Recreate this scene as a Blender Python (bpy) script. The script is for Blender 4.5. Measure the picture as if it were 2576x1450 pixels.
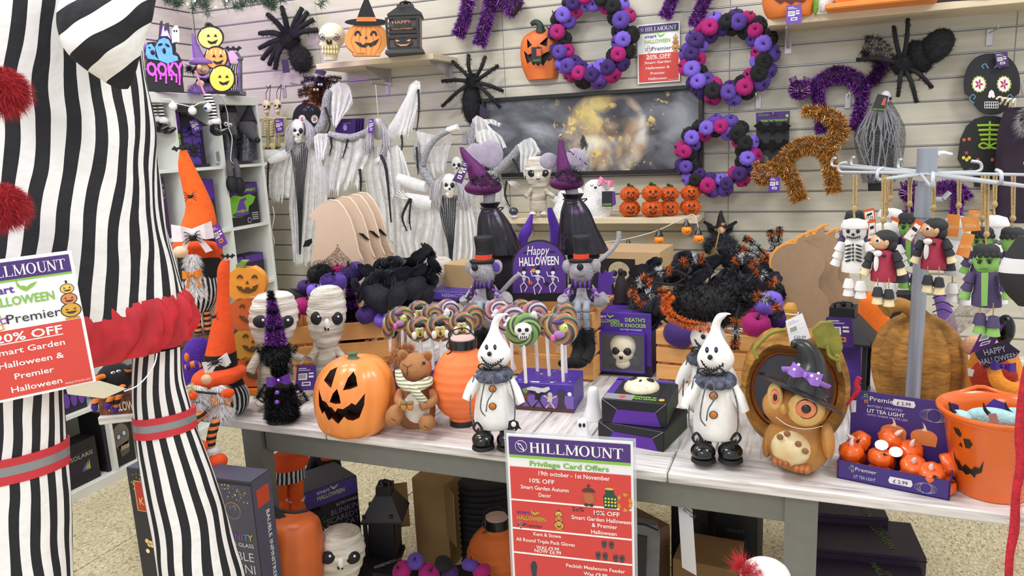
import bpy,bmesh,math,random
import numpy as np
from mathutils import Vector,Matrix,Euler
random.seed(7);rng=np.random.default_rng(7)
for o in list(bpy.data.objects):bpy.data.objects.remove(o)
scene=bpy.context.scene;COL=scene.collection
# camera
F=1900.0;CX,CY=1288.0,725.0
RM=np.array([[0.9281852648,0.0312513990,-0.3708038083],[0.3693869148,-0.1978936065,0.9079600364],[-0.0450046815,-0.9797252016,-0.1952257874]])
CAM=np.array([0.0,0.0,1.52])
cd=bpy.data.cameras.new('camera');cam=bpy.data.objects.new('camera',cd);COL.objects.link(cam)
cd.sensor_fit='HORIZONTAL';cd.sensor_width=36;cd.lens=36*F/2576;cd.clip_start=.05
r_,d_,f_=RM[:,0],RM[:,1],RM[:,2]
cam.matrix_world=Matrix(((r_[0],-d_[0],-f_[0],CAM[0]),(r_[1],-d_[1],-f_[1],CAM[1]),(r_[2],-d_[2],-f_[2],CAM[2]),(0,0,0,1)))
scene.camera=cam
# light
wd=bpy.data.worlds.new('World');scene.world=wd;wd.use_nodes=True
bg=wd.node_tree.nodes['Background'];bg.inputs[0].default_value=(.97,.98,1,1);bg.inputs[1].default_value=1.1
def area(name,loc,rot,sx,sy,e,col=(1,.99,.97)):
 l=bpy.data.lights.new(name,'AREA');l.shape='RECTANGLE';l.size=sx;l.size_y=sy;l.energy=e;l.color=col
 o=bpy.data.objects.new(name,l);o.location=loc;o.rotation_euler=rot;COL.objects.link(o);return o
area('unseen_area_light',(-1.9,.9,4.1),(0.3,-0.1,0),1.0,.6,64)
area('unseen_area_light',(-.8,-2.4,3.7),(0.8,0,.15),1.8,.8,66)  # added fill from the front, lifts the wall and shelf unit
area('unseen_area_light',(-2.8,2.5,4.0),(.2,0,0),1.2,.5,34)
area('unseen_area_light',(1.9,1.4,3.9),(.1,.75,0),1.2,.8,68)  # added side fill from the right, brightens the shelf unit's open face
vs=scene.view_settings;vs.view_transform='Standard';vs.look='None';vs.gamma=1;vs.exposure=-0.25;vs.use_curve_mapping=False
# geometry of the view: pixel + known plane -> point of the place
def ray(x,y):return RM@np.array([x-CX,y-CY,F])
def atY(x,y,Y):r=ray(x,y);return Vector(CAM+r*(Y/r[1]))
def atZ(x,y,Z=.76):r=ray(x,y);return Vector(CAM+r*((Z-CAM[2])/r[2]))
def atX(x,y,X):r=ray(x,y);return Vector(CAM+r*(X/r[0]))
def zd(p):return float(RM[:,2]@(np.array(p)-CAM))
def mpp(p):return zd(p)/F
def proj(p):v=RM.T@(np.array(p)-CAM);return CX+v[0]/v[2]*F,CY+v[1]/v[2]*F
def face(p,off=0):return math.atan2(-p[0],p[1])+math.radians(off)
# materials
def lin(c):c/=255;return c/12.92 if c<=.04045 else((c+.055)/1.055)**2.4
def hx(h):return tuple(lin(int(h[i:i+2],16))for i in(0,2,4))+(1,)
_m={}
def C(h,rough=.6,metal=0,v=.12,vs=14,bump=0,bs=60,emit=0,sheen=0,alpha=1,trans=0,coat=0,key='',stretch=None,h2=None,spec=.5,detail=3,sss=0):
 k=(h,rough,metal,v,vs,bump,bs,emit,sheen,alpha,trans,coat,stretch,h2,spec,sss)
 if k in _m:return _m[k]
 m=bpy.data.materials.new('m_'+h);m.use_nodes=True;nt=m.node_tree;N=nt.nodes;L=nt.links
 b=N['Principled BSDF'];b.inputs['Roughness'].default_value=rough;b.inputs['Metallic'].default_value=metal
 b.inputs['Specular IOR Level'].default_value=spec
 c=hx(h);b.inputs['Base Color'].default_value=c
 if v or bump:
  tc=N.new('ShaderNodeTexCoord');src=tc.outputs['Object']
  if stretch:
   mp=N.new('ShaderNodeMapping');mp.inputs['Scale'].default_value=stretch;L.new(src,mp.inputs[0]);src=mp.outputs[0]
 if v:
  n=N.new('ShaderNodeTexNoise');n.inputs['Scale'].default_value=vs;n.inputs['Detail'].default_value=detail;L.new(src,n.inputs['Vector'])
  r=N.new('ShaderNodeValToRGB');L.new(n.outputs[0],r.inputs[0])
  c2=hx(h2)if h2 else tuple(min(1,x*(1+v))for x in c[:3])+(1,)
  r.color_ramp.elements[0].position=.3;r.color_ramp.elements[1].position=.7
  r.color_ramp.elements[0].color=tuple(x*(1-v)for x in c[:3])+(1,)if not h2 else c;r.color_ramp.elements[1].color=c2
  L.new(r.outputs[0],b.inputs['Base Color'])
  if emit:L.new(r.outputs[0],b.inputs['Emission Color'])
 if bump:
  n2=N.new('ShaderNodeTexNoise');n2.inputs['Scale'].default_value=bs;n2.inputs['Detail'].default_value=3;L.new(src,n2.inputs['Vector'])
  bp=N.new('ShaderNodeBump');bp.inputs['Strength'].default_value=bump;bp.inputs['Distance'].default_value=.004
  L.new(n2.outputs[0],bp.inputs['Height']);L.new(bp.outputs[0],b.inputs['Normal'])
 if emit:b.inputs['Emission Color'].default_value=c;b.inputs['Emission Strength'].default_value=emit
 if sheen:b.inputs['Sheen Weight'].default_value=sheen;b.inputs['Sheen Roughness'].default_value=.4;b.inputs['Sheen Tint'].default_value=tuple(min(1,x*1.4+.1)for x in c[:3])+(1,)
 if trans:b.inputs['Transmission Weight'].default_value=trans
 if coat:b.inputs['Coat Weight'].default_value=coat;b.inputs['Coat Roughness'].default_value=.08
 if sss:b.inputs['Subsurface Weight'].default_value=sss;b.inputs['Subsurface Radius'].default_value=(.01,.008,.006)
 if alpha<1:b.inputs['Alpha'].default_value=alpha
 _m[k]=m;return m
def P(h,rough=.55):return C(h,rough,v=0)
def velvet(h):return C(h,.85,v=.25,vs=60,sheen=.6,bump=.25,bs=300)
def plush(h):return C(h,.95,v=.14,vs=120,sheen=.5,bump=.7,bs=260)
def felt(h):return C(h,.95,v=.08,vs=90,sheen=.25,bump=.35,bs=400)
def plastic(h,r=.3):return C(h,r,v=.04,coat=.3)
def tins(cols,rough=.3,metal=.5):
 """foil or fibre: every strand takes its own shade"""
 k=('tins',)+tuple(cols)+(rough,metal)
 if k in _m:return _m[k]
 m=bpy.data.materials.new('strands_'+cols[0]);m.use_nodes=True;N=m.node_tree.nodes;L=m.node_tree.links;b=N['Principled BSDF'];b.inputs['Roughness'].default_value=rough;b.inputs['Metallic'].default_value=metal
 g=N.new('ShaderNodeNewGeometry');r=N.new('ShaderNodeValToRGB');e=r.color_ramp.elements;n=len(cols);e[0].color=hx(cols[0]);e[1].color=hx(cols[-1])
 for i,c in enumerate(cols[1:-1]):q=e.new((i+1)/(n-1));q.color=hx(c)
 L.new(g.outputs['Random Per Island'],r.inputs[0]);L.new(r.outputs[0],b.inputs['Base Color']);_m[k]=m;return m
def stripes(name,ca,cb,n=1.,axis='UV',ratio=.5,rough=.8,wob=0.,scale=1.,bump=.3):
 m=bpy.data.materials.new(name);m.use_nodes=True;nt=m.node_tree;N=nt.nodes;L=nt.links;b=N['Principled BSDF'];b.inputs['Roughness'].default_value=rough
 tc=N.new('ShaderNodeTexCoord');sp=N.new('ShaderNodeSeparateXYZ');L.new(tc.outputs['UV' if axis=='UV' else 'Object'],sp.inputs[0])
 mu=N.new('ShaderNodeMath');mu.operation='MULTIPLY';mu.inputs[1].default_value=n;L.new(sp.outputs[{'UV':0,'X':0,'Y':1,'Z':2}[axis]],mu.inputs[0])
 ad=N.new('ShaderNodeMath');ad.operation='ADD';L.new(mu.outputs[0],ad.inputs[0]);ad.inputs[1].default_value=0
 if wob:
  nz=N.new('ShaderNodeTexNoise');nz.inputs['Scale'].default_value=scale;L.new(tc.outputs['Object'],nz.inputs['Vector'])
  s2=N.new('ShaderNodeMath');s2.operation='MULTIPLY';s2.inputs[1].default_value=wob;L.new(nz.outputs[0],s2.inputs[0]);L.new(s2.outputs[0],ad.inputs[1])
 fr=N.new('ShaderNodeMath');fr.operation='FRACT';L.new(ad.outputs[0],fr.inputs[0])
 lt=N.new('ShaderNodeMath');lt.operation='LESS_THAN';lt.inputs[1].default_value=ratio;L.new(fr.outputs[0],lt.inputs[0])
 mx=N.new('ShaderNodeMix');mx.data_type='RGBA';L.new(lt.outputs[0],mx.inputs[0]);mx.inputs[6].default_value=hx(ca);mx.inputs[7].default_value=hx(cb);L.new(mx.outputs[2],b.inputs['Base Color'])
 if bump:
  n2=N.new('ShaderNodeTexNoise');n2.inputs['Scale'].default_value=30;L.new(tc.outputs['Object'],n2.inputs['Vector']);bp=N.new('ShaderNodeBump');bp.inputs['Strength'].default_value=bump;bp.inputs['Distance'].default_value=.01;L.new(n2.outputs[0],bp.inputs['Height']);L.new(bp.outputs[0],b.inputs['Normal'])
 return m
def netmat(h,alpha=.6,scale=120,rough=.9,lo=.42,hi=.6):
 """gauze: real see-through weave, opacity broken by noise"""
 k=('net',h,alpha,scale)
 if k in _m:return _m[k]
 m=bpy.data.materials.new('gauze_'+h);m.use_nodes=True;nt=m.node_tree;N=nt.nodes;L=nt.links;N.remove(N['Principled BSDF']);out=N['Material Output']
 df=N.new('ShaderNodeBsdfDiffuse');df.inputs[0].default_value=hx(h);tl=N.new('ShaderNodeBsdfTranslucent');tl.inputs[0].default_value=hx(h);ad=N.new('ShaderNodeMixShader');ad.inputs[0].default_value=.45;L.new(df.outputs[0],ad.inputs[1]);L.new(tl.outputs[0],ad.inputs[2])
 tr=N.new('ShaderNodeBsdfTransparent');mx=N.new('ShaderNodeMixShader');L.new(tr.outputs[0],mx.inputs[1]);L.new(ad.outputs[0],mx.inputs[2]);L.new(mx.outputs[0],out.inputs[0])
 tc=N.new('ShaderNodeTexCoord');n=N.new('ShaderNodeTexNoise');n.inputs['Scale'].default_value=scale;n.inputs['Detail'].default_value=4;L.new(tc.outputs['Object'],n.inputs['Vector'])
 r=N.new('ShaderNodeMapRange');r.inputs[1].default_value=lo;r.inputs[2].default_value=hi;r.inputs[3].default_value=max(0,alpha-.3);r.inputs[4].default_value=min(1,alpha+.25);L.new(n.outputs[0],r.inputs[0]);L.new(r.outputs[0],mx.inputs[0])
 _m[k]=m;return m
# mesh builder
def RX(a):return Matrix.Rotation(math.radians(a),3,'X')
def RY(a):return Matrix.Rotation(math.radians(a),3,'Y')
def RZ(a):return Matrix.Rotation(math.radians(a),3,'Z')
def smooth_path(pts,n=4):
 pts=[Vector(p)for p in pts]
 if len(pts)<3:return pts
 out=[]
 for i in range(len(pts)-1):
  p0=pts[max(0,i-1)];p1=pts[i];p2=pts[i+1];p3=pts[min(len(pts)-1,i+2)]
  for k in range(n):
   t=k/n;out.append(.5*((2*p1)+(p2-p0)*t+(2*p0-5*p1+4*p2-p3)*t*t+(3*p1-p0-3*p2+p3)*t**3))
 out.append(pts[-1]);return out
class MB:
 def __init__(s):s.v=[];s.f=[];s.uv={}
 def add(s,vs,fs,M=None,c=None):
  n=len(s.v)
  for p in vs:
   p=Vector(p)
   if M is not None:p=M@p
   if c is not None:p=p+Vector(c)
   s.v.append(p[:])
  s.f+=[[i+n for i in f]for f in fs];return s
 def box(s,c,sz,R=None,bev=0):
  x,y,z=[a/2 for a in sz]
  if bev:
   b=min(bev,x*.49,y*.49,z*.49);vs=[];fs=[]
   for sx in(-1,1):
    for sy in(-1,1):
     for sz_ in(-1,1):vs+=[(sx*x,sy*(y-b),sz_*(z-b)),(sx*(x-b),sy*y,sz_*(z-b)),(sx*(x-b),sy*(y-b),sz_*z)]
   I=lambda i,j,k,a:((i*2+j)*2+k)*3+a
   for i in(0,1):fs.append([I(i,0,0,0),I(i,1,0,0),I(i,1,1,0),I(i,0,1,0)][::(1 if i else-1)])
   for j in(0,1):fs.append([I(0,j,0,1),I(1,j,0,1),I(1,j,1,1),I(0,j,1,1)][::(-1 if j else 1)])
   for k in(0,1):fs.append([I(0,0,k,2),I(1,0,k,2),I(1,1,k,2),I(0,1,k,2)][::(1 if k else-1)])
   for i in(0,1):
    for j in(0,1):
     q=[I(i,j,0,0),I(i,j,1,0),I(i,j,1,1),I(i,j,0,1)];fs.append(q if i!=j else q[::-1])
   for i in(0,1):
    for k in(0,1):
     q=[I(i,0,k,0),I(i,1,k,0),I(i,1,k,2),I(i,0,k,2)];fs.append(q if i==k else q[::-1])
   for j in(0,1):
    for k in(0,1):
     q=[I(0,j,k,1),I(1,j,k,1),I(1,j,k,2),I(0,j,k,2)];fs.append(q if j!=k else q[::-1])
   for i in(0,1):
    for j in(0,1):
     for k in(0,1):
      q=[I(i,j,k,0),I(i,j,k,1),I(i,j,k,2)];fs.append(q if(i+j+k)%2==1 else q[::-1])
   return s.add(vs,fs,R,c)
  vs=[(i*x,j*y,k*z)for i in(-1,1)for j in(-1,1)for k in(-1,1)]
  return s.add(vs,[(0,1,3,2),(4,6,7,5),(0,4,5,1),(2,3,7,6),(0,2,6,4),(1,5,7,3)],R,c)
 def lathe(s,prof,seg=20,c=(0,0,0),R=None,lobes=0,amp=0,sx=1,sy=1,fn=None,p=1.0,ph=0):
  vs=[];fs=[]
  for r,z in prof:
   for i in range(seg):
    a=2*math.pi*i/seg;k=1
    if lobes:k=1-amp*(1-abs(math.cos(lobes*(a+ph)/2))**p)
    q=Vector((math.cos(a)*r*k*sx,math.sin(a)*r*k*sy,z))
    if fn:q=Vector(fn(q))
    vs.append(q)
  m=len(prof)
  for j in range(m-1):
   for i in range(seg):a=j*seg+i;b=j*seg+(i+1)%seg;fs.append((a,b,b+seg,a+seg))
  fs.append(list(range(seg))[::-1]);fs.append([(m-1)*seg+i for i in range(seg)])
  return s.add(vs,fs,R,c)
 def ell(s,c,r,R=None,seg=16,rings=10,lobes=0,amp=0,e=1.0,fn=None):
  if not hasattr(r,'__len__'):r=(r,r,r)
  prof=[]
  for k in range(rings+1):
   t=-math.pi/2+math.pi*k/rings;ct=max(.002,math.cos(t));st=math.sin(t)
   prof.append((ct**e,math.copysign(abs(st)**e,st)))
  g=(lambda q:fn((q[0]*r[0],q[1]*r[1],q[2]*r[2])))if fn else(lambda q:(q[0]*r[0],q[1]*r[1],q[2]*r[2]))
  return s.lathe(prof,seg,c,R,lobes,amp,fn=g)
 def tube(s,pts,r,seg=8,sm=0,flat=1.,lobes=0):
  pts=smooth_path(pts,sm)if sm else[Vector(p)for p in pts]
  n=len(pts);rs=r if hasattr(r,'__len__')else[r]*n
  if len(rs)!=n:rs=list(np.interp(np.linspace(0,1,n),np.linspace(0,1,len(rs)),rs))
  vs=[];fs=[];nrm=None
  for i,p in enumerate(pts):
   t=(pts[min(i+1,n-1)]-pts[max(i-1,0)]);t=t.normalized()if t.length>1e-9 else Vector((0,0,1))
   if nrm is None:nrm=t.cross(Vector((0,1,0))if abs(t.y)<.9 else Vector((1,0,0))).normalized()
   else:
    nrm=nrm-t*nrm.dot(t);nrm=nrm.normalized()if nrm.length>1e-6 else t.orthogonal().normalized()
   b=t.cross(nrm)
   for k in range(seg):a=2*math.pi*k/seg;vs.append(p+(nrm*math.cos(a)+b*math.sin(a)*flat)*rs[i])
  for j in range(n-1):
   for i in range(seg):a=j*seg+i;bb=j*seg+(i+1)%seg;fs.append((a,bb,bb+seg,a+seg))
  fs.append(list(range(seg))[::-1]);fs.append([(n-1)*seg+i for i in range(seg)])
  return s.add(vs,fs)
 def prism(s,poly,y0,y1,M=None,c=None):
  """polygon in x,z pulled through y0 (front) .. y1"""
  n=len(poly);A=sum(poly[i][0]*poly[(i+1)%n][1]-poly[(i+1)%n][0]*poly[i][1]for i in range(n))
  if A<0:poly=poly[::-1]
  vs=[(x,y0,z)for x,z in poly]+[(x,y1,z)for x,z in poly]
  return s.add(vs,[list(range(n)),[n+i for i in range(n)][::-1]]+[(i,i+n,(i+1)%n+n,(i+1)%n)for i in range(n)],M,c)
 def grid(s,P_,close=False,uv=None):
  """P_[j][i] rows of points"""
  n=len(s.v);m=len(P_);k=len(P_[0])
  for row in P_:s.v+=[tuple(p)for p in row]
  for j in range(m-1):
   for i in range(k if close else k-1):
    a=n+j*k+i;b=n+j*k+(i+1)%k
    if uv:s.uv[len(s.f)]=[uv[j][i],uv[j][i+1],uv[j+1][i+1],uv[j+1][i]]
    s.f.append([a,b,b+k,a+k])
  return s
 def blades(s,pts,nrm,ln,w,spread=.8,droop=0):
  """tinsel or fur: thin triangles standing on points"""
  pts=np.asarray(pts);nrm=np.asarray(nrm);n=len(pts)
  d=nrm+rng.normal(0,spread,(n,3));d/=np.linalg.norm(d,axis=1)[:,None]+1e-9
  sd=np.cross(d,rng.normal(0,1,(n,3)));sd/=np.linalg.norm(sd,axis=1)[:,None]+1e-9
  L_=ln*(.55+.75*rng.random((n,1)));tip=pts+d*L_;tip[:,2]-=droop*L_[:,0]
  V=np.stack([pts-sd*w/2,pts+sd*w/2,tip+sd*w*.2],1).reshape(-1,3);o=len(s.v)
  s.v+=[tuple(x)for x in V.tolist()];s.f+=[[o+3*i,o+3*i+1,o+3*i+2]for i in range(n)];return s
 def tinsel_path(s,path,rs,n,ln,w,spread=.8,droop=0):
  path=smooth_path(path,4);A=np.array([p[:]for p in path]);m=len(A)
  rs=np.interp(np.linspace(0,1,m),np.linspace(0,1,len(rs)),rs)if hasattr(rs,'__len__')else np.full(m,rs)
  t=rng.random(n)*(m-1.001);i=t.astype(int);u=(t-i)[:,None];p=A[i]*(1-u)+A[i+1]*u;T_=A[i+1]-A[i]
  N_=np.cross(T_,rng.normal(0,1,(n,3)));N_/=np.linalg.norm(N_,axis=1)[:,None]+1e-9
  return s.blades(p+N_*rs[i][:,None]*.9,N_,ln,w,spread,droop)
 def tinsel_ell(s,c,r,n,ln,w,spread=.8,droop=0,R=None,zmin=-1,zmax=1):
  N_=rng.normal(0,1,(n,3));N_/=np.linalg.norm(N_,axis=1)[:,None];N_=N_[(N_[:,2]>=zmin)&(N_[:,2]<=zmax)]
  p=N_*np.array(r);q=N_/np.array(r);q/=np.linalg.norm(q,axis=1)[:,None]
  if R is not None:m=np.array(R);p=p@m.T;q=q@m.T
  return s.blades(p+np.array(c),q,ln,w,spread,droop)
 def build(s,name,mat,parent=None,smooth=True,world=False,loc=None,rot=None,ang=None):
  me=bpy.data.meshes.new(name);off=parent.location if(world and parent)else None
  vs=[(x-off[0],y-off[1],z-off[2])for x,y,z in s.v]if off is not None else s.v
  me.from_pydata(vs,[],s.f);me.materials.append(mat)
  if s.uv:
   u=me.uv_layers.new(name='UV').data
   for pi,co in s.uv.items():
    for li,q in zip(me.polygons[pi].loop_indices,co):u[li].uv=q
  o=bpy.data.objects.new(name,me);COL.objects.link(o)
  if smooth:
   me.shade_smooth()
   if ang!=0:me.set_sharp_from_angle(angle=math.radians(ang or 45))
  if parent:o.parent=parent
  if loc is not None:o.location=loc
  if rot is not None:o.rotation_euler=rot
  return o
def tag(o,label,cat,group=None,kind=None):
 o['label']=label;o['category']=cat
 if group:o['group']=group
 if kind:o['kind']=kind
 return o
def T(name,label,cat,loc=(0,0,0),rz=0,group=None,rot=None,s=1):
 o=bpy.data.objects.new(name,None);COL.objects.link(o);o.empty_display_size=.05
 o.location=loc;o.rotation_euler=rot or(0,0,rz);o.scale=(s,s,s);return tag(o,label,cat,group)
def S(o):o['kind']='structure';return o
def copy_tree(o,parent=None):
 c=o.copy();COL.objects.link(c);c.parent=parent
 for ch in list(o.children):copy_tree(ch,c)
 return c
def inst(o,name,parent,loc=None,rot=None,scale=None):
 c=bpy.data.objects.new(name,o.data if hasattr(o,'data')else o);COL.objects.link(c);c.parent=parent
 if loc is not None:c.location=loc
 if rot is not None:c.rotation_euler=rot
 if scale is not None:c.scale=scale if hasattr(scale,'__len__')else(scale,)*3
 return c
# lettering and flat print
_t={}
def txt(parent,s,h,loc,mat,rot=(90,0,0),bold=0,align='CENTER',width=None,name='lettering',shear=0,ext=.0004):
 k=(s,round(bold,4),shear)
 if k not in _t:
  cu=bpy.data.curves.new('text','FONT');cu.body=s;cu.size=1;cu.resolution_u=2;cu.offset=bold;cu.shear=shear;cu.align_x='LEFT'
  ob=bpy.data.objects.new('text',cu);me=bpy.data.meshes.new_from_object(ob);bpy.data.objects.remove(ob)
  xs=[v.co.x for v in me.vertices]or[0];_t[k]=(me,min(xs),max(xs))
 me0,a,b=_t[k];me=me0.copy();me.materials.clear();me.materials.append(mat)
 sy=h/.72;sx=sy if width is None else width/(b-a)
 dx={'CENTER':-(a+b)/2,'LEFT':-a,'RIGHT':-b}[align]
 for v in me.vertices:v.co.x=(v.co.x+dx)*sx;v.co.y*=sy
 o=bpy.data.objects.new(name,me);COL.objects.link(o);o.parent=parent;o.location=loc;o.rotation_euler=[math.radians(x)for x in rot];return o
def flat(parent,poly,y,mat,name='print',th=.0005):return MB().prism(poly,y-th,y).build(name,mat,parent,smooth=False)
def rect(x0,z0,x1,z1):return[(x0,z0),(x1,z0),(x1,z1),(x0,z1)]
def disc(cx,cz,rx,rz=None,n=20,a0=0,a1=360):
 rz=rz or rx;full=a1-a0>=360
 return[(cx+rx*math.cos(math.radians(a0+(a1-a0)*i/(n if full else n-1))),cz+rz*math.sin(math.radians(a0+(a1-a0)*i/(n if full else n-1))))for i in range(n)]
def decal(parent,poly,surf,mat,off=.001,name='marking',cuts=2):
 """a printed mark that follows a rounded surface y = surf(x, z)"""
 bm=bmesh.new();vs=[bm.verts.new((x,0,z))for x,z in poly];bm.faces.new(vs)
 bmesh.ops.triangulate(bm,faces=bm.faces[:])
 if cuts:bmesh.ops.subdivide_edges(bm,edges=bm.edges[:],cuts=cuts,use_grid_fill=True)
 for v in bm.verts:v.co.y=surf(v.co.x,v.co.z)-off
 bmesh.ops.recalc_face_normals(bm,faces=bm.faces[:]);me=bpy.data.meshes.new(name);bm.to_mesh(me);bm.free();me.materials.append(mat);me.shade_smooth()
 o=bpy.data.objects.new(name,me);COL.objects.link(o);o.parent=parent;return o
def carve(o,polys,y0,y1,mat):
 """cut face holes with real depth into a solid; the cut walls take mat"""
 b=MB()
 for p in polys:b.prism(p,y0,y1)
 cu=b.build('cutter',mat,None,smooth=False);md=o.modifiers.new('b','BOOLEAN');md.object=cu;md.operation='DIFFERENCE';md.solver='EXACT'
 md.material_mode='TRANSFER'
 bpy.context.view_layer.update();pm,pl=o.parent,o.matrix_local.copy();o.parent=None;o.matrix_local=Matrix.Identity(4);bpy.context.view_layer.update()
 me=bpy.data.meshes.new_from_object(o.evaluated_get(bpy.context.evaluated_depsgraph_get()));o.modifiers.clear();old=o.data;o.data=me;me.name=old.name
 bpy.data.objects.remove(cu);o.parent=pm;o.matrix_local=pl;me.shade_smooth();me.set_sharp_from_angle(angle=math.radians(40));return o
def bez(p0,p1,p2,n=8):return[tuple((1-t)**2*a+2*t*(1-t)*b+t*t*c for a,b,c in zip(p0,p1,p2))for t in[i/n for i in range(n+1)]]
def px_path(pts,Y):
 return[atY(p[0],p[1],Y+(p[2]if len(p)>2 else 0))for p in pts]
# the setting
WY=4.0
def floor_mat():
 m=bpy.data.materials.new('vinyl_floor');m.use_nodes=True;nt=m.node_tree;N=nt.nodes;L=nt.links;b=N['Principled BSDF'];b.inputs['Roughness'].default_value=.38
 tc=N.new('ShaderNodeTexCoord');mp=N.new('ShaderNodeMapping');mp.inputs['Scale'].default_value=(1,.55,1);mp.inputs['Rotation'].default_value=(0,0,.5);L.new(tc.outputs['Object'],mp.inputs[0])
 n=N.new('ShaderNodeTexNoise');n.inputs['Scale'].default_value=150;n.inputs['Detail'].default_value=5;L.new(mp.outputs[0],n.inputs['Vector'])
 r=N.new('ShaderNodeValToRGB');e=r.color_ramp.elements;e[0].position=.33;e[0].color=hx('8f8263');e[1].position=.66;e[1].color=hx('efe6cc')
 q=r.color_ramp.elements.new(.46);q.color=hx('cfc29d');q=r.color_ramp.elements.new(.58);q.color=hx('d6caa6');L.new(n.outputs[0],r.inputs[0]);L.new(r.outputs[0],b.inputs['Base Color']);return m
FM=floor_mat()
fl=S(MB().box((-.8,2,-.02),(7,7,.03)).build('floor',C('9a8e6e'),smooth=False));fl['label']='beige speckled vinyl tiled floor'
tile=MB().box((0,0,0),(.908,.908,.006),bev=.0012).build('tile',FM,fl,smooth=False);first=True
for i in range(7):
 for j in range(7):
  p=(-3.9+i*.912,-.75+j*.912,0)
  if first:tile.location=p;first=False
  else:inst(tile,'tile',fl,p)
SLAT=C('c4bfae',.5,v=.05,vs=6,bump=.05,bs=40,stretch=(.6,1,9),h2='cfcabb')
GROOVE=C('8f9096',.7,v=.05);ALU=C('c9c8cc',.32,metal=.75,v=.03)
wb=S(MB().box((-.88,WY+.022,1.4),(5.8,.03,2.9)).build('wall_back',GROOVE,smooth=False));wb['label']='cream slatted display wall with metal-lipped grooves'
wl=S(MB().box((-3.79,2.2,1.4),(.02,3.6,2.9)).build('wall_left',GROOVE,smooth=False));wl['label']='cream slatted side wall behind the cube shelves'
xs=[-3.76,-2.82,-1.62,-.42,.78,1.98];sm={}
for r in range(0,28):
 z=.1+.1*r+.05-.004
 for i in range(5):
  if r<4 and i in(1,2):continue
  w=xs[i+1]-xs[i]-.002
  k=round(w,3)
  if k not in sm:sm[k]=MB().box((0,0,0),(w,.02,.092),bev=.0025).build('slat',SLAT,wb,smooth=False);sm[k].location=((xs[i]+xs[i+1])/2,WY+.01,z)
  else:inst(sm[k],'slat',wb,((xs[i]+xs[i+1])/2,WY+.01,z))
 if r==0:al=MB().box((0,0,0),(5.74,.008,.002)).build('groove_lip',ALU,wb,smooth=False);al.location=(-.89,WY+.005,.098+.1*r)
 else:inst(al,'groove_lip',wb,(-.89,WY+.005,.098+.1*r))
 if r>14:
  for i,(a,b)in enumerate(((.4,1.6),(1.6,2.8),(2.8,4.0))):
   if r==15 and i==0:sl=MB().box((0,0,0),(.02,1.198,.092),bev=.0025).build('slat',SLAT,wl,smooth=False);sl.location=(-3.77,(a+b)/2,z)
   else:inst(sl,'slat',wl,(-3.77,(a+b)/2,z))
# wall shelves
BIRCH=C('d8c9ab',.5,v=.06,vs=8,stretch=(1,6,6));STEEL=C('b9b6bb',.35,metal=.7,v=.03)
def wall_shelf(label,x0,x1,z,depth,bx,th=.03,glass=False):
 t=T('wall_shelf',label,'shelf',((x0+x1)/2,WY,z-th))
 MB().box((0,-depth/2,th/2),(x1-x0,depth,th),bev=.002).build('shelf_board',BIRCH,t,smooth=False)
 for x in bx:
  x-=(x0+x1)/2
  b=MB().prism([(0,0),(-depth*.85,0),(-depth*.85,-.012),(-.02,-.075),(0,-.075)],-.005,.005,M=RZ(90));b.box((0,-.003,-.05),(.03,.006,.1));b.build('bracket',STEEL,t,smooth=False,loc=(x,0,0))
 return t
wall_shelf('short birch wall shelf holding the skull, pumpkin and black lantern',-2.64,-1.9,1.975,.3,(-2.35,-1.95))
wall_shelf('long birch wall shelf at top right above the black spider',-.225,1.4,1.985,.3,(-.15,.95))
wall_shelf('low birch wall shelf holding mummy, ghost plushes and tinsel pumpkins',-1.62,-.535,1.1,.28,(-1.5,-.6))
# white cube shelf unit along the left wall
WHITE=C('e4e6e1',.45,v=.03);WHITEIN=C('d9dbd6',.5,v=.03)
XU,YU,HU,DU=-3.045,3.67,1.82,.39;LU=.024+.315*6;CELL=(HU-.05*2-.016*4)/5
ug=T('cube_shelf_unit','tall white cube shelf unit packed with boxed halloween goods','shelf unit',(XU-DU/2,YU-LU/2,0))
def zsh(k):return .05+k*(CELL+.016)
PU=.315
def ysh(k):return YU-.02-k*PU
for nm,z in(('bottom_board',.025),('top_board',HU-.025)):MB().box((0,0,z),(DU,LU,.05),bev=.002).build(nm,WHITE,ug,smooth=False)
for s in(-1,1):MB().box((0,s*(LU/2-.01),HU/2),(DU,.02,HU-.1),bev=.002).build('side_panel',WHITE,ug,smooth=False)
MB().box((-DU/2+.004,0,HU/2),(.006,LU-.04,HU-.1)).build('back_board',WHITEIN,ug,smooth=False)
for k in range(1,5):
 MB().box((0,0,zsh(k)-.008),(DU-.002,LU-.04,.016)).build('shelf_board',WHITE,ug,smooth=False)
for k in range(1,6):
 for r in range(5):MB().box((0,ysh(k)+.008-(YU-LU/2),zsh(r)+CELL/2),(DU-.002,.016,CELL)).build('divider',WHITE,ug,smooth=False)
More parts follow.
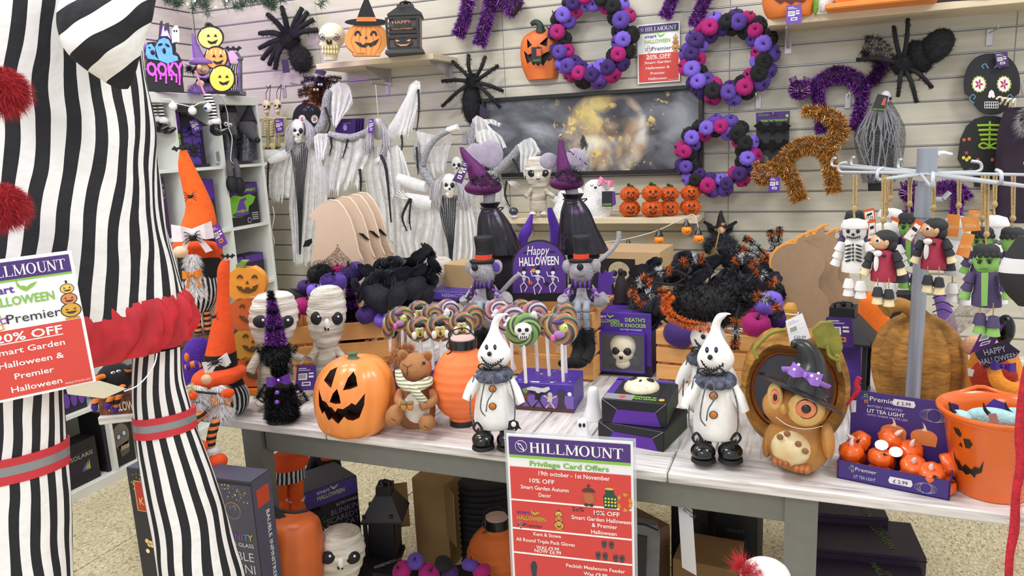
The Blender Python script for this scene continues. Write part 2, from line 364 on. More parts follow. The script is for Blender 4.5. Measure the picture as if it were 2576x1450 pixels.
# display table
def wood_table(ax):
 m=bpy.data.materials.new('limed_wood');m.use_nodes=True;nt=m.node_tree;N=nt.nodes;L=nt.links;b=N['Principled BSDF'];b.inputs['Roughness'].default_value=.5
 tc=N.new('ShaderNodeTexCoord');mp=N.new('ShaderNodeMapping');mp.inputs['Scale'].default_value=(2.5,34,34)if ax=='X' else(34,2.5,34);L.new(tc.outputs['Object'],mp.inputs[0])
 n=N.new('ShaderNodeTexNoise');n.inputs['Scale'].default_value=3;n.inputs['Detail'].default_value=8;n.inputs['Distortion'].default_value=.4;L.new(mp.outputs[0],n.inputs['Vector'])
 r=N.new('ShaderNodeValToRGB');e=r.color_ramp.elements;e[0].position=.28;e[0].color=hx('a8a29d');e[1].position=.68;e[1].color=hx('e8e4e1');q=e.new(.48);q.color=hx('d5d0cd')
 L.new(n.outputs[0],r.inputs[0]);L.new(r.outputs[0],b.inputs['Base Color']);bp=N.new('ShaderNodeBump');bp.inputs['Strength'].default_value=.15;bp.inputs['Distance'].default_value=.002;L.new(n.outputs[0],bp.inputs['Height']);L.new(bp.outputs[0],b.inputs['Normal']);return m
TX,TY=wood_table('X'),wood_table('Y');GREYP=C('757571',.5,v=.05,vs=30)
TZ=.76;YF,YB,XL,XR=1.60,2.75,-1.60,.66
tb=T('display_table','long grey display table with limed wood top and sturdy painted legs','table',(-.6,2.2,0))
def tbox(nm,x0,x1,y0,y1,z0,z1,mat,bev=.003):return MB().box(((x0+x1)/2,(y0+y1)/2,(z0+z1)/2),(x1-x0,y1-y0,z1-z0),bev=bev).build(nm,mat,tb,smooth=False,world=True)
for a,b in((XL,-1.2225),(-1.2195,-.2965),(-.2935,XR)):
 tbox('edge_board',a,b,YF,YF+.13,TZ-.025,TZ,TX);tbox('edge_board',a,b,YB-.13,YB,TZ-.025,TZ,TX)
x=XL
while x<XR-.02:
 x2=min(x+.155,XR);tbox('plank',x,x2-.004,YF+.134,YB-.134,TZ-.024,TZ-.0005,TY,.002);x=x2
for a,b in((-1.47,-.04),):tbox('apron',a,b,YF+.045,YF+.07,TZ-.105,TZ-.025,GREYP);tbox('apron',a,b,YB-.07,YB-.045,TZ-.105,TZ-.025,GREYP)
for s in(-1.52,-.01):tbox('apron',s-.012,s+.012,YF+.1,YB-.1,TZ-.1,TZ-.025,GREYP)
for lx in(-1.51,-.01):
 for y0,sg in((YF+.035,1),(YB-.035,-1)):
  q=MB().prism([(0,0),(.034*sg,0),(.05*sg,TZ-.025),(0,TZ-.025)],-.034,.034,M=RZ(90),c=(lx,y0,0));q.build('leg',GREYP,tb,smooth=False,world=True)
# moon painting
def moon_mat():
 m=bpy.data.materials.new('moon_canvas');m.use_nodes=True;nt=m.node_tree;N=nt.nodes;L=nt.links;b=N['Principled BSDF'];b.inputs['Roughness'].default_value=.5
 tc=N.new('ShaderNodeTexCoord');ob=tc.outputs['Object']
 def noise(s,d=5,dist=0,sc=(1,1,1),off=(0,0,0)):
  mp=N.new('ShaderNodeMapping');mp.inputs['Scale'].default_value=sc;mp.inputs['Location'].default_value=off;L.new(ob,mp.inputs[0])
  n=N.new('ShaderNodeTexNoise');n.inputs['Scale'].default_value=s;n.inputs['Detail'].default_value=d;n.inputs['Distortion'].default_value=dist;L.new(mp.outputs[0],n.inputs['Vector']);return n.outputs[0]
 def ramp(src,st):
  r=N.new('ShaderNodeValToRGB');e=r.color_ramp.elements;e[0].position=st[0][0];e[0].color=hx(st[0][1]);e[1].position=st[-1][0];e[1].color=hx(st[-1][1])
  for p,c in st[1:-1]:q=e.new(p);q.color=hx(c)
  L.new(src,r.inputs[0]);return r.outputs[0]
 def mx(f,a,c):
  x=N.new('ShaderNodeMix');x.data_type='RGBA';L.new(f,x.inputs[0]);L.new(a,x.inputs[6]);L.new(c,x.inputs[7]);return x.outputs[2]
 def mr(src,a,c,lo=0,hi=1):
  r=N.new('ShaderNodeMapRange');r.inputs[1].default_value=a;r.inputs[2].default_value=c;r.inputs[3].default_value=lo;r.inputs[4].default_value=hi;L.new(src,r.inputs[0]);return r.outputs[0]
 def op(o,a,c):
  x=N.new('ShaderNodeMath');x.operation=o;L.new(a,x.inputs[0])
  if isinstance(c,float):x.inputs[1].default_value=c
  else:L.new(c,x.inputs[1])
  return x.outputs[0]
 def dist(x,z,sx=1,sz=1):
  mp=N.new('ShaderNodeMapping');mp.vector_type='POINT';mp.inputs['Location'].default_value=(-x*sx,0,-z*sz);mp.inputs['Scale'].default_value=(sx,0,sz);L.new(ob,mp.inputs[0])
  l=N.new('ShaderNodeVectorMath');l.operation='LENGTH';L.new(mp.outputs[0],l.inputs[0]);return l.outputs[1]
 sky=ramp(noise(3.2,6,.6,(1,1,1.8)),[(.3,'23232b'),(.46,'3b3a42'),(.58,'6d7078'),(.7,'8d9097')])
 streak=ramp(noise(4,6,.5,(1,1,2.2),(3,1,2)),[(.35,'4a4c55'),(.55,'8b8f98'),(.7,'b8bac0')])
 base=mx(mr(dist(-.28,-.05,.8,1.7),.12,.42,.85,0),sky,streak)
 moon=ramp(noise(5,7,1.2),[(.3,'3a3437'),(.42,'8a7258'),(.52,'b39878'),(.62,'c2b8a8'),(.74,'dedcd8')])
 glow=mx(mr(dist(.03,.12),.03,.14,.9,0),moon,ramp(noise(9,5),[(.3,'a8925a'),(.6,'ecd680'),(.8,'f3ecc0')]))
 low=mx(mr(dist(.03,-.05,1,1.8),.03,.1,.85,0),glow,ramp(noise(14,5),[(.3,'bfc4c8'),(.55,'efe6c4'),(.8,'ffffff')]))
 md=dist(.1,-.01,1,1)
 brk=mr(noise(5,6,.8,off=(2,7,3)),.36,.52);bl=N.new('ShaderNodeMath');bl.operation='MULTIPLY';L.new(mr(md,.205,.235,.92,0),bl.inputs[0]);L.new(brk,bl.inputs[1]);col=mx(bl.outputs[0],base,low)
 dk=op('MULTIPLY',mr(noise(7,5,.8,off=(5,2,1)),.52,.58),mr(dist(-.02,-.04,1,1.2),.05,.25,1,0))
 dkc=N.new('ShaderNodeRGB');dkc.outputs[0].default_value=hx('2a292f');col=mx(dk,col,dkc.outputs[0])
 gold=op('MULTIPLY',mr(noise(26,6,.5,off=(1,3,7)),.57,.62),mr(noise(6,2,off=(9,4,2)),.5,.58));gold=op('MULTIPLY',gold,mr(dist(.12,-.0,.7,1),.22,.32,1,0))
 gc=N.new('ShaderNodeRGB');gc.outputs[0].default_value=hx('d9bf6a');col=mx(gold,col,gc.outputs[0])
 L.new(col,b.inputs['Base Color']);return m
pt=T('moon_painting','wide black-framed abstract canvas of a golden moon in dark clouds','painting',(-1.14,3.965,1.305))
PW,PH=1.2,.432
MB().box((0,0,PH/2),(PW-.04,.03,PH-.04)).build('canvas',moon_mat(),pt,smooth=False,loc=(0,0,0))
cv=pt.children[0];cv.data.transform(Matrix.Translation((0,0,-PH/2)));cv.location=(0,0,PH/2)
FR=C('17171c',.4,v=.05)
for z in(.01,PH-.01):MB().box((0,-.008,z),(PW,.05,.02),bev=.002).build('frame_rail',FR,pt,smooth=False)
for s in(-1,1):MB().box((s*(PW/2-.01),-.008,PH/2),(.02,.05,PH-.04),bev=.002).build('frame_stile',FR,pt,smooth=False)
# a thing laid out on its own upright plane (real place, real depth)
def atD(x,y,D):return Vector(CAM+ray(x,y)*(D/F))
class Fr:
 def __init__(s,name,label,cat,px,py,Z=None,Y=None,D=None,X=None,off=0,rz=None,group=None):
  p=atZ(px,py,Z)if Z is not None else atY(px,py,Y)if Y is not None else atX(px,py,X)if X is not None else atD(px,py,D)
  if rz is None:rz=math.radians(off)if Y is not None else math.pi/2 if X is not None else face(p,off)
  s.o=np.array(p);s.rz=rz;s.n=np.array([math.sin(rz),-math.cos(rz),0]);s.u=np.array([math.cos(rz),math.sin(rz),0]);s.m=mpp(p)
  s.t=T(name,label,cat,p,rz,group)if name else None
 def __call__(s,px,py,d=0):
  r=ray(px,py);k=float((s.o+s.n*d-CAM)@s.n/(r@s.n));w=CAM+r*k-s.o;return Vector((float(w@s.u),-d,float(w[2])))
 def L(s,pts):return[s(*p)for p in pts]
 def xz(s,pts,d=0):return[(q.x,q.z)for q in(s(p[0],p[1],d)for p in pts)]
 def loft(s,name,mat,rings,ratio=1.,seg=24,sm=4,par=None,lobes=0,amp=0,fold=None,d=0,uvn=0,lean=0,sq=1.,smooth=True,cap=True,ang=None,build=True,sol=0):
  R_=[(s(r[1],r[0],r[3]if len(r)>3 else d),s(r[2],r[0],r[3]if len(r)>3 else d))for r in rings]
  q=[((a.x+b.x)/2,a.y,(a.z+b.z)/2,(b.x-a.x)/2,rings[i][4]if len(rings[i])>4 else ratio)for i,(a,b)in enumerate(R_)]
  if sm and len(q)>2:
   A=np.array(q);out=[]
   for i in range(len(q)-1):
    p0,p1,p2,p3=A[max(0,i-1)],A[i],A[i+1],A[min(len(q)-1,i+2)]
    for k in range(sm):t=k/sm;out.append(.5*(2*p1+(p2-p0)*t+(2*p0-5*p1+4*p2-p3)*t*t+(3*p1-p0-3*p2+p3)*t**3))
   q=out+[A[-1]]
  rows=[];uvs=[];n=len(q)
  for j,(x,y,z,w,rt)in enumerate(q):
   row=[];w=max(w,1e-4)
   for i in range(seg+(1 if uvn else 0)):
    a=2*math.pi*i/seg+math.pi/2;ca,sa=math.cos(a),math.sin(a)
    if sq!=1:ca=math.copysign(abs(ca)**sq,ca);sa=math.copysign(abs(sa)**sq,sa)
    k=1
    if lobes:k=1-amp*(1-abs(math.cos(lobes*a/2))**.7)
    if fold:k*=fold(a,j/(n-1))
    row.append((x+ca*w*k,y+sa*w*rt*k,z))
   rows.append(row);uvs.append([(uvn*i/seg+lean*j/(n-1),j/(n-1))for i in range(seg+1)])
  b=MB()
  if uvn:b.grid(rows,uv=uvs)
  else:b.grid(rows,close=True)
  if cap:
   k=seg+(1 if uvn else 0);b.f.append(list(range(k))[::-1]if not uvn else list(range(k-1))[::-1]);b.f.append([(n-1)*k+i for i in range(k if not uvn else k-1)])
   if rows[0][0][2]<rows[-1][0][2]:pass
  if rows[0][0][2]<rows[-1][0][2]:pass
  o=b.build(name,mat,par or s.t,smooth,ang=ang if ang is not None else 60)
  bm=bmesh.new();bm.from_mesh(o.data);bmesh.ops.recalc_face_normals(bm,faces=bm.faces[:]);bm.to_mesh(o.data);bm.free()
  return o
 def ell(s,name,mat,px,py,rx,rz=None,ry=None,d=0,rot=0,par=None,seg=16,rings=10,e=1.,lobes=0,amp=0,yaw=0,pitch=0):
  rz=rz or rx;ry=ry or min(rx,rz);m=s.m
  return MB().ell(s(px,py,d),(rx*m,ry*m,rz*m),RY(rot)@RZ(yaw)@RX(pitch),seg,rings,lobes,amp,e).build(name,mat,par or s.t)
 def tube(s,name,mat,pts,r,par=None,sm=4,seg=8,flat=1.,d=0):
  P_=[s(p[0],p[1],p[2]if len(p)>2 else d)for p in pts];rr=[x*s.m for x in r]if hasattr(r,'__len__')else r*s.m
  return MB().tube(P_,rr,seg,sm,flat).build(name,mat,par or s.t,ang=60)
 def poly(s,name,mat,pts,d=0,th=.004,par=None):return MB().prism(s.xz(pts,d),-d-th,-d).build(name,mat,par or s.t,smooth=False)
 def fur(s,name,mat,pts,r,n,ln,w,par=None,spread=.5,droop=.2,d=0):
  P_=[s(p[0],p[1],p[2]if len(p)>2 else d)for p in pts];rr=[x*s.m for x in r]if hasattr(r,'__len__')else r*s.m
  return MB().tinsel_path(P_,rr,n,ln*s.m,w*s.m,spread,droop).build(name,mat,par or s.t,smooth=False)
 def furb(s,name,mat,px,py,rx,rz,n,ln,w,d=0,ry=None,par=None,spread=.6,droop=.1,zmin=-1,zmax=1,rot=0):
  m=s.m;return MB().tinsel_ell(s(px,py,d),(rx*m,(ry or min(rx,rz))*m,rz*m),n,ln*m,w*m,spread,droop,RY(rot),zmin,zmax).build(name,mat,par or s.t,smooth=False)
 def text(s,st,px,py,h,mat,d=0,par=None,bold=0,width=None,align='CENTER',roll=0,shear=0):
  return txt(par or s.t,st,h*s.m,s(px,py,d),mat,(90,roll,0),bold,align,width*s.m if width else None,shear=shear)
BLK=C('16161a',.7,v=.15);BLKG=C('0c0c0e',.18,v=.05,coat=.4);PURP=C('4a2a86',.5,v=.03);WHT=C('f2f2f0',.55,v=.03)
PWHITE,PBLACK,PRED,PGREEN,PPURP,PORG=P('f4f3f1'),P('15151a'),P('d8493f'),P('86bf4b'),P('4b3078'),P('ef8a2c')
LIME=P('8ccf3c')
# serif capitals, drawn as strokes and serifs
def serif(parent,word,h,x0,z0,y,width,mat):
 b=MB();adv={'H':.86,'I':.44,'L':.74,'M':1.06,'O':.86,'U':.84,'N':.86,'T':.78};k=sum(adv[c]for c in word);sx=width/k;x=x0
 def bar(ax,az,bx,bz,w):
  dx,dz=bx-ax,bz-az;l=math.hypot(dx,dz);nx,nz=-dz/l*w/2,dx/l*w/2
  b.prism([(x+(ax+nx)*sx,z0+(az+nz)*h),(x+(bx+nx)*sx,z0+(bz+nz)*h),(x+(bx-nx)*sx,z0+(bz-nz)*h),(x+(ax-nx)*sx,z0+(az-nz)*h)],y-.0006,y)
 for c in word:
  def stem(a,w=.15):bar(a,0,a,1,w);bar(a-.14,.02,a+.14,.02,.04);bar(a-.14,.98,a+.14,.98,.04)
  if c=='H':stem(.19);stem(.67);bar(.19,.52,.67,.52,.06)
  if c=='I':stem(.22)
  if c=='L':stem(.19);bar(.19,.025,.68,.025,.05);bar(.665,.02,.665,.24,.05)
  if c=='M':stem(.16,.07);stem(.9);bar(.17,.97,.52,.06,.13);bar(.52,.06,.88,.97,.06)
  if c=='N':stem(.16,.07);bar(.17,.97,.7,.03,.14);bar(.71,0,.71,1,.07);bar(.57,.98,.85,.98,.04)
  if c=='T':stem(.39);bar(.04,.965,.74,.965,.06);bar(.05,.99,.05,.76,.045);bar(.73,.99,.73,.76,.045)
  if c=='U':bar(.2,.3,.2,1,.15);bar(.06,.98,.34,.98,.04);bar(.7,.3,.7,1,.06);bar(.57,.98,.83,.98,.04)
  if c in 'OU':
   cx,cz,rx,rz=(.43,.5,.4,.52)if c=='O' else(.45,.32,.325,.34);ix,iz=(.24,.47)if c=='O' else(.2,.29);A=range(0,361,15)if c=='O' else range(180,361,12)
   o_=[(x+(cx+rx*math.cos(math.radians(a)))*sx,z0+(cz+rz*math.sin(math.radians(a)))*h)for a in A];i_=[(x+(cx+.02*(c=='U')+ix*math.cos(math.radians(a)))*sx,z0+(cz+iz*math.sin(math.radians(a)))*h)for a in A]
   for q in range(len(o_)-1):b.prism([o_[q],o_[q+1],i_[q+1],i_[q]],y-.0006,y)
  x+=adv[c]*sx
 return b.build('lettering',mat,parent,smooth=False)
def pumpkin_stack_print(t,x,z,h,y,mats=('e9c660','d98a5a','d8a544')):
 for i,(zz,r)in enumerate(((.8,.17),(.5,.2),(.17,.25))):
  flat(t,disc(x,z+zz*h,r*h*1.06,r*h*.86),y,PBLACK);flat(t,disc(x,z+zz*h,r*h*.96,r*h*.76),y-.0004,P(mats[i]));f=P('4d3320')
  for sgn in(-1,1):flat(t,[(x+sgn*r*h*.5,z+(zz+.06)*h),(x+sgn*r*h*.2,z+(zz+.02)*h),(x+sgn*r*h*.5,z+(zz+.0)*h)],y-.0008,f)
  flat(t,disc(x,z+(zz-.02)*h,r*h*.55,r*h*.35,10,190,350),y-.0008,f)
 flat(t,rect(x-.18*h,z-.1*h,x+.18*h,z-.04*h),y,P('c8962c'));flat(t,rect(x-.02*h,z+.96*h,x+.03*h,z+1.04*h),y,PBLACK)
def premier_logo(t,x,z,h,y,ink='2c2c34'):
 for i,(a,c,e)in enumerate(((0,.9,'86bf4b'),(-.5,.35,'3f6fc4'),(.5,.35,'9a4fa3'),(.1,-.25,'e6a33a'))):
  q=[(x+(a+.42*math.cos(math.radians(45+90*k+12)))*h,z+(c+.42*math.sin(math.radians(45+90*k+12)))*h)for k in range(4)];flat(t,q,y,P(e))
  flat(t,[(x+a*h+(p[0]-x-a*h)*.55,z+c*h+(p[1]-z-c*h)*.55)for p in q],y-.0004,PWHITE if ink=='2c2c34' else PPURP)
 txt(t,'Premier',h*.95,(x+h*.75,y-.001,z),P(ink),align='LEFT',width=h*4.6)
def smart_logo(t,x,z,w,y,a='5a3a94',b='86bf4b',bat=True):
 txt(t,'smart',w*.13,(x-w*.5,y-.001,z+w*.21),P(a),align='LEFT',width=w*.46,bold=.02);txt(t,'HALLOWEEN',w*.15,(x-w*.5,y-.001,z),P(b),align='LEFT',width=w,bold=.02)
 if bat:flat(t,[(x+w*p,z+w*q)for p,q in((.0,.42),(.05,.3),(.1,.3),(.14,.27),(.19,.31),(.3,.34),(.24,.27),(.17,.23),(.12,.2),(.06,.24),(.01,.3))],y-.0004,P(b))
def offer_sign(t,w,h,big=True):
 """laminated 20% off sheet standing on its lower edge, printed side to -y"""
 MB().box((0,0,h/2),(w,.0012,h)).build('sheet',C('f1f1f3',.3,v=0,coat=.3),t,smooth=False);y=-.0008
 flat(t,rect(-w*.47,h*.85,w*.47,h*.975),y,PPURP);flat(t,rect(-w*.47,h*.835,w*.47,h*.85),y,PGREEN);flat(t,rect(-w*.47,h*.02,w*.47,h*.5),y,PRED)
 for r_,m_ in((.05,PWHITE),(.045,PPURP)):flat(t,disc(-w*.39,h*.912,w*r_),y-.0004-(r_<.05)*.0003,m_)
 flat(t,[(-w*.415,h*.93),(-w*.38,h*.92),(-w*.365,h*.892),(-w*.395,h*.9)],y-.0011,PWHITE)
 serif(t,'HILLMOUNT',h*.075,-w*.31,h*.873,y-.0006,w*.74,PWHITE)
 smart_logo(t,-.02*w,h*.67,w*.6,y);premier_logo(t,-w*.23,h*.545,w*.1,y)
 pumpkin_stack_print(t,w*.4,h*.53,h*.25,y)
 txt(t,'20% OFF',h*.06,(0,y-.001,h*.42),PWHITE,bold=.02,width=w*.58);flat(t,rect(-w*.29,h*.405,w*.29,h*.412),y-.0005,PWHITE)
 for i,(s_,ww)in enumerate((('Smart Garden',.62),('Halloween &',.56),('Premier',.34),('Halloween',.44))):txt(t,s_,h*.043,(-.02*w,y-.001,h*(.33-.092*i)),PWHITE,bold=.012,width=w*ww)
 txt(t,'WHILE STOCKS LAST',h*.014,(w*.34,y-.001,h*.035),PWHITE,width=w*.24)
# striped clown costume at the left
CST=stripes('ticking','1b1b21','f0efee',1.,'UV',.5,.75,1.7,3.4,.5)
def nz(a,t,s):return math.sin(3*a+7*t+s)*.5+math.sin(7*a-11*t+s*2)*.3+math.sin(13*a+19*t+s*3)*.2
c=Fr('clown_costume','life-size black and white striped clown costume with red ruffles','costume',230,1900,D=1.62)
def fl_(A,s):return lambda a,t:1+A*nz(a,t,s)
c.loft('jacket',CST,[(-60,-330,330),(60,-320,350),(200,-310,366),(330,-300,392),(450,-290,404),(600,-280,424),(700,-270,446),(800,-265,464)],.5,96,5,uvn=31,lean=2.6,fold=fl_(.042,1))
c.loft('sleeve',stripes('ticking_across','1b1b21','f0efee',1.,'UV',.5,.75,.9,5.,.5),[(-90,190,410,.18),(-10,160,394,.19),(40,146,386,.2),(90,146,366,.2),(130,162,352,.2),(170,208,344,.19),(205,262,334,.18),(224,296,322,.18)],.55,72,5,uvn=1,lean=.0,fold=fl_(.045,4))
sl=c.t.children[-1]
for l,lp in zip(sl.data.uv_layers[0].data,sl.data.loops):q=sl.data.vertices[lp.vertex_index].co;l.uv=((q.x*.8-q.z*1.15)*12+.3,0)
RUF=C('c4222f',.6,v=.25,vs=25,alpha=.93,bump=.4,bs=30)
c.loft('hem_ruffle',RUF,[(772,-280,462),(800,-283,484),(840,-280,492),(880,-276,484),(912,-270,462)],.47,160,4,fold=lambda a,t:1+.045*t*math.sin(17*a+3*t)+.028*math.sin(31*a+5*t)*(.3+t)+.016*math.sin(57*a-4*t))
def leg(rings,n,s):return c.loft('trouser_leg',CST,rings,.62,72,4,uvn=n,lean=.8,fold=fl_(.03,s))
leg([(880,330,455),(960,328,462),(1035,332,482),(1075,338,492),(1170,350,528),(1270,368,560),(1380,386,590),(1500,396,622),(1700,400,650),(1895,395,660)],14,2)
leg([(880,-130,168),(1000,-120,164),(1130,-105,172),(1190,-110,178),(1300,-115,186),(1450,-120,190),(1700,-130,205),(1895,-135,210)],17,5)
def band(y0,y1,xl,xr,sk):
 h=y1-y0;R3=C('c8323c',.6,v=.08)
 for a,b,m_,g in((0,.3,R3,4),(.3,.66,C('8f9296',.35,metal=.3,v=.05),3.2),(.66,1,R3,4)):
  c.loft('ankle_band',m_,[(y0+h*a,xl-g+sk*a,xr+g+sk*a),(y0+h*b,xl-g+sk*b,xr+g+sk*b)],.64,60,0,fold=lambda A,t:1+.02*nz(A,0,2))
band(1036,1086,332,490,4);band(1128,1190,-106,176,2)
for py in(224,514):
 pm=c.ell('pompom',C('a81f28',.9,v=.2),6,py,36,34,30,d=.2);c.furb('pompom_fluff',tins(['7a121c','b8222e','d8404a'],.8,0),6,py,37,35,5000,18,1.2,d=.2,spread=.35,droop=.5)
tg=c.poly('swing_tag',C('cfc7ae',.6,v=.05),[(165,975),(250,958),(318,978),(262,1003),(170,992)],.27,.001)
c.tube('tag_loop',P('e8e8e8'),[(312,985,.27),(350,968,.26),(385,925,.22),(395,890,.2)],1.4)
sg=Fr('offer_sign','laminated 20% off sheet pinned to the striped clown costume','sign',104,992,D=1.3,group=None)
sg.t.rotation_euler=(0,math.radians(-1.5),sg.rz);offer_sign(sg.t,.169,.239)
# orange-hatted gnomes
def bat(fr,px,py,w,d,mat=None,name='bat',par=None,rot=0,th=.003):
 P_=[(-1,.1),(-.6,.35),(-.45,.12),(-.18,.1),(-.1,.35),(0,.2),(.1,.35),(.18,.1),(.45,.12),(.6,.35),(1,.1),(.7,-.1),(.55,-.3),(.35,-.1),(.15,-.15),(0,-.4),(-.15,-.15),(-.35,-.1),(-.55,-.3),(-.7,-.1)]
 a=math.radians(rot);return fr.poly(name,mat or BLK,[(px+w/2*(x*math.cos(a)-z*math.sin(a)),py-w/2*(x*math.sin(a)+z*math.cos(a)))for x,z in P_],d,th,par)
def price_tag(fr,pts,d,col='5a2f96',par=None,price=True):
 """card hang tag; pts clockwise from top left in the photo"""
 o=fr.poly('hang_tag',P(col),pts,d,.0008,par);(x0,y0),(x1,y1),(x2,y2),(x3,y3)=pts
 def q(u,v):return(x0+(x1-x0)*u+(x3-x0)*v+(x0-x1+x2-x3)*u*v,y0+(y1-y0)*u+(y3-y0)*v+(y0-y1+y2-y3)*u*v)
 def R4(u0,v0,u1,v1):return[q(u0,v0),q(u1,v0),q(u1,v1),q(u0,v1)]
 dd=d+.0012;par=o;fr.poly('barcode',PWHITE,R4(.12,.32,.55,.58),dd,.0003,par)
 for k in range(7):fr.poly('barcode_bar',PBLACK,R4(.16+k*.05,.35,.18+k*.05,.53),dd+.0006,.0002,par)
 fr.poly('print',PWHITE,R4(.62,.3,.86,.36),dd,.0003,par);fr.poly('print',PWHITE,R4(.62,.42,.86,.5),dd,.0003,par);fr.poly('print',P('d9cfe8'),R4(.1,.1,.5,.14),dd,.0003,par);fr.poly('print',P('d9cfe8'),R4(.1,.18,.7,.21),dd,.0003,par)
 if price:fr.poly('price_sticker',P('e9e6ef')if price is True else P(price),R4(.3,.66,.72,.82),dd,.0003,par);fr.poly('price_ink',P('3a3560'),R4(.36,.71,.66,.77),dd+.0006,.0002,par)
 return o
def bow(fr,px,py,w,mat,d,name='bow',par=None,drop=0,rot=0):
 b=MB();m=fr.m*w/2;c0=fr(px,py,d);R=RY(rot)
 for s in(-1,1):
  b.add([(0,0,.18*m),(0,0,-.18*m),(s*.95*m,-.1*m,.5*m),(s*1.0*m,-.1*m,-.38*m),(s*.55*m,-.42*m,.42*m),(s*.55*m,-.42*m,-.38*m),(s*.6*m,.1*m,.1*m)],[(0,1,5,4),(4,5,3,2),(0,4,2,6),(1,6,3,5),(2,3,6),(0,6,1)],R,c0)
  if drop:b.add([(0,0,0),(s*.25*m,-.1*m,-.1*m),(s*(.55+.3)*m,-.12*m,-drop*m),(s*.5*m,-.1*m,-drop*m*1.1)],[(0,1,2,3)],R,c0)
 b.ell(c0+Vector((0,-.2*m,0)),(.16*m,.2*m,.2*m),seg=8,rings=6);return b.build(name,mat,par or fr.t,ang=30)
def critter(fr,px,py,w,d,par=None):
 """small felt spider brooch"""
 b=MB();m=fr.m*w/2;c0=fr(px,py,d);b.ell(c0,(.45*m,.2*m,.35*m),seg=10,rings=6);b.ell(c0+Vector((.4*m,-.1*m,.15*m)),.22*m,seg=8,rings=6)
 for s in(-1,1):
  for k in range(4):b.tube([c0+Vector((s*.2*m,-.05*m,(k-1.5)*.1*m)),c0+Vector((s*.65*m,-.15*m,((k-1.5)*.4+.15)*m)),c0+Vector((s*1.0*m,0,(k-1.5)*.55*m))],.06*m,5)
 return b.build('spider_brooch',BLK,par or fr.t)
ORF=felt('f0651f');ORB=felt('e8521f');KNIT=stripes('knit_rib','17171b','cfcfd0',14,'UV',.5,.9,.25,60,.9);FURW=tins(['cfcfd3','ececee','ffffff'],.8,0);LEGS=stripes('sock','1c1a1a','d97a3c',58,'Z',.5,.9)
a_,b_=atZ(246,1050,.62),atZ(560,1015,.62);st=T('side_table','low limed wood side table on one post behind the clown costume','table',((a_+b_)/2).xy[:]+(0,),math.atan2(b_.y-a_.y,b_.x-a_.x));w_=(b_-a_).length
for a in range(3):MB().box((0,.08+a*.17,.605),(w_,.166,.03),bev=.003).build('plank',TX,st,smooth=False)
MB().box((.02,.25,.3),(.07,.07,.58),bev=.003).build('post',GREYP,st,smooth=False);MB().box((.02,.25,.012),(.3,.3,.02),bev=.003).build('foot_plate',GREYP,st,smooth=False)
p=atZ(508,838,.90);bx=T('gift_box','plain dark brown box under the standing gnome','box',(p.x,p.y,.62),.4)
MB().box((0,.02,.125),(.2,.18,.25),bev=.004).build('carton',C('4a3527',.7,v=.1),bx,smooth=False);MB().box((0,.02,.262),(.206,.186,.03),bev=.004).build('lid',C('5a4030',.7,v=.1),bx,smooth=False)
g=Fr('gnome','tall orange-hatted gnome standing behind, braided white beard, knitted skirt','gnome',505,838,Z=.898,off=4)
hat=g.loft('hat',ORF,[(378,452,470),(420,448,490),(470,458,515),(520,466,536),(560,455,545),(585,447,545)],.8,24,4,fold=fl_(.03,3))
bat(g,456,371,52,.03,par=hat,rot=18);critter(g,478,495,26,.09,hat)
g.loft('hat_band',felt('17171a'),[(580,446,546),(600,446,550),(622,450,556)],.8,24,2)
bow(g,484,585,92,C('f0e6ea',.6),.13,drop=1.0);critter(g,484,598,34,.15)
g.loft('hat_brim',ORB,[(606,440,520,.03),(616,432,545,.03),(632,440,556,.02),(650,470,562,.0),(660,500,560,.0)],.75,28,3,fold=lambda a,t:1+.04*math.sin(2*a+1))
g.ell('nose',felt('e8c4a4'),454,634,17,14,16,d=.15)
g.loft('torso',felt('1a1a1d'),[(622,442,560),(660,446,560),(700,448,552)],.7,20,3)
g.loft('knitted_skirt',KNIT,[(690,452,545),(730,455,552),(760,458,548),(785,470,530)],.8,40,3,uvn=1.6,fold=lambda a,t:1+.02*math.sin(22*a))
g.fur('beard',FURW,[(482,640,.14),(484,672,.15),(486,700,.15)],[10,6,7],1100,17,1.4,droop=.9,spread=.3);g.fur('beard',FURW,[(488,712,.15),(494,735,.15)],[7,4],700,20,1.4,droop=.9,spread=.3)
bow(g,483,690,44,felt('e0862f'),.17,drop=1.4)
price_tag(g,[(528,571),(551,562),(573,613),(550,627)],.11,'6a2f9a',price='f2a020')
for x in(495,520):g.tube('leg',LEGS,[(x,782,.02),(x+2,815,.03),(x+4,838,.04)],9,sm=2)
g=Fr('gnome','orange-hatted gnome sitting on the table edge holding a small broom','gnome',552,1046,Z=.76,off=12)
hat=g.loft('hat',ORB,[(656,556,578),(680,546,578),(740,545,577),(800,536,584),(850,524,590),(890,514,594)],.85,24,4,fold=fl_(.03,7))
bat(g,572,645,40,.02,par=hat);critter(g,537,798,22,.06,hat)
g.loft('hat_band',felt('17171a'),[(888,512,595),(910,510,597),(940,512,600)],.85,24,2)
bow(g,544,914,64,C('ece6e6',.6),.085,drop=.5,rot=-12);critter(g,540,913,34,.1)
g.loft('hat_brim',ORB,[(928,498,606,.02),(938,484,618,.03),(952,480,620,.03),(962,492,606,.03)],.8,30,3,fold=lambda a,t:1+.05*math.sin(3*a+.6))
g.loft('torso',felt('1a1a1d'),[(950,505,606),(980,498,618),(1000,495,625)],.8,20,3)
g.loft('knitted_body',KNIT,[(962,512,604),(985,494,622),(1010,486,628),(1035,488,622),(1046,500,604)],.85,48,4,uvn=2,fold=lambda a,t:1+.018*math.sin(26*a))
g.ell('nose',felt('e3b18c'),519,955,12,12,12,d=.115)
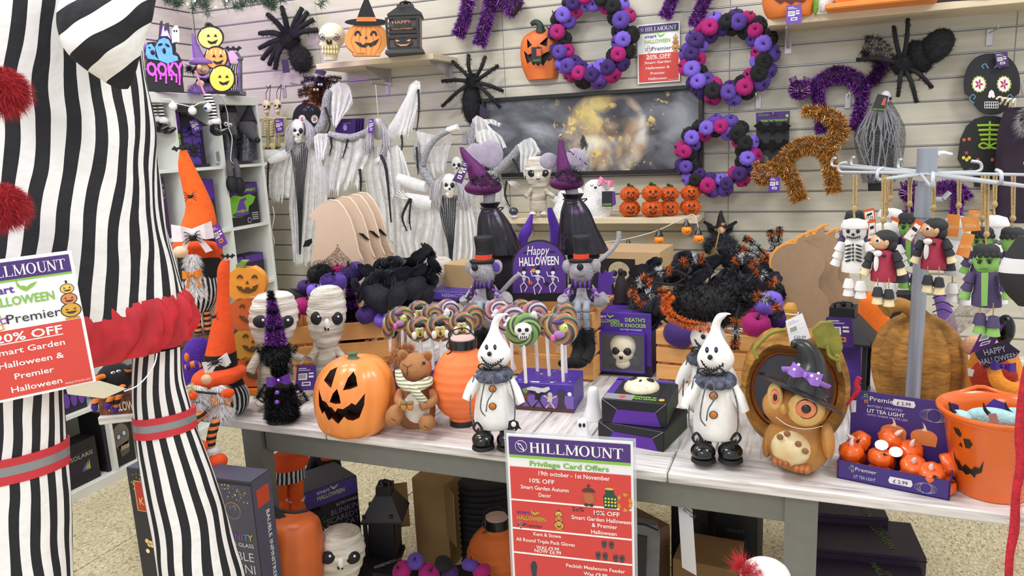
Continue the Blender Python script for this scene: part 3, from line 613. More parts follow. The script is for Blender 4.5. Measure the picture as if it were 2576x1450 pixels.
for pts in([(500,972,.1),(494,1000,.11)],[(545,972,.11),(552,1000,.12)],[(492,1012,.11),(488,1035,.11)],[(556,1014,.12),(552,1040,.12)]):g.fur('beard',FURW,pts,[12,6],1000,24,1.4,droop=.8,spread=.3)
g.tube('broomstick',C('2a2422',.7),[(478,984,.13),(530,990,.14),(580,994,.13)],3,sm=2);g.fur('broom_bristles',C('d8cd9a',.8),[(470,975,.13),(480,985,.13)],[6,3],300,16,1.2,spread=.3)
g.ell('mitten',ORB,572,990,17,11,10,d=.14);g.ell('mitten',ORB,484,996,12,11,10,d=.14)
bow(g,556,1004,50,felt('d9812e'),.13,drop=1.0)
for pts,fx in(([(556,1040,.1),(544,1060,.14),(534,1090,.15),(529,1124,.15)],1),([(520,1038,.1),(505,1046,.14),(488,1060,.16),(478,1090,.16)],-1)):
 lg=g.tube('leg',LEGS,pts,11,sm=5,seg=12);x,y,d=pts[-1]
 g.ell('boot_cuff',plush('e6e6e6'),x+7,y+10,17,13,15,d=d,par=None);g.furb('cuff_fluff',FURW,x+7,y+10,16,12,700,7,1,d=d);g.ell('boot',ORB,x+16,y+40,26,21,18,d=d+.01,rot=-10)
# goods on the table
def carton(name,label,cat,A,B,Z,dep,h,mat,group=None,body='carton'):
 a,b=atZ(*A,Z),atZ(*B,Z);rz=math.atan2(b.y-a.y,b.x-a.x);w=(b-a).length
 t=T(name,label,cat,(a+b)/2,rz,group);MB().box((0,dep/2,h/2),(w,dep,h),bev=.0015).build(body,mat,t,smooth=False);t['w']=w;return t,w
def topflat(parent,poly,z,mat,name='print',th=.0005):
 return MB().prism([(x,y)for x,y in poly],0,th,M=RX(-90)).build(name,mat,parent,smooth=False,loc=(0,0,z+th))
# slatted wooden crates
PINE=C('d99a55',.55,v=.1,vs=5,stretch=(1,1,12),bump=.05,h2='e6ad6a')
def crate(label,A,B,dep,h):
 a,b=atZ(*A),atZ(*B);rz=math.atan2(b.y-a.y,b.x-a.x);w=(b-a).length;t=T('wooden_crate',label,'crate',(a+b)/2,rz,'slatted pine crates on the table')
 n=3;sh=h/n*.84
 for k in range(n):
  z=h*(k+.5)/n+.002
  for y in(0,dep):MB().box((0,y,z),(w,.011,sh),bev=.0015).build('slat',PINE,t,smooth=False)
  for x in(-w/2+.006,w/2-.006):MB().box((x,dep/2,z),(.011,dep-.012,sh),bev=.0015).build('slat',PINE,t,smooth=False)
 for x in(-w/2+.024,w/2-.024):
  for y in(.014,dep-.014):MB().box((x,y,h*.5),(.024,.016,h),bev=.001).build('corner_post',PINE,t,smooth=False)
 MB().box((0,dep/2,.006),(w-.03,dep-.02,.008)).build('base_board',PINE,t,smooth=False);return t,w,(a+b)/2,rz
crate('left pine crate behind the two mummy dolls',(742,972),(1000,950),.26,.2)
crate('middle pine crate behind the lollipops',(1205,938),(1496,962),.26,.225)
crate('right pine crate under the black tinsel spider',(1652,956),(1945,985),.26,.165)
# velvet pumpkins
def _vp():
 prof=[(.06,-.08),(.5,-.1),(.84,.06),(1,.45),(.96,.86),(.7,1.14),(.34,1.18),(.1,1.02),(.03,.96)]
 A=np.array(prof);out=[]
 for i in range(len(A)-1):
  p0,p1,p2,p3=A[max(0,i-1)],A[i],A[i+1],A[min(len(A)-1,i+2)]
  for k in range(2):t=k/2;out.append(tuple(.5*(2*p1+(p2-p0)*t+(2*p0-5*p1+4*p2-p3)*t*t+(3*p1-p0-3*p2+p3)*t**3)))
 return[(max(.02,r),z)for r,z in out+[prof[-1]]]
_vpm={}
VCOL={'k':'141418','p':'5a3f9c','d':'3c2168','m':'a8176e','l':'7a5fd0'}
def vpump(parent,col,loc,r,rot=(0,0,0),name='velvet_pumpkin'):
 if col not in _vpm:
  _vpm[col]=(MB().lathe(_vp(),32,lobes=10,amp=.085,p=.8).build('velvet_pumpkin',velvet(VCOL[col]),None,ang=80).data)
  bpy.data.objects.remove(bpy.data.objects[-1])if False else None
  for o in[o for o in bpy.data.objects if o.data==_vpm[col]]:bpy.data.objects.remove(o)
 if 'stem' not in _vpm:
  o=MB().tube([(0,0,.9),(.02,0,1.2),(.1,.03,1.42),(.2,.05,1.5)],[.12,.08,.06,.05],7,3).build('stem',C('2a2624',.7),None);_vpm['stem']=o.data;bpy.data.objects.remove(o)
 o=inst(_vpm[col],name,parent,loc,rot,r);inst(_vpm['stem'],'stem',o);return o
def vp_at(col,px,py,r,Y=None,D=None,label='',group=None,tilt=(0,0,0)):
 p=atD(px,py,D);m=D/F;o=vpump(None,col,(p.x,p.y,p.z-r*m*.5),r*m,[math.radians(a)for a in tilt]);return tag(o,label,'pumpkin',group)
CN={'k':'black','p':'violet','d':'deep purple','m':'magenta','l':'lilac'}
for i,(c_,px,py,r,D,w_)in enumerate([('k',808,690,32,2.46,'black velvet pumpkin under netting, on top of the left heap'),('p',838,712,34,2.42,'violet velvet pumpkin below the black netted one'),('m',850,682,20,2.62,'small magenta velvet pumpkin peeping over the left heap'),('d',896,686,34,2.5,'deep purple velvet pumpkin at the right of the left heap'),('d',768,722,22,2.5,'deep purple velvet pumpkin half hidden at the far left of heap'),('m',765,772,30,2.45,'magenta velvet pumpkin between the two mummy heads'),('l',790,732,22,2.4,'lilac velvet pumpkin above the magenta one between the mummies'),('k',738,752,32,2.5,'black velvet pumpkin behind the left mummy head'),('d',930,790,30,2.42,'deep purple velvet pumpkin below the black roses'),('l',962,800,24,2.42,'lilac velvet pumpkin at left of the lollipops'),('m',735,790,22,2.42,'magenta velvet pumpkin low behind left mummy'),('l',1940,762,36,2.22,'big lilac velvet pumpkin under the tinsel spider legs'),('m',1900,815,36,2.22,'big magenta velvet pumpkin in the right crate'),('m',1880,780,22,2.3,'small magenta velvet pumpkin behind the big magenta one'),('d',1955,800,30,2.26,'deep purple velvet pumpkin at the right crate end'),('d',1700,842,40,2.3,'deep purple velvet pumpkin low inside the right crate')]):
 vp_at(c_,px,py,r,D=D,label=w_,group='velvet pumpkins heaped in the crates',tilt=(random.uniform(5,35),random.uniform(-25,25),random.uniform(0,90)))
NET=netmat('121214',.32,260)
f=Fr('netting','scrap of fine black netting gathered over the velvet pumpkins','netting',812,730,D=2.36)
f.loft('mesh_veil',NET,[(615,848,851),(632,840,858),(660,805,885),(690,790,905)],.5,30,3,cap=False);f.loft('mesh_veil',NET,[(655,790,828),(680,772,842),(712,770,846)],.7,24,3,cap=False)
# wooden pumpkin stack
def face_holes(f,cx,cy,k,par,d,mat,wink=False):
 for s in(-1,1):f.poly('eye',mat,[(cx+s*.42*k+x*k*.17,cy-.18*k-z*k*.22)for x,z in disc(0,0,1,1,12,0,180)+disc(0,0,.45,.4,8,180,0)],d,.002,par)
 f.poly('nose',mat,[(cx-.1*k,cy+.12*k),(cx+.1*k,cy+.12*k),(cx,cy-.06*k)],d,.002,par)
 f.poly('mouth',mat,[(cx-.62*k,cy+.24*k),(cx-.3*k,cy+.3*k),(cx-.28*k,cy+.42*k),(cx-.12*k,cy+.42*k),(cx-.1*k,cy+.32*k),(cx+.12*k,cy+.32*k),(cx+.14*k,cy+.42*k),(cx+.3*k,cy+.4*k),(cx+.3*k,cy+.28*k),(cx+.64*k,cy+.15*k),(cx+.5*k,cy+.5*k),(cx+.15*k,cy+.66*k),(cx-.2*k,cy+.64*k),(cx-.48*k,cy+.48*k)],d,.002,par)
w=Fr('wooden_pumpkin_stack','tower of four flat wooden pumpkins on an orange base','ornament',640,977,Z=.76,off=-14)
for i,(cx,cy,rx,rz,h_)in enumerate(((626,709,50,44,'e2912e'),(632,783,50,44,'c65a24'),(640,858,52,42,'c98a2c'),(646,925,50,40,'c2571f'))):
 b=w.poly('pumpkin_board',C(h_,.6,v=.08),[(cx+rx*x*(1-.0*abs(z)),cy-rz*z*(.9 if abs(x)<.25 else 1))for x,z in disc(0,0,1,1,36)],0,.05);face_holes(w,cx-4,cy,44,b,.051,C('5a3a14',.8))
st=w.poly('stem',C('6f8a3a',.7),[(600,687),(601,662),(612,653),(628,654),(620,664),(616,688)],.008,.035)
w.poly('base',C('d8732a',.6),[(592,962),(700,960),(700,976),(592,978)],-.02,.08)
# mummy dolls
GAUZE=C('a89b88',.9,v=.12,vs=14,bump=.9,bs=40,h2='f4f0e8',stretch=(.6,.6,5));GAUZE2=C('857866',.9,v=.15,vs=14,bump=.9,bs=40,h2='d8cfc0',stretch=(.6,.6,5))
def wrapf(n,A,s):return lambda a,t:1+A*((t*n+.12*math.sin(a+s))%1)-A*.5+.012*math.sin(5*a+s)
def mummy(label,hx_,hy,rx,rz,base,hand_l,hand_r,wide=1.0,Z=.76,Y=None,off=0,legs=True,wraps=9):
 f=Fr('mummy_doll',label,'doll',hx_+(5 if Y is None else 0),base,Z=Z if Y is None else None,Y=Y,off=off,group='bandaged mummy dolls');d0=.0
 f.loft('head',GAUZE,[(hy-rz,hx_-rx*.3,hx_+rx*.3),(hy-rz*.86,hx_-rx*.75,hx_+rx*.75),(hy-rz*.4,hx_-rx*.98,hx_+rx*.98),(hy,hx_-rx,hx_+rx),(hy+rz*.45,hx_-rx*.86,hx_+rx*.86),(hy+rz*.85,hx_-rx*.6,hx_+rx*.62),(hy+rz,hx_-rx*.35,hx_+rx*.35)],.8,36,6,fold=wrapf(wraps,.075,hx_))
 for s in(-1,1):
  e=f.ell('eye_socket',BLK,hx_+s*rx*.5,hy+rz*.05,rx*.3,rz*.22,rx*.18,d=rx*f.m*.62,rot=s*-8);f.ell('eye_glint',PWHITE,hx_+s*rx*.5+rx*.08,hy,rx*.05,rx*.05,rx*.04,d=rx*f.m*.82,par=e)
 f.ell('nose',C('e8e2d8',.9,v=.1,bump=.5),hx_+rx*.02,hy+rz*.25,rx*.14,rz*.2,rx*.15,d=rx*f.m*.72)
 for s in(-1,1):f.ell('nostril',BLK,hx_+s*rx*.07,hy+rz*.4,rx*.05,rz*.06,rx*.05,d=rx*f.m*.8)
 bt=base-(hy+rz);f.loft('body',GAUZE2,[(hy+rz*.8,hx_-rx*.42,hx_+rx*.42),(hy+rz+bt*.3,hx_-rx*.62*wide,hx_+rx*.62*wide),(hy+rz+bt*.62,hx_-rx*.66*wide,hx_+rx*.66*wide),(hy+rz+bt*.78,hx_-rx*.55,hx_+rx*.55)],.75,28,5,fold=wrapf(5,.09,3))
 for hnd,s in((hand_l,-1),(hand_r,1)):f.tube('arm',GAUZE2,[(hx_+s*rx*.45,hy+rz*1.02,0),((hx_+s*rx*.6+hnd[0])/2,(hy+rz*1.15+hnd[1])/2,.02),(*hnd,.03)],[rx*.2,rx*.17,rx*.2],sm=4,seg=10)
 if legs:
  for s in(-1,1):f.tube('leg',GAUZE2,[(hx_+s*rx*.35,base-bt*.3,0),(hx_+s*rx*.38,base-8,.01)],rx*.25,sm=2,seg=10);f.ell('foot',GAUZE,hx_+s*rx*.42,base-8,rx*.3,rx*.17,rx*.42,d=.03)
 f.fur('loose_threads',C('e8e4da',.9),[(hx_-rx*.7,hy-rz*.7,.03),(hx_,hy-rz*.95,.03),(hx_+rx*.7,hy-rz*.6,.03)],rx*.15,60,rx*.35,.8,spread=.8,droop=.5);return f
mummy('mummy doll on the left of the pair, half hidden by the tinsel cat',688,806,63,72,1020,(628,938),(762,906))
m2=mummy('mummy doll on the right, beside the grinning ceramic pumpkin',822,797,50,78,985,(778,904),(868,905))
price_tag(m2,[(747,921),(795,918),(797,981),(742,984)],.06,'4d2a86')
# tinsel cat and tinsel mouse in witch hats
TK=tins(['060608','0c0c0f','141418','1c1c22','45454e'],.3,.3);TPU=tins(['2a0838','4a1068','6a1f8a','8a30b0','e090ff'],.3,.3);TOR=tins(['b04a0c','e06a1c','f08a3a'],.4,.1);TGO=tins(['5a3408','a0601a','c8822a','e0a03a','ffe8b0'],.25,.3);TWH=C('d5d7de',.3,metal=.3)  # bright strand tones put the sparkle of foil into the colour
c=Fr('tinsel_cat','black tinsel cat in a purple-banded pointed hat with purple bow tie','ornament',706,1062,Z=.76,off=6)
def tin_hat(f,tip,base,w,bands,n):
 for k,(t0,t1,m_)in enumerate(bands):
  q=lambda t:(tip[0]+(base[0]-tip[0])*t,tip[1]+(base[1]-tip[1])*t,.01)
  f.fur('hat_tinsel',m_,[q(t0),q((t0+t1)/2),q(t1)],[w*(.12+.88*t0),w*(.12+.88*(t0+t1)/2),w*(.12+.88*t1)],int(n*(t1-t0)*(.4+t1)),10,1.6,spread=.5)
 f.tube('hat_core',C('1a1020',.8),[(*tip,.01),(*base,.01)],[w*.1,w*.85],sm=0,seg=12)
tin_hat(c,(681,732),(694,862),24,((0,.16,TK),(.16,.34,TPU),(.34,.44,TK),(.44,.66,TPU),(.66,.74,TK),(.74,1,TPU)),5200)
for nm,x,y,rx,rz in(('head',694,893,34,28),('neck',704,930,16,22)):c.ell(nm,BLK,x,y,rx,rz,rx*.8);c.furb(nm+'_tinsel',TK,x,y,rx,rz,2600,11,1.6,ry=rx*.8)
for x in(662,730):c.fur('ear_tinsel',TK,[(x,884),(x+(696-x)*-.22,868)],[10,3],380,9,1.6)
c.loft('body',BLK,[(968,676,735),(1000,668,745),(1040,668,752),(1060,672,748)],.75,20,3);c.fur('body_tinsel',TK,[(704,970,0),(708,1010,0),(710,1050,0)],[30,38,42],6500,12,1.6)
for p_ in([(678,972,.01),(664,992,.02),(655,1006,.03)],[(735,975,.01),(752,995,.02),(766,1014,.03)]):c.fur('arm_tinsel',TK,p_,[12,11,8],900,10,1.6)
bow(c,700,957,58,C('5b2a9a',.35,v=.1),.045);c.ell('bow_gem',PWHITE,700,957,2.5,d=.065)
for y in(988,1012):c.ell('button',plastic('7a3fc0'),697,y,5.5,d=.06)
c.fur('whiskers',BLK,[(664,908,.04),(668,914,.04)],2,14,24,.8,spread=.5)
m=Fr('tinsel_mouse','black tinsel mouse with googly eyes and purple-banded hat','ornament',890,948,Z=.76,off=0)
tin_hat(m,(880,712),(886,834),26,((0,.08,TK),(.08,.24,TPU),(.24,.34,TK),(.34,.5,TPU),(.5,.74,TK),(.74,1,TPU)),5200)
m.ell('head',BLK,888,858,24,25,20);m.furb('head_tinsel',TK,888,858,24,25,2400,10,1.6)
for x,s in((853,-1),(922,1)):m.ell('ear',C('d0307e',.6),x,843,12,13,3,d=.015,rot=s*20);m.fur('ear_trim',TK,[(x+s*10,832,.01),(x+s*14,848,.01),(x+s*2,858,.01)],3,260,7,1.4)
for x in(873,899):e=m.ell('eye',PWHITE,x,840,7.5,7.5,4,d=.045);m.ell('pupil',PBLACK,x+2,841,3,3,2,d=.05,par=e)
m.loft('body',BLK,[(880,866,912),(915,858,918),(948,856,920)],.8,16,2);m.fur('body_tinsel',TK,[(888,882),(888,915),(888,944)],[22,28,30],2500,11,1.6)
# ceramic jack o lantern
j=Fr('ceramic_pumpkin','shiny orange ceramic jack o lantern grinning at the table front','pumpkin',893,1084,Z=.76,off=-14)
JO=C('e8853c',.35,v=.06,vs=6,coat=.25,h2='f09347')
b=j.loft('shell',JO,[(1086,850,940),(1080,826,965),(1060,803,982),(1020,791,994),(975,790,996),(935,804,982),(908,832,956),(899,862,926),(902,878,912)],.95,72,4,lobes=10,amp=.06)
q=lambda pts:j.xz([(720+x/2.9,600+y/2.9)for x,y in pts],.08)
carve(b,[q([(352,965),(350,1000),(333,1086),(300,1075),(262,1052),(300,990)]),q([(485,980),(510,1010),(528,1068),(470,1090),(424,1096),(450,1020)]),q([(380,1086),(400,1130),(413,1184),(370,1188),(327,1180),(350,1120)]),q([(226,1112),(262,1185),(300,1192),(325,1215),(345,1215),(372,1246),(390,1218),(430,1225),(470,1200),(490,1180),(520,1195),(582,1120),(578,1200),(545,1290),(500,1310),(455,1305),(435,1282),(392,1336),(345,1295),(318,1320),(276,1262),(262,1285),(236,1230)])],-.4,-.045,C('3a120c',.5,v=.2))
j.loft('stem',C('4f6a4e',.5,v=.15),[(914,862,914),(905,870,908),(896,876,898),(888,873,902)],.95,20,3,lobes=6,amp=.2)
# squirrel
SQ=stripes('squirrel_rib','9c6a42','b07c50',260,'X',.5,.95,.3,20,.8);SQB=plush('ddd6cc')
s_=Fr('plush_squirrel','seated brown corduroy squirrel with striped scarf holding acorns','soft toy',1048,1069,Z=.76,off=-8)
s_.loft('body',SQ,[(958,1020,1076),(990,1008,1090),(1025,1003,1096),(1060,1006,1092),(1076,1022,1080)],.8,28,4);s_.ell('belly',SQB,1048,1026,32,40,12,d=.075)
hd=s_.ell('head',SQ,1046,926,40,38,36,d=.02,seg=24,rings=14)
for x,y,r in((1014,895,-20),(1074,897,20)):e=s_.ell('ear',SQ,x,y,13,15,6,d=.02,rot=r,par=None);s_.ell('inner_ear',felt('8a5a38'),x+1,y+1,8,10,3,d=.03,par=e)
s_.ell('eye',BLKG,1066,914,4,5,3,d=.055);s_.tube('stitched_nose',BLK,[(1012,916,.058),(1024,924,.064),(1036,918,.064)],.9,sm=3);s_.tube('stitched_nose',BLK,[(1024,924,.064),(1025,946,.06)],.9)
SC=stripes('scarf','d9d4bf','8d8f72',120,'Z',.5,.9,.15,60)
s_.tube('scarf',SC,[(1000,930,.05),(1010,962,.07),(1040,975,.085),(1075,962,.075),(1085,952,.04)],[7,12,13,12,8],flat=.5,seg=10);s_.tube('scarf',SC,[(1030,972,.085),(1050,992,.1),(1066,1012,.1)],[9,11,10],flat=.4,seg=10)
for pts in([(1008,985,.05),(1002,1008,.08),(1014,1022,.1)],[(1088,985,.05),(1090,1010,.08),(1058,1024,.1)]):s_.tube('arm',SQ,pts,[10,11,11],seg=10)
for x in(1016,1032):a=s_.ell('acorn',C('b8782c',.3,coat=.4),x,1024,8,10,8,d=.12);s_.ell('acorn_cap',felt('7a6a4c'),x,1014,9,5,9,d=.12,par=a)
for x,y,r in((992,1046,25),(1074,1064,-35)):l=s_.ell('foot',SQ,x,y,21,28 if r>0 else 20,22,d=.1,rot=r);s_.tube('toe_stitch',BLK,[(x-8,y+8,.135),(x+4,y+14,.135)],.9,par=l)
s_.fur('tail',tins(['8a5428','b0713c','d09a64'],.9,0),[(1000,985,-.05),(992,935,-.05),(1008,895,-.05),(1040,888,-.05)],[14,22,24,12],3500,20,1.3,spread=.6)
# paper lantern
def paper_lantern(label,cx,cy,rx,rz,base,Z,ring,dim=False,off=0):
 l=Fr('paper_lantern',label,'lantern',cx,base,Z=Z,off=off,group='orange ribbed paper lanterns');PO=C('f27c42',.7,v=.06,vs=30,bump=.15,bs=30,sss=.2)if not dim else C('c96428',.8,v=.1)  # dim: same paper in a darker colour, standing in for under-table shade
 rg=[(cy-rz*math.cos(math.pi*k/14)*.99,cx-max(ring*.5,rx*math.sin(math.pi*k/14)),cx+max(ring*.5,rx*math.sin(math.pi*k/14)))for k in range(15)]
 l.loft('paper_shade',PO,rg,1,32,6,fold=lambda a,t:1-.022*abs(math.sin(t*14*math.pi)));
 l.loft('top_ring',plastic('15151a'),[(cy-rz+4,cx-ring*.55,cx+ring*.55),(cy-rz-18,cx-ring*.55,cx+ring*.55)],1,24,0);l.loft('bulb_opening',C('c9a8a0',.6),[(cy-rz-18,cx-ring*.48,cx+ring*.48),(cy-rz-20,cx-ring*.48,cx+ring*.48)],1,24,0)
 l.loft('bottom_ring',plastic('15151a'),[(cy+rz-2,cx-ring*.5,cx+ring*.5),(base,cx-ring*.5,cx+ring*.5)],1,24,0)
 l.tube('wire_hook',BLK,[(cx-ring*.5,cy-rz-16,.0),(cx-ring*.5,cy-rz-34,.04),(cx+ring*.1,cy-rz-44,.05),(cx+ring*.5,cy-rz-20,0)],1.6);l.tube('wire_hook',BLK,[(cx-ring*.5,cy-rz-14,.04),(cx-ring*.62,cy-rz+2,.045),(cx-ring*.42,cy-rz+14,.045),(cx-ring*.6,cy-rz+22,.045)],1.6);return l
paper_lantern('orange ribbed paper lantern between the squirrel and left ghost doll',1164,962,80,92,1066,.76,66)
# white ghost dolls with black boots
SKIN=C('efedea',.85,v=.04,vs=40,bump=.25,bs=35);LACE=netmat('17171c',.9,200)
def ghost_doll(label,bx,by,k,off=0,Z=.76,bp=0,legs=True):
 X=lambda x:bx+(x-1235)*k
 Yv=lambda y:by+(y-1128)*k
 f=Fr('ghost_doll',label,'doll',bx,by-bp,Z=Z,off=off,group='white ghost dolls in black boots');A=lambda pts:[(X(p[0]),Yv(p[1]),*p[2:])for p in pts]
 R=lambda rg:[(Yv(y),X(a),X(b),*z)for y,a,b,*z in rg]
 hd=f.loft('head',SKIN,R([(928,1222,1252),(920,1206,1270),(902,1197,1281),(886,1198,1280),(868,1207,1270),(850,1218,1258),(830,1227,1250),(812,1232,1252),(800,1238,1262),(793,1246,1270),(794,1258,1274)]),.85,28,4)
 D_=40*f.m*k
 for x in(1219,1240):e=f.ell('eye',PBLACK,X(x),Yv(876),4*k,7*k,3*k,d=D_*.86);f.ell('eye_glint',P('5a62c0'),X(x),Yv(876),1.6*k,2.4*k,1.5*k,d=D_*.86+.004,par=e)
 f.ell('nose',PBLACK,X(1226),Yv(893),5.5*k,6*k,4*k,d=D_*.97)
 arc=bez((1205,899),(1226,942),(1262,903),10);f.tube('stitched_smile',PBLACK,[(X(x),Yv(y),D_*(.93-.0009*(x-1230)**2/4))for x,y in arc],1.5*k,sm=2,seg=5)
 for x,y in arc[1:-1]:f.tube('stitched_smile',PBLACK,[(X(x)-1,Yv(y-5),D_*(.95-.0009*(x-1230)**2/4)),(X(x)+1,Yv(y+5),D_*(.95-.0009*(x-1230)**2/4))],1.2*k,sm=0,seg=5)
 f.loft('lace_collar',C('1b1b20',.8,v=.5,vs=70,h2='6a7086'),R([(926,1214,1262),(931,1198,1278),(944,1189,1287),(954,1192,1284)]),1.0,40,2,fold=lambda a,t:1+.06*t*math.sin(13*a),cap=False)
 f.furb('collar_ruff',BLK,X(1235),Yv(926),22*k,6*k,260,9*k,1.6*k,d=D_*.6)
 f.loft('body',SKIN,R([(930,1212,1264),(950,1202,1274),(990,1194,1284),(1030,1189,1292),(1056,1188,1297),(1072,1196,1290),(1078,1212,1274)]),.8,32,4,fold=lambda a,t:1+.02*max(0,t-.6)*math.sin(16*a)*2.5)
 for p_ in(A([(1206,945,.0),(1184,975,.02),(1168,1008,.03)]),A([(1268,945,0),(1290,985,.02),(1306,1018,.03)])):f.tube('arm',SKIN,p_,[13*k,15*k,11*k],sm=5,seg=12)
 for y in(981,1025):bt=f.ell('button',C('c7772c',.4),X(1234),Yv(y),8*k,8*k,3*k,d=D_*1.06);f.ell('button_rim',PBLACK,X(1234),Yv(y),9.5*k,9.5*k,2*k,d=D_*1.05,par=bt)
 RB=C('17171b',.6,v=.6,vs=300,h2='8a8a90')
 for p_ in([(1222,938,.055),(1210,985,.062),(1204,1030,.066),(1216,1050,.066)],[(1232,940,.058),(1236,985,.066),(1222,1012,.068),(1218,1038,.066)],[(1188,945,.02),(1180,990,.035),(1178,1040,.04),(1190,1080,.04)],[(1272,945,.03),(1288,1000,.04),(1290,1050,.045),(1284,1075,.045)]):f.tube('ribbon',RB,A(p_),1.7*k,sm=5,seg=6)
 for p_ in([(1228,928,.05),(1208,918,.06),(1198,926,.06),(1212,934,.06)],[(1228,928,.05),(1248,918,.06),(1258,928,.06),(1240,934,.06)]):f.tube('ribbon_bow',BLK,A(p_),2*k,sm=4,seg=6)
 SK=stripes('sock_'+label[:8],'17171a','b5b5b8',160,'X',.5,.9)
 for x,s in((1212,-1),(1270,1))if legs else():
  f.loft('sock',SK,R([(1070,x-14,x+16),(1088,x-13,x+15)]),.9,16,0)
  b=f.ell('boot',BLKG,X(x+s*2),Yv(1108),28*k,20*k,30*k,d=.03,seg=18);f.loft('boot_shaft',BLKG,R([(1082,x-18,x+18,.0),(1104,x-20,x+20,.008)]),.9,16,0);f.loft('boot_sole',BLK,R([(1120,x-26+s*2,x+28+s*2,.03),(1128,x-28+s*2,x+30+s*2,.03)]),1.1,20,0,par=b)
  f.tube('felt_loop',BLK,A([(x+s*4,1082,.05),(x+s*16,1066,.06),(x+s*26,1078,.06),(x+s*14,1092,.06),(x+s*6,1086,.05)]),3*k,sm=4,seg=6)
 return f
gd=ghost_doll('white ghost doll standing beside the orange paper lantern',1240,1126,1.0,off=-6)
gd.poly('bat_tag',BLK,[(1280,1060),(1292,1056),(1304,1062),(1307,1074),(1312,1080),(1302,1078),(1286,1080),(1278,1072)],.07,.002);gd.ell('tag_face',PWHITE,1292,1068,6,7,1,d=.073)
ghost_doll('white ghost doll standing in front of the right crate',1796,1158,1.1,off=4)
ghost_doll('second ghost doll half hidden behind the right one',1778,1092,1.04,off=-16,bp=24,legs=False)
# little white ghost lights
for lb,cx,t0,b0,w_,ey in(('small white glowing ghost light standing by the door knocker box',1492,973,1054,28,False),('small white ghost light with black eyes behind the offers board',1465,1053,1112,27,True)):
 f=Fr('ghost_light',lb,'light',cx,b0,Z=.76,group='little white ghost lights');h=b0-t0
 f.loft('shade',C('eeeef2',.4,v=.02,sss=.2),[(t0,cx-w_*.2,cx+w_*.2),(t0+h*.06,cx-w_*.42,cx+w_*.42),(t0+h*.2,cx-w_*.52,cx+w_*.52),(t0+h*.55,cx-w_*.58,cx+w_*.6),(t0+h*.85,cx-w_*.85,cx+w_*.85),(b0,cx-w_,cx+w_*.95)],.95,28,4,fold=lambda a,t:1+.04*max(0,.6-(1-t))*math.sin(5*a)*2)
 if ey:
  for x in(-6,4):f.ell('eye',PBLACK,cx+x,t0+h*.3,3.6,5.6,2,d=w_*f.m*.5)
 else:f.ell('eye',PBLACK,cx+12,t0+h*.25,1.5,5,4,d=w_*f.m*.1)
# lollipops
def swirl(name,cols,tw=3.0,n=3):
 m=bpy.data.materials.new(name);m.use_nodes=True;nt=m.node_tree;N=nt.nodes;L=nt.links;b=N['Principled BSDF'];b.inputs['Roughness'].default_value=.25;b.inputs['Coat Weight'].default_value=.5
 tc=N.new('ShaderNodeTexCoord');sp=N.new('ShaderNodeSeparateXYZ');L.new(tc.outputs['Object'],sp.inputs[0])
 def mt(o,a,c=None):
  x=N.new('ShaderNodeMath');x.operation=o
  for i,v in enumerate((a,c)):
   if v is None:continue
   if isinstance(v,(int,float)):x.inputs[i].default_value=v
   else:L.new(v,x.inputs[i])
  return x.outputs[0]
 ang=mt('DIVIDE',mt('ARCTAN2',sp.outputs[2],sp.outputs[0]),2*math.pi);ln=N.new('ShaderNodeVectorMath');ln.operation='LENGTH';L.new(tc.outputs['Object'],ln.inputs[0])
 fr=mt('FRACT',mt('ADD',mt('MULTIPLY',ang,n),mt('MULTIPLY',ln.outputs[1],tw)))
 r=N.new('ShaderNodeValToRGB');r.color_ramp.interpolation='CONSTANT';e=r.color_ramp.elements;e[0].color=hx(cols[0]);e[1].color=hx(cols[-1]);e[1].position=(len(cols)-1)/len(cols)
 for i,c in enumerate(cols[1:-1]):q=e.new((i+1)/len(cols));q.color=hx(c)
 L.new(fr,r.inputs[0]);L.new(r.outputs[0],b.inputs['Base Color']);return m
SWM=swirl('candy_swirl',['b8541e','1d1618','6f7f2a','c8682e','4a2a58','241a1c','a8a04a'],26,2);SWG=swirl('candy_swirl_green',['6fa02f','16161a','86b53e','1c1c20','5a8f2a'],34,3);SWP=swirl('candy_swirl_lilac',['b58fb4','2a2430','d8c0d0','5a3a68','c06a3a'],30,2)
FILM=C('e8ecf2',.08,v=0,alpha=.06,spec=.9);STICK=C('f0ecea',.5,v=.03);YG=C('c9d46a',.5,v=.05)
_lm={}
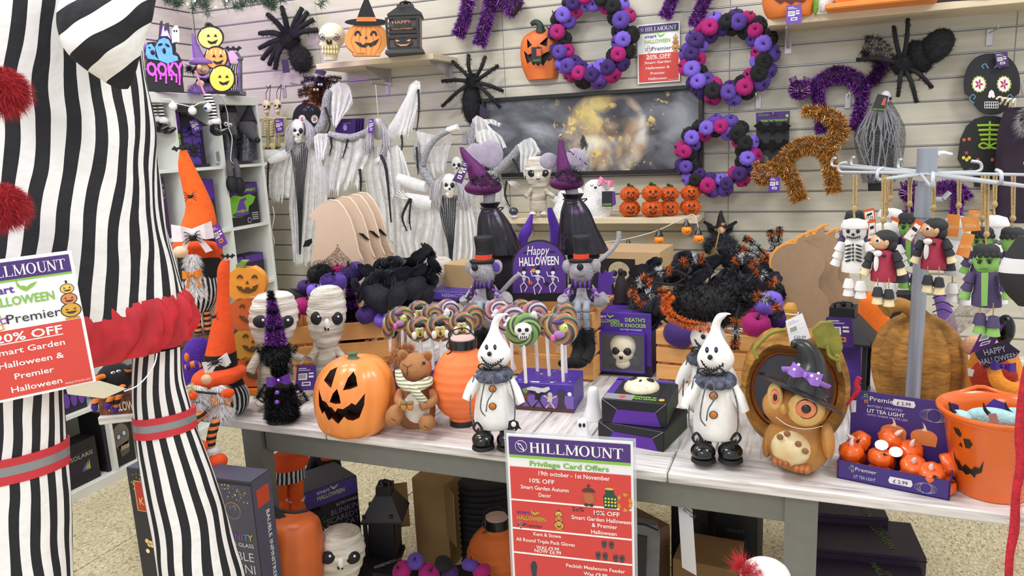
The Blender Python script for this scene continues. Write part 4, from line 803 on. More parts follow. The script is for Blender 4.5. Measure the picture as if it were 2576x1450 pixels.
def lolly(kind,px,py,bx,by,r,label,Z=.842,yaw=0,group='spiral lollipops'):
 f=Fr('lollipop',label,'lollipop',bx,by,Z=Z,off=yaw,group=group);cpt=f(px,py);R_=r*1.12*f.m;t=f.t
 MB().tube([(0,0,0),cpt+Vector((0,0,-R_*.6))],4.2*f.m,8).build('stick',STICK,t)
 mat={'vampire':SWM,'skull':SWG,'witch':SWM,'plain':SWM,'ghost':SWP,'bone':SWP}[kind]
 k=(kind,'disc');
 if mat.name not in _lm:o=MB().ell((0,0,0),(1,.2,1),seg=28,rings=12).build('candy',mat,None);_lm[mat.name]=o.data;bpy.data.objects.remove(o);me=_lm[mat.name];me.transform(Matrix.Scale(.045,4))
 cd_=inst(_lm[mat.name],'candy',t,cpt,None,R_/.045)
 if 'film' not in _lm:
  b=MB();rows=[]
  for j in range(9):
   a=math.pi*j/8;rows.append([((1.06+.03*math.sin(5*p+j))*math.sin(a)*math.cos(2*math.pi*p/20),(.28+.03*math.sin(3*p*j))*math.cos(a),(1.06+.03*math.sin(4*p+2*j))*math.sin(a)*math.sin(2*math.pi*p/20))for p in range(20)])
  b.grid(rows,close=True);b.lathe([(.34,-1.0),(.12,-1.2),(.2,-1.45)],12,sy=.4);o=b.build('wrapper',FILM,None);_lm['film']=o.data;bpy.data.objects.remove(o)
 inst(_lm['film'],'wrapper',t,cpt,(0,random.uniform(-.3,.3),0),R_)
 def e(nm,m_,x,z,rx,rz,y=-.24,ry=.12):return MB().ell(cpt+Vector((x*1.2,y,z*1.2))*R_,(rx*1.2*R_,ry*R_,rz*1.2*R_),seg=10,rings=6).build(nm,m_,t)
 if kind=='vampire':
  e('sugar_face',YG,0,-.05,.3,.42);e('sugar_hair',PBLACK,0,.32,.32,.2,-.28)
  for s in(-1,1):e('sugar_hand',P('efe9dc'),s*.36,-.32,.16,.26,-.26);e('eye',PWHITE,s*.1,.1,.09,.09,-.36,.05);e('pupil',PBLACK,s*.1,.1,.035,.035,-.41,.02)
  e('nose',P('c8452f'),0,-.02,.06,.06,-.38,.05);e('mouth',P('6a1f18'),0,-.25,.08,.13,-.36,.04)
 elif kind=='skull':
  e('sugar_skull',P('f2f0ee'),0,.05,.42,.36);e('sugar_jaw',P('f2f0ee'),0,-.26,.26,.2)
  for s in(-1,1):e('eye_socket',PBLACK,s*.17,.06,.1,.1,-.35,.05);e('nostril',PBLACK,s*.04,-.13,.03,.05,-.36,.04)
  for q in range(4):e('tooth_gap',PBLACK,-.13+q*.09,-.3,.025,.09,-.36,.03)
 elif kind=='witch':
  e('sugar_dress',P('b07ac0'),-.1,-.22,.3,.2);e('sugar_face',YG,.12,.08,.22,.26);e('eye',P('dff0b0'),.2,.16,.09,.09,-.36,.05);e('pupil',PBLACK,.2,.16,.03,.03,-.41,.02);e('sugar_hat',PPURP,-.14,.38,.3,.12);e('sugar_boot',P('d06aa8'),-.42,-.4,.14,.2)
 elif kind in('ghost','bone'):e('sugar_ghost',P('f0eeee'),-.05,-.08,.22,.3);e('sugar_ghost',P('f0eeee'),-.2,-.22,.2,.14)
 return f
LL='left cluster of the lollipop display'
for kind,px,py,bx,by,r,yaw,lb in[('vampire',1056,829,1060,944,30,0,'vampire lollipop at the left of the front row'),('vampire',1107,826,1112,946,32,0,'vampire lollipop in the middle of the front row'),('vampire',1161,816,1166,944,29,0,'vampire lollipop at the right of the left cluster'),('witch',1010,803,1016,936,29,0,'purple witch lollipop at the upper left'),('vampire',1054,784,1058,926,25,0,'dark-haired vampire lollipop in the back row of the left cluster'),('ghost',1126,782,1130,924,26,0,'pale ghost lollipop in the back row above the vampires'),('plain',1086,795,1090,930,26,0,'plain swirl lollipop between two vampire lollipops'),('plain',1186,799,1190,934,30,10,'orange swirl lollipop touching the left ghost doll hat'),('plain',979,820,986,936,30,62,'lollipop turned sideways at the far left'),('skull',1316,830,1323,964,39,0,'green and black swirl lollipop with a white sugar skull'),('witch',1412,828,1417,960,38,0,'swirl lollipop with a green-faced sugar witch'),('ghost',1284,806,1290,944,35,0,'lilac swirl ghost lollipop behind the skull lollipop'),('bone',1345,789,1352,934,29,0,'lilac swirl lollipop with white bone at the back'),('plain',1374,818,1382,946,27,0,'orange swirl lollipop between skull and witch lollipops'),('plain',1418,795,1424,938,29,0,'orange swirl lollipop behind the witch lollipop'),('ghost',1250,784,1296,930,28,0,'lilac swirl lollipop leaning out at the upper left'),('plain',1310,781,1320,926,25,0,'small swirl lollipop at the very back')]:
 lolly(kind,px,py,bx,by,r,lb,yaw=yaw)
PB_=C('4a2f9c',.45,v=.04);t,w=carton('lollipop_box','purple lollipop display box printed with running monsters','display box',(1291,1030),(1444,1040),.76,.135,.082,PB_)
flat(t,rect(-w/2,0,w/2,.012),-.0006,P('5a3a34'));flat(t,rect(-w/2,.012,w/2,.05),-.0005,P('7d5fb5'))
x=w*.3;flat(t,[(x-.014,.01),(x-.008,.035),(x-.009,.06),(x-.006,.066),(x-.003,.06),(x+.002,.07),(x+.006,.06),(x+.009,.067),(x+.011,.058),(x+.009,.03),(x+.016,.01)],-.001,P('3d3742'));flat(t,disc(w*.44,.055,.006),-.001,PWHITE)
flat(t,[(-.06,.062),(-.03,.072),(0,.068),(.02,.074),(.022,.066),(.008,.056),(-.03,.06)],-.001,P('dfe6dc'))
def stickman(x,z,k,cols):
 flat(t,disc(x,z+.028*k,.006*k),-.0012,P(cols[0]));flat(t,[(x-.006*k,z+.022*k),(x+.006*k,z+.022*k),(x+.004*k,z+.008*k),(x-.008*k,z+.008*k)],-.001,P(cols[1]))
 for s,dx in((-1,-.014),(1,.012)):flat(t,[(x-.003*k*s,z+.01*k),(x+.002*k,z+.008*k),(x+dx*k,z-.008*k),(x+dx*k*.7,z-.009*k)],-.001,P(cols[2]))
 for s in(-1,1):flat(t,[(x+s*.005*k,z+.02*k),(x+s*.005*k,z+.017*k),(x+s*.017*k,z+.022*k),(x+s*.017*k,z+.026*k)],-.0011,P(cols[1]))
stickman(-.05,.022,1.3,('7f9a5a','6a4a3a','4a342c'));stickman(-.012,.022,1.4,('e8dfe0','16161a','16161a'));stickman(.022,.02,1.1,('d9d0b8','d9d0b8','d9d0b8'))
for q in range(16):topflat(t,disc(random.uniform(-w*.45,w*.45),random.uniform(.01,.125),random.uniform(.002,.006),n=8),.0825,P(random.choice(['8f76c4','c9bfe0','6a8a4a','7a4a3a'])))
topflat(t,rect(-.035,.004,-.01,.012),.0825,PWHITE)
t,w=carton('lollipop_box','purple lollipop display box hidden behind the squirrel','display box',(992,1003),(1198,990),.76,.1,.08,PB_)
# grey mice in top hats, sitting on the middle crate
GF=plush('a3a0a5');GFB=tins(['8a888c','a8a6ac','c4c2c8'],.9,0)
VEST=C('1c1a1f',.8,v=.0);
def hat_mouse(label,hx_,hy,by,turn,D,earmat):
 f=Fr('hat_mouse',label,'soft toy',hx_,by,D=D,off=turn,group='grey plush mice in top hats');s=1 if turn>0 else-1
 f.ell('head',GF,hx_,hy,30,31,27,d=.01,seg=20,rings=12);sn=-16 if turn<-5 else-2
 f.ell('snout',GF,hx_+sn,hy-2,18,17,20,d=.03);f.ell('nose',BLK,hx_+sn*1.35,hy-12,8.5,8.5,8,d=.062)
 f.furb('fur',GFB,hx_,hy,30,31,1200,5,1,d=.01,ry=27)
 for ex,ey in((hx_-32,hy-12),(hx_+34,hy-14)):f.ell('ear',GF,ex,ey,15,19,6,rot=20 if ex>hx_ else-20);f.ell('inner_ear',velvet('5c3aa0')if earmat and ex>hx_ else GF,ex-2,ey,9,12,3,d=.012)
 hb=f.loft('hat_crown',C('1d1d20',.6,v=.1,bump=.5,bs=60),[(hy-38,hx_-19,hx_+19),(hy-60,hx_-18,hx_+20),(hy-88,hx_-22,hx_+24),(hy-92,hx_-18,hx_+20)],.9,20,3);f.loft('hat_brim',C('18181b',.7,bump=.4,bs=60),[(hy-26,hx_-30,hx_+28),(hy-31,hx_-32,hx_+30),(hy-34,hx_-20,hx_+20)],.9,24,2);f.loft('hat_band',felt('e0492e'),[(hy-31,hx_-20,hx_+20),(hy-46,hx_-20,hx_+20)],.95,20,0)
 top=hy+28;f.loft('body',GF,[(top,hx_-20,hx_+22),(top+30,hx_-34,hx_+36),(by-12,hx_-42,hx_+46),(by,hx_-30,hx_+34)],.8,22,4)
 for sx in(-1,1):
  v_=f.loft('waistcoat',VEST,[(top+2,hx_+sx*16-8,hx_+sx*16+8,.01),(top+30,hx_+sx*24-15,hx_+sx*24+15,.014),(by-12,hx_+sx*32-18,hx_+sx*32+18,.014)],1.15,16,3)
  for q in range(8):f.ell('polka_dot',P('7a3fae'),hx_+sx*random.uniform(16,42),random.uniform(top+12,by-18),3.4,3.4,1.5,d=.052)
 f.tube('neck_bow',stripes('bowtie'+label[:5],'5f2f92','1a181c',70,'X',.5,.8),[(hx_-22,top+2,.045),(hx_,top+6,.06),(hx_+24,top+2,.045)],[12,6,12],sm=4,seg=10,flat=.5)
 for sx,ex,ey in((-1,hx_-46,by-18),(1,hx_+62,by-20)):
  f.tube('arm',GF,[(hx_+sx*18,top+10,0),(hx_+sx*38,top+45,.02),(ex,ey,.03)],[13,17,16],seg=12,sm=5)
 for lx in(hx_-8,hx_+14):
  lg=f.tube('leg',C('8d949f',.6,v=.1),[(lx,by-6,.06),(lx-2,by+20,.085),(lx,by+60,.085)],[9,9,8],seg=12,sm=3)
  for q in range(3):f.ell('leg_ring',C('6d7480',.6),lx-1,by+14+q*20,11,5,10,d=.085)
  f.tube('boot',BLK,[(lx,by+62,.085),(lx+4,by+110,.085),(lx-6,by+140,.1)],[14,18,16],seg=12);f.ell('boot_toe',felt('141416'),lx-24,by+146,26,13,15,d=.11);f.fur('boot_fluff',BLK,[(lx,by+60,.085),(lx+3,by+100,.085)],[15,19],900,12,1.1)
 f.tube('tail',GF,[(hx_+24,by-8,-.03),(hx_+70,by-60,-.05),(hx_+92,by-78,-.05)]if turn<-5 else[(hx_+30,by-100,-.04),(hx_+70,by-132,-.05),(hx_+92,by-160,-.05),(hx_+95,by-185,-.05)],6,sm=5);return f
hat_mouse('grey mouse in a top hat looking left, purple inner ear',1216,686,768,-28,2.42,True)
hat_mouse('grey mouse in a top hat facing forward with curling tail',1462,684,768,2,2.36,False)
# happy halloween arch
a=Fr('arch_sign','purple arched Happy Halloween sign with dancing skeletons','sign',1357,757,D=2.50,off=0)
def arch(w0,y1,y0,cx=1357):return[(cx-w0,y1),(cx-w0,y0+w0*.95)]+[(cx+w0*math.cos(math.radians(q)),y0+w0*.98-w0*.98*math.sin(math.radians(q)))for q in range(175,0,-8)]+[(cx+w0,y0+w0*.95),(cx+w0,y1)]
bd=a.poly('board',PBLACK,arch(71,757,603),0,.012);a.poly('print_ground',P('54308a'),arch(67,738,608),.0125,.0006);a.text('Happy',1354,641,23,PWHITE,.0142,width=56,shear=.25);a.text('HALLOWEEN',1356,668,22,PWHITE,.0142,bold=.02,width=98)
for x,k in((1318,1),(1353,1.15),(1391,1)):
 y0=700;d=.0142;a.poly('skeleton_print',PWHITE,[(x+px_*k,y0+py_*k)for px_,py_ in disc(0,-14,5,5,10)],d,.0004);a.poly('skeleton_print',PWHITE,[(x-1.2,y0-9),(x+1.2,y0-9),(x+1.2,y0+12*k),(x-1.2,y0+12*k)],d,.0004)
 for q in range(3):a.poly('skeleton_print',PWHITE,[(x-6*k+q,y0-5+q*4),(x+6*k-q,y0-5+q*4),(x+6*k-q,y0-3+q*4),(x-6*k+q,y0-3+q*4)],d,.0004)
 for s,pts in((-1,[(0,-6),(-12,-4),(-16,-16)]),(1,[(0,-6),(12,0),(14,10)]),(1,[(0,11),(8,22),(2,34)]),(-1,[(0,11),(-9,20),(-6,36)])):a.tube('skeleton_print',PWHITE,[(x+u*k,y0+v*k,d)for u,v in pts],1.3,sm=0,seg=5)
 a.poly('hat_print',PBLACK,[(x-7,y0-18*k),(x+7,y0-18*k),(x+1,y0-30*k)],d+.0006,.0004)
for x,y,c_ in((1342,681,'e0a030'),(1334,712,'d9602a'),(1375,714,'2a1a1a')):a.poly('print',P(c_),[(x+u,y+v)for u,v in disc(0,0,6,5,10)],.0146,.0004)
bat(a,1388,634,16,.0142,th=.0004);bat(a,1322,636,12,.0142,th=.0004)
# witch-hat mice with shimmering capes, seen from behind
GLIT=C('3a0d3c',.55,metal=.3,v=.6,vs=400,h2='7a2a78',bump=.3,bs=200)
def irid():
 m=bpy.data.materials.new('iridescent_black');m.use_nodes=True;N=m.node_tree.nodes;L=m.node_tree.links;b=N['Principled BSDF'];b.inputs['Roughness'].default_value=.28;b.inputs['Metallic'].default_value=.45
 tc=N.new('ShaderNodeTexCoord');n=N.new('ShaderNodeTexNoise');n.inputs['Scale'].default_value=16;n.inputs['Detail'].default_value=5;L.new(tc.outputs['Object'],n.inputs['Vector']);r=N.new('ShaderNodeValToRGB');e=r.color_ramp.elements;e[0].position=.4;e[0].color=hx('302e36');e[1].position=.75;e[1].color=hx('4a5c70');q=e.new(.58);q.color=hx('26242c');q=e.new(.66);q.color=hx('5a3a68');L.new(n.outputs[0],r.inputs[0]);L.new(r.outputs[0],b.inputs['Base Color']);return m
IRI=irid();EARG=C('a49bad',.95,v=.1,vs=60,sheen=.4)
def cape_mouse(label,hat,ears,neck,cape,D,tg_=None):
 f=Fr('cape_mouse',label,'soft toy',(cape[-1][1]+cape[-1][2])/2,cape[-1][0]+110,D=D,group='witch-hat mice in shimmering capes')
 for x,y,rx,rz in ears:f.ell('ear',EARG,x,y,rx,rz,5,d=-.02 if x<hat[0][1]+10 else .0)
 h_=f.loft('hat',GLIT,hat,.9,24,4,fold=lambda a,t:1+.03*math.sin(9*t*6+a));y,xl,xr=hat[-1][:3];f.loft('hat_brim',GLIT,[(y-14,xl+6,xr-4),(y+4,xl-12,xr+14),(y+18,xl-6,xr+12),(y+26,xl+14,xr-6)],.85,26,3,fold=lambda a,t:1+.06*math.sin(2*a+.7));f.furb('hat_feather',BLK,(xl+xr)/2+8,y-8,(xr-xl)*.5,14,700,16,1.3,d=.03,spread=.8)
 f.loft('head',C('8d8791',.9,v=.1,sheen=.4,bump=.5,bs=200),neck,.9,18,3)
 f.loft('cape',IRI,cape,.72,40,4,fold=lambda a,t:1+.05*t*math.sin(9*a)+.03*math.sin(14*a+5*t),cap=False);y,xl,xr=cape[0][:3];f.loft('cape_ruff',C('17161b',.3,metal=.4),[(y-14,xl-4,xr+6),(y,xl+2,xr-2),(y+8,xl-2,xr+2)],.9,30,2,fold=lambda a,t:1+.08*math.sin(10*a));f.tube('cape_tie',C('101014',.4),[(xl-4,y,.05),((xl+xr)/2,y+3,.06),(xr+14,y-2,.05),(xr+6,y+6,.05)],1.6)
 f.loft('body',C('2a2730',.8),[(cape[-1][0]-20,cape[-1][1]+20,cape[-1][2]-20),(cape[-1][0]+60,cape[-1][1]+24,cape[-1][2]-24),(cape[-1][0]+110,cape[-1][1]+26,cape[-1][2]-26)],.7,20,2)
 if tg_:price_tag(f,tg_,.05,'4a2560')
 return f
cape_mouse('witch-hat mouse on the left in a dark shimmering cape, hat leaning left',[(370,1156,1164),(390,1160,1184),(420,1172,1216),(450,1180,1238),(464,1182,1246)],((1234,388,31,34),(1196,392,24,30)),[(478,1214,1248),(500,1216,1246),(522,1212,1244)],[(524,1212,1252),(548,1204,1272),(580,1202,1292),(638,1204,1314)],2.62,[(1168,404),(1182,410),(1162,463),(1137,455)])
cape_mouse('witch-hat mouse on the right in a dark shimmering cape, hat upright',[(350,1406,1414),(380,1402,1422),(410,1400,1432),(440,1400,1444),(452,1396,1452)],((1380,405,22,20),(1448,397,26,23)),[(470,1418,1452),(490,1424,1456),(500,1424,1452)],[(502,1420,1462),(530,1412,1482),(570,1408,1500),(636,1406,1530)],2.6,[(1428,381),(1432,378),(1479,414),(1476,416)])
# purple felt tails and leaf
f=Fr('felt_gnome_hat','purple felt pointed hat tip beside the left cape mouse','ornament',1312,760,D=2.72);f.loft('cone',felt('6a3fc0'),[(539,1334,1341),(560,1322,1340),(585,1306,1338),(615,1302,1326),(700,1290,1330),(860,1280,1340)],.8,16,3)
f=Fr('felt_gnome_hat','purple felt pointed hat tip beside the right cape mouse','ornament',1395,760,D=2.72);f.loft('cone',felt('4f2a9a'),[(523,1377,1388),(550,1378,1400),(590,1384,1412),(700,1380,1420),(860,1370,1430)],.8,16,3)
f=Fr('felt_leaf','violet felt maple leaf behind the forward-facing hat mouse','ornament',1520,756,D=2.6);f.poly('leaf',felt('6a45b5'),[(1492,756),(1494,690),(1502,680),(1516,690),(1522,678),(1530,686),(1548,680),(1540,696),(1550,706),(1538,716),(1540,740),(1536,756)],0,.012)
f=Fr('bat_figure','dark folded bat figure between the leaf and the black roses','ornament',1562,760,D=2.5);f.loft('wings',C('241a1c',.6,v=.2),[(684,1558,1564),(700,1552,1572),(725,1546,1580),(760,1544,1584)],.7,20,3);f.ell('head',C('2a1f20',.6),1561,684,7,9,7,d=.01)
# black rose bouquets
def _rose():
 b=MB()
 for ring,(n,R,fm)in enumerate(((3,.26,2.3),(4,.42,1.95),(5,.6,1.68),(5,.8,1.42),(6,1.0,1.2))):
  for k in range(n):
   a0=2*math.pi*(k+.37*ring)/n;W_=2*math.pi/n*.68;rows=[]
   for j in range(6):
    row=[]
    for i in range(7):
     u=i/3-1;t=j/5*(1-.22*u*u);ph=t*fm;rad=R*math.sin(ph)*(1+.05*(k%2))+.2*R*t**5*(ring>0)+.02*u;z=R*(1-math.cos(ph))*1.05-.12*R*t**6*ring*.5;a=a0+u*W_
     row.append((rad*math.cos(a),rad*math.sin(a),z-.1*ring+.03*u*u))
    rows.append(row)
   b.grid(rows)
 return b
o=_rose().build('rose',C('14151c',.7,v=.3,vs=12,sheen=.2,h2='2b2e3c'),None,ang=180);ROSE=o.data;bpy.data.objects.remove(o)
def bouquet(label,spots,D,base,leafs=0):
 f=Fr('rose_bouquet',label,'bouquet',*base,D=D+.05)
 for px,py,r,dd,tx,ty in spots+[(a+random.choice((-22,22)),b+random.choice((-16,16)),c*.85,d_-.06,e+10,g_)for a,b,c,d_,e,g_ in spots]:
  q=f(px,py,dd);o=inst(ROSE,'rose',f.t,q,(math.radians(tx),math.radians(ty),random.uniform(0,6)),r*f.m*1.1)
 st=MB()
 for px,py,*_ in spots:st.tube([f(px,py,0),f((px+base[0])/2,(py+base[1])/2,0),f(*base,0)],3*f.m,5)
 st.build('stems',C('15181a',.7),f.t);return f
bouquet('bouquet of black fabric roses above the left crate',[(960,718,36,.06,55,-15),(1010,700,36,.02,40,0),(952,752,34,.1,70,-10),(1005,745,34,.1,70,10),(1050,690,32,.0,35,15),(1055,650,30,-.02,40,20),(930,690,30,0,40,-30),(985,668,30,-.03,25,0),(1090,668,28,-.02,45,45),(1042,728,30,.08,60,25),(1076,700,26,.0,50,40),(915,735,26,.06,60,-40)],2.45,(985,860))
bouquet('bouquet of black fabric roses under the big tinsel spider',[(1620,690,32,0,40,-20),(1650,725,34,.04,60,-20),(1700,690,34,0,35,0),(1740,672,32,-.03,35,0),(1790,665,32,-.03,35,10),(1848,660,28,-.03,35,15),(1630,770,30,.05,70,-30),(1670,765,32,.05,70,0),(1900,690,34,-.02,40,30),(1935,715,30,0,50,40),(1880,720,34,0,50,20),(1640,800,26,.04,75,-20),(1760,700,32,.0,40,0),(1830,700,32,.0,40,0)],2.34,(1760,880))
# big black tinsel spider with orange bands
def tinsel_spider(label,body,legs,D,bandn=(.35,.75),white=(.55,),lw=7,base=None,rim=None,Y=None,cat='spider',n=500,bodym=None,legm=None,bandm=None):
 f=Fr('tinsel_spider',label,cat,*(base or body[0][:2]),D=D,Y=Y)
 for k,(x,y,rx,rz,d)in enumerate(body):f.ell('body',BLK,x,y,rx,rz,min(rx,rz),d=d);f.furb('body_tinsel',bodym or TK,x,y,rx,rz,int(rx*rz*1.1)+300,14,1.7,d=d,ry=min(rx,rz))
 for L_ in legs:
  f.fur('leg_tinsel',legm or TK,L_,lw,n,lw*1.3,1.6);P_=smooth_path(f.L([p if len(p)>2 else(*p,0)for p in L_]),4);m_=len(P_)
  MB().tube(P_,lw*.5*f.m,6).build('leg_wire',BLK,f.t)
  for frs,mt_ in((bandn,bandm or TOR),(white,TWH)):
   for fr_ in frs:
    i=min(m_-2,int(fr_*(m_-1)));MB().tinsel_path([P_[i],P_[i+1]],lw*f.m*1.05,110,lw*1.5*f.m,1.8*f.m).build('leg_band',mt_,f.t,smooth=False)
 if rim:f.fur('rim_tinsel',TOR,rim,7,1500,10,1.7)
 return f
tinsel_spider('big black tinsel spider with orange-banded legs sprawled over the roses',[(1770,768,92,52,.04),(1850,740,50,44,.0)],[[(1720,720,.05),(1640,712,.06),(1600,716,.05),(1585,780,.08)],[(1700,740,.08),(1640,735,.1),(1600,775,.1)],[(1740,700,.05),(1690,680,.04),(1640,690,.05),(1600,720,.04)],[(1790,690,.02),(1770,650,.02),(1735,655,.02),(1700,670,.03)],[(1840,690,.02),(1850,660,.02),(1880,650,.03),(1920,690,.04)],[(1870,720,.04),(1900,690,.05),(1930,700,.05),(1968,730,.05)],[(1890,750,.06),(1900,745,.08),(1945,760,.1),(1958,800,.12)],[(1860,770,.08),(1852,800,.1),(1850,850,.1),(1848,880,.1)]],1.98,rim=[(1690,742,.1),(1672,765,.12),(1690,795,.13),(1730,815,.13),(1785,825,.12)],n=650)
tinsel_spider('smaller tinsel spider with raised orange-banded legs in front of the wall',[(1962,690,30,26,0),(1985,730,30,30,0)],[[(1955,690),(1900,640),(1855,622)],[(1955,695),(1905,660),(1850,634)],[(1955,680),(1905,620),(1870,598)],[(1965,675),(1945,620),(1938,578)],[(1970,675),(1958,620),(1962,570)],[(1950,700),(1920,690),(1890,685)]],None,Y=3.86,lw=6,base=(1975,760))
# flat wooden shop blanks
GH=[(779,541),(792,528),(812,510),(830,503),(850,506),(866,524),(882,552),(894,590),(902,630),(915,662),(940,690),(950,730),(950,890),(800,890),(790,720),(780,690),(786,650),(793,600),(797,556),(788,551)]
for i,(dx,dy,D)in enumerate(((0,0,2.74),(30,-8,2.79),(56,-14,2.84),(74,-19,2.89))):
 f=Fr('ghost_blank',['front ghost-shaped plain wooden blank in the row of four','second ghost-shaped plain wooden blank in the row','third ghost-shaped plain wooden blank in the row','rearmost ghost-shaped plain wooden blank in the row'][i],'wood blank',870+dx,890+dy,D=D,off=-16,group='ghost-shaped wooden blanks')
 f.poly('board',C('d9bfa8',.7,v=.03),[(x+dx,y+dy)for x,y in GH],0,.007);f.poly('edge_band',P('efe0c8'),[(x+dx+1.8,y+dy-1.5)for x,y in GH[2:10]]+[(x+dx-.2,y+dy+.2)for x,y in GH[2:10]][::-1],-.001,.009)
 f.poly('felt_arm',felt('141416'),[(900+dx,612+dy),(884+dx,596+dy),(872+dx,594+dy),(890+dx,610+dy)]if i else[(762,622),(768,606),(784,600),(786,610),(778,620)],.009,.003)
 for y in(622,650):f.poly('fringe_notch',C('b79a82',.8),[(905+dx,y+dy),(918+dx,y+8+dy),(914+dx,y+12+dy)],.0075,.0006)
def _pk():
 L_,R_=[],[]
 for y in range(606,905,6):
  h=[math.sqrt(max(0,1-((y-c)/ry)**2))*rx for c,ry,rx in((655,54,68),(765,64,80))];h=max(max(h),52 if y>690 else 0,64 if y>800 else 0);L_.append((2014-h,y));R_.append((2014+h,y))
 return[(2030,600),(2034,588),(2046,580),(2030,582),(2014,592),(2008,604)]+L_+R_[::-1]
PK=_pk()
for i,(dx,dy,D)in enumerate(((-8,8,2.44),(8,0,2.5),(40,-14,2.56),(68,-4,2.62))):
 f=Fr('pumpkin_blank',['front pumpkin-stack wooden blank beside the tinsel spider','second pumpkin-stack wooden blank behind the front one','third pumpkin-stack wooden blank with curled stem','rearmost pumpkin-stack wooden blank by the hanging figures'][i],'wood blank',2010+dx,900+dy,D=D,off=12,group='pumpkin-shaped wooden blanks')
 f.poly('board',C('a3876a',.8,v=.05,vs=60),[(x+dx,y+dy)for x,y in PK],0,.008);f.poly('edge_band',P('eda14a'),[(x+dx-4,y+dy-2.5)for x,y in PK[1:38]]+[(x+dx+.3,y+dy+.3)for x,y in PK[1:38]][::-1],-.001,.0095)
# odds and ends behind the crates
f=Fr('mummy_figure','bandaged mummy head behind the black roses','ornament',1110,760,D=2.7);f.loft('head',GAUZE,[(648,1085,1125),(662,1072,1140),(690,1068,1144),(720,1072,1140),(760,1080,1130)],.85,24,4,fold=wrapf(6,.06,1))
for k,(A,B,Z,lb)in enumerate((((1088,760),(1225,768),.985,'lower purple halloween carton behind the lollipops'),((1075,752),(1220,758),1.012,'upper purple halloween carton behind the lollipops'))):
 t,w=carton('purple_carton',lb,'box',A,B,Z,.1,.025,C('4a3392',.5,v=.04),'purple cartons lying flat');txt(t,'HALLOWEEN',.012,(0,-.0012,.02),P('c8b4e8'),rot=(90,180,0))
t,w=carton('cardboard_box','open brown cardboard box behind the mummy head','box',(1122,760),(1196,766),.985,.12,.13,C('b39468',.8,v=.06))
t,w=carton('skull_print_box','large brown carton with a skull picture below the wall shelf','box',(1462,742),(1660,752),.80,.25,.205,C('c2a27a',.75,v=.05));h=.205
flat(t,rect(-w*.24,0,w*.2,h*.84),-.001,P('17130f'));t2=flat(t,disc(-.0,h*.56,w*.135,h*.22),-.0016,C('b7a888',.6,v=.15,vs=30));flat(t,[(-w*.09,h*.42),(w*.09,h*.42),(w*.07,h*.12),(-w*.05,h*.12)],-.0016,C('a8977a',.6,v=.15,vs=30))
for s in(-1,1):flat(t,disc(s*w*.06,h*.52,w*.04,h*.07),-.0022,PBLACK)
flat(t,[(-w*.02,h*.38),(w*.02,h*.38),(0,h*.48)],-.0022,PBLACK);flat(t,rect(-w*.055,h*.24,w*.06,h*.3),-.0022,P('ddd2b8'))
for q in range(7):flat(t,rect(-w*.055+q*w*.018,h*.24,-w*.052+q*w*.018,h*.3),-.0026,P('3a3024'))
flat(t,rect(-w*.04,h*.16,w*.045,h*.23),-.0022,P('241a14'));flat(t,disc(w*.34,h*.72,.011),-.0016,PWHITE);flat(t,disc(w*.34,h*.72,.009),-.002,P('e8e07a'))
for x0,x1,lb in((1452,1490,'support carton'),):
 a_=atZ(1462,742,.80);b_=atZ(1660,752,.80);tt=T('stacked_carton','plain brown carton supporting the skull picture box','box',((a_+b_)/2).xy[:]+(0,),math.atan2(b_.y-a_.y,b_.x-a_.x));MB().box((0,.13,.4),((b_-a_).length*1.02,.27,.797),bev=.003).build('carton',C('a98a60',.8,v=.05),tt,smooth=False)
# right half of the table
SKULL=C('e6dcc0',.5,v=.12,vs=20,bump=.2,bs=40)
def skull_front(f,cx,cy,w,h,d,par=None,mat=None):
 """bony face in relief: cranium, cheeks, jaw, sockets and single teeth"""
 m=mat or SKULL;p=f.t if par is None else par
 f.ell('cranium',m,cx,cy-h*.14,w*.5,h*.38,w*.36,d=d);f.ell('cheeks',m,cx,cy+h*.1,w*.4,h*.2,w*.36,d=d+w*.06*f.m);jw=f.ell('jaw',m,cx,cy+h*.36,w*.28,h*.17,w*.26,d=d+w*.1*f.m)
 for s in(-1,1):f.ell('eye_socket',PBLACK,cx+s*w*.2,cy-h*.03,w*.15,h*.12,w*.12,d=d+w*.29*f.m,rot=s*8);f.ell('nostril',PBLACK,cx+s*w*.035,cy+h*.13,w*.035,h*.055,w*.05,d=d+w*.41*f.m,rot=s*12)
 for k in range(7):
  x=(k-3)*w*.062
  for y in(.245,.335):f.ell('tooth',C('efe6cc',.4,v=.05),cx+x,cy+h*y,w*.03,h*.043,w*.03,d=d+(.355-.09*(k-3)**2/9)*w*f.m,seg=8,rings=6,par=jw)
DK=C('1b1a20',.5,v=.03);PUR=C('4d2a94',.5,v=.03);PPU=P('4d2a94')
t,w=carton('door_knocker_box','upright purple door knocker box with a skull behind its window','box',(1499,940),(1640,950),.76,.11,.205,PUR);h=.205
flat(t,rect(-w/2+.002,0,w/2-.002,.035),-.0004,P('1a1820'));flat(t,[(-w*.38,.02),(w*.38,.02),(w*.38,.14),(-w*.38,.14)],-.0006,P('121016'))
smart_logo(t,-w*.27,.172,w*.42,-.0006,'e8e4f0','9fd060');txt(t,"DEATH'S",.012,(w*.22,-.0012,.178),P('a6d84a'),bold=.02);txt(t,'DOOR KNOCKER',.012,(w*.1,-.0012,.160),P('a6d84a'),bold=.02,width=w*.62);txt(t,'BATTERY POWERED',.0055,(w*.15,-.0012,.149),PWHITE)
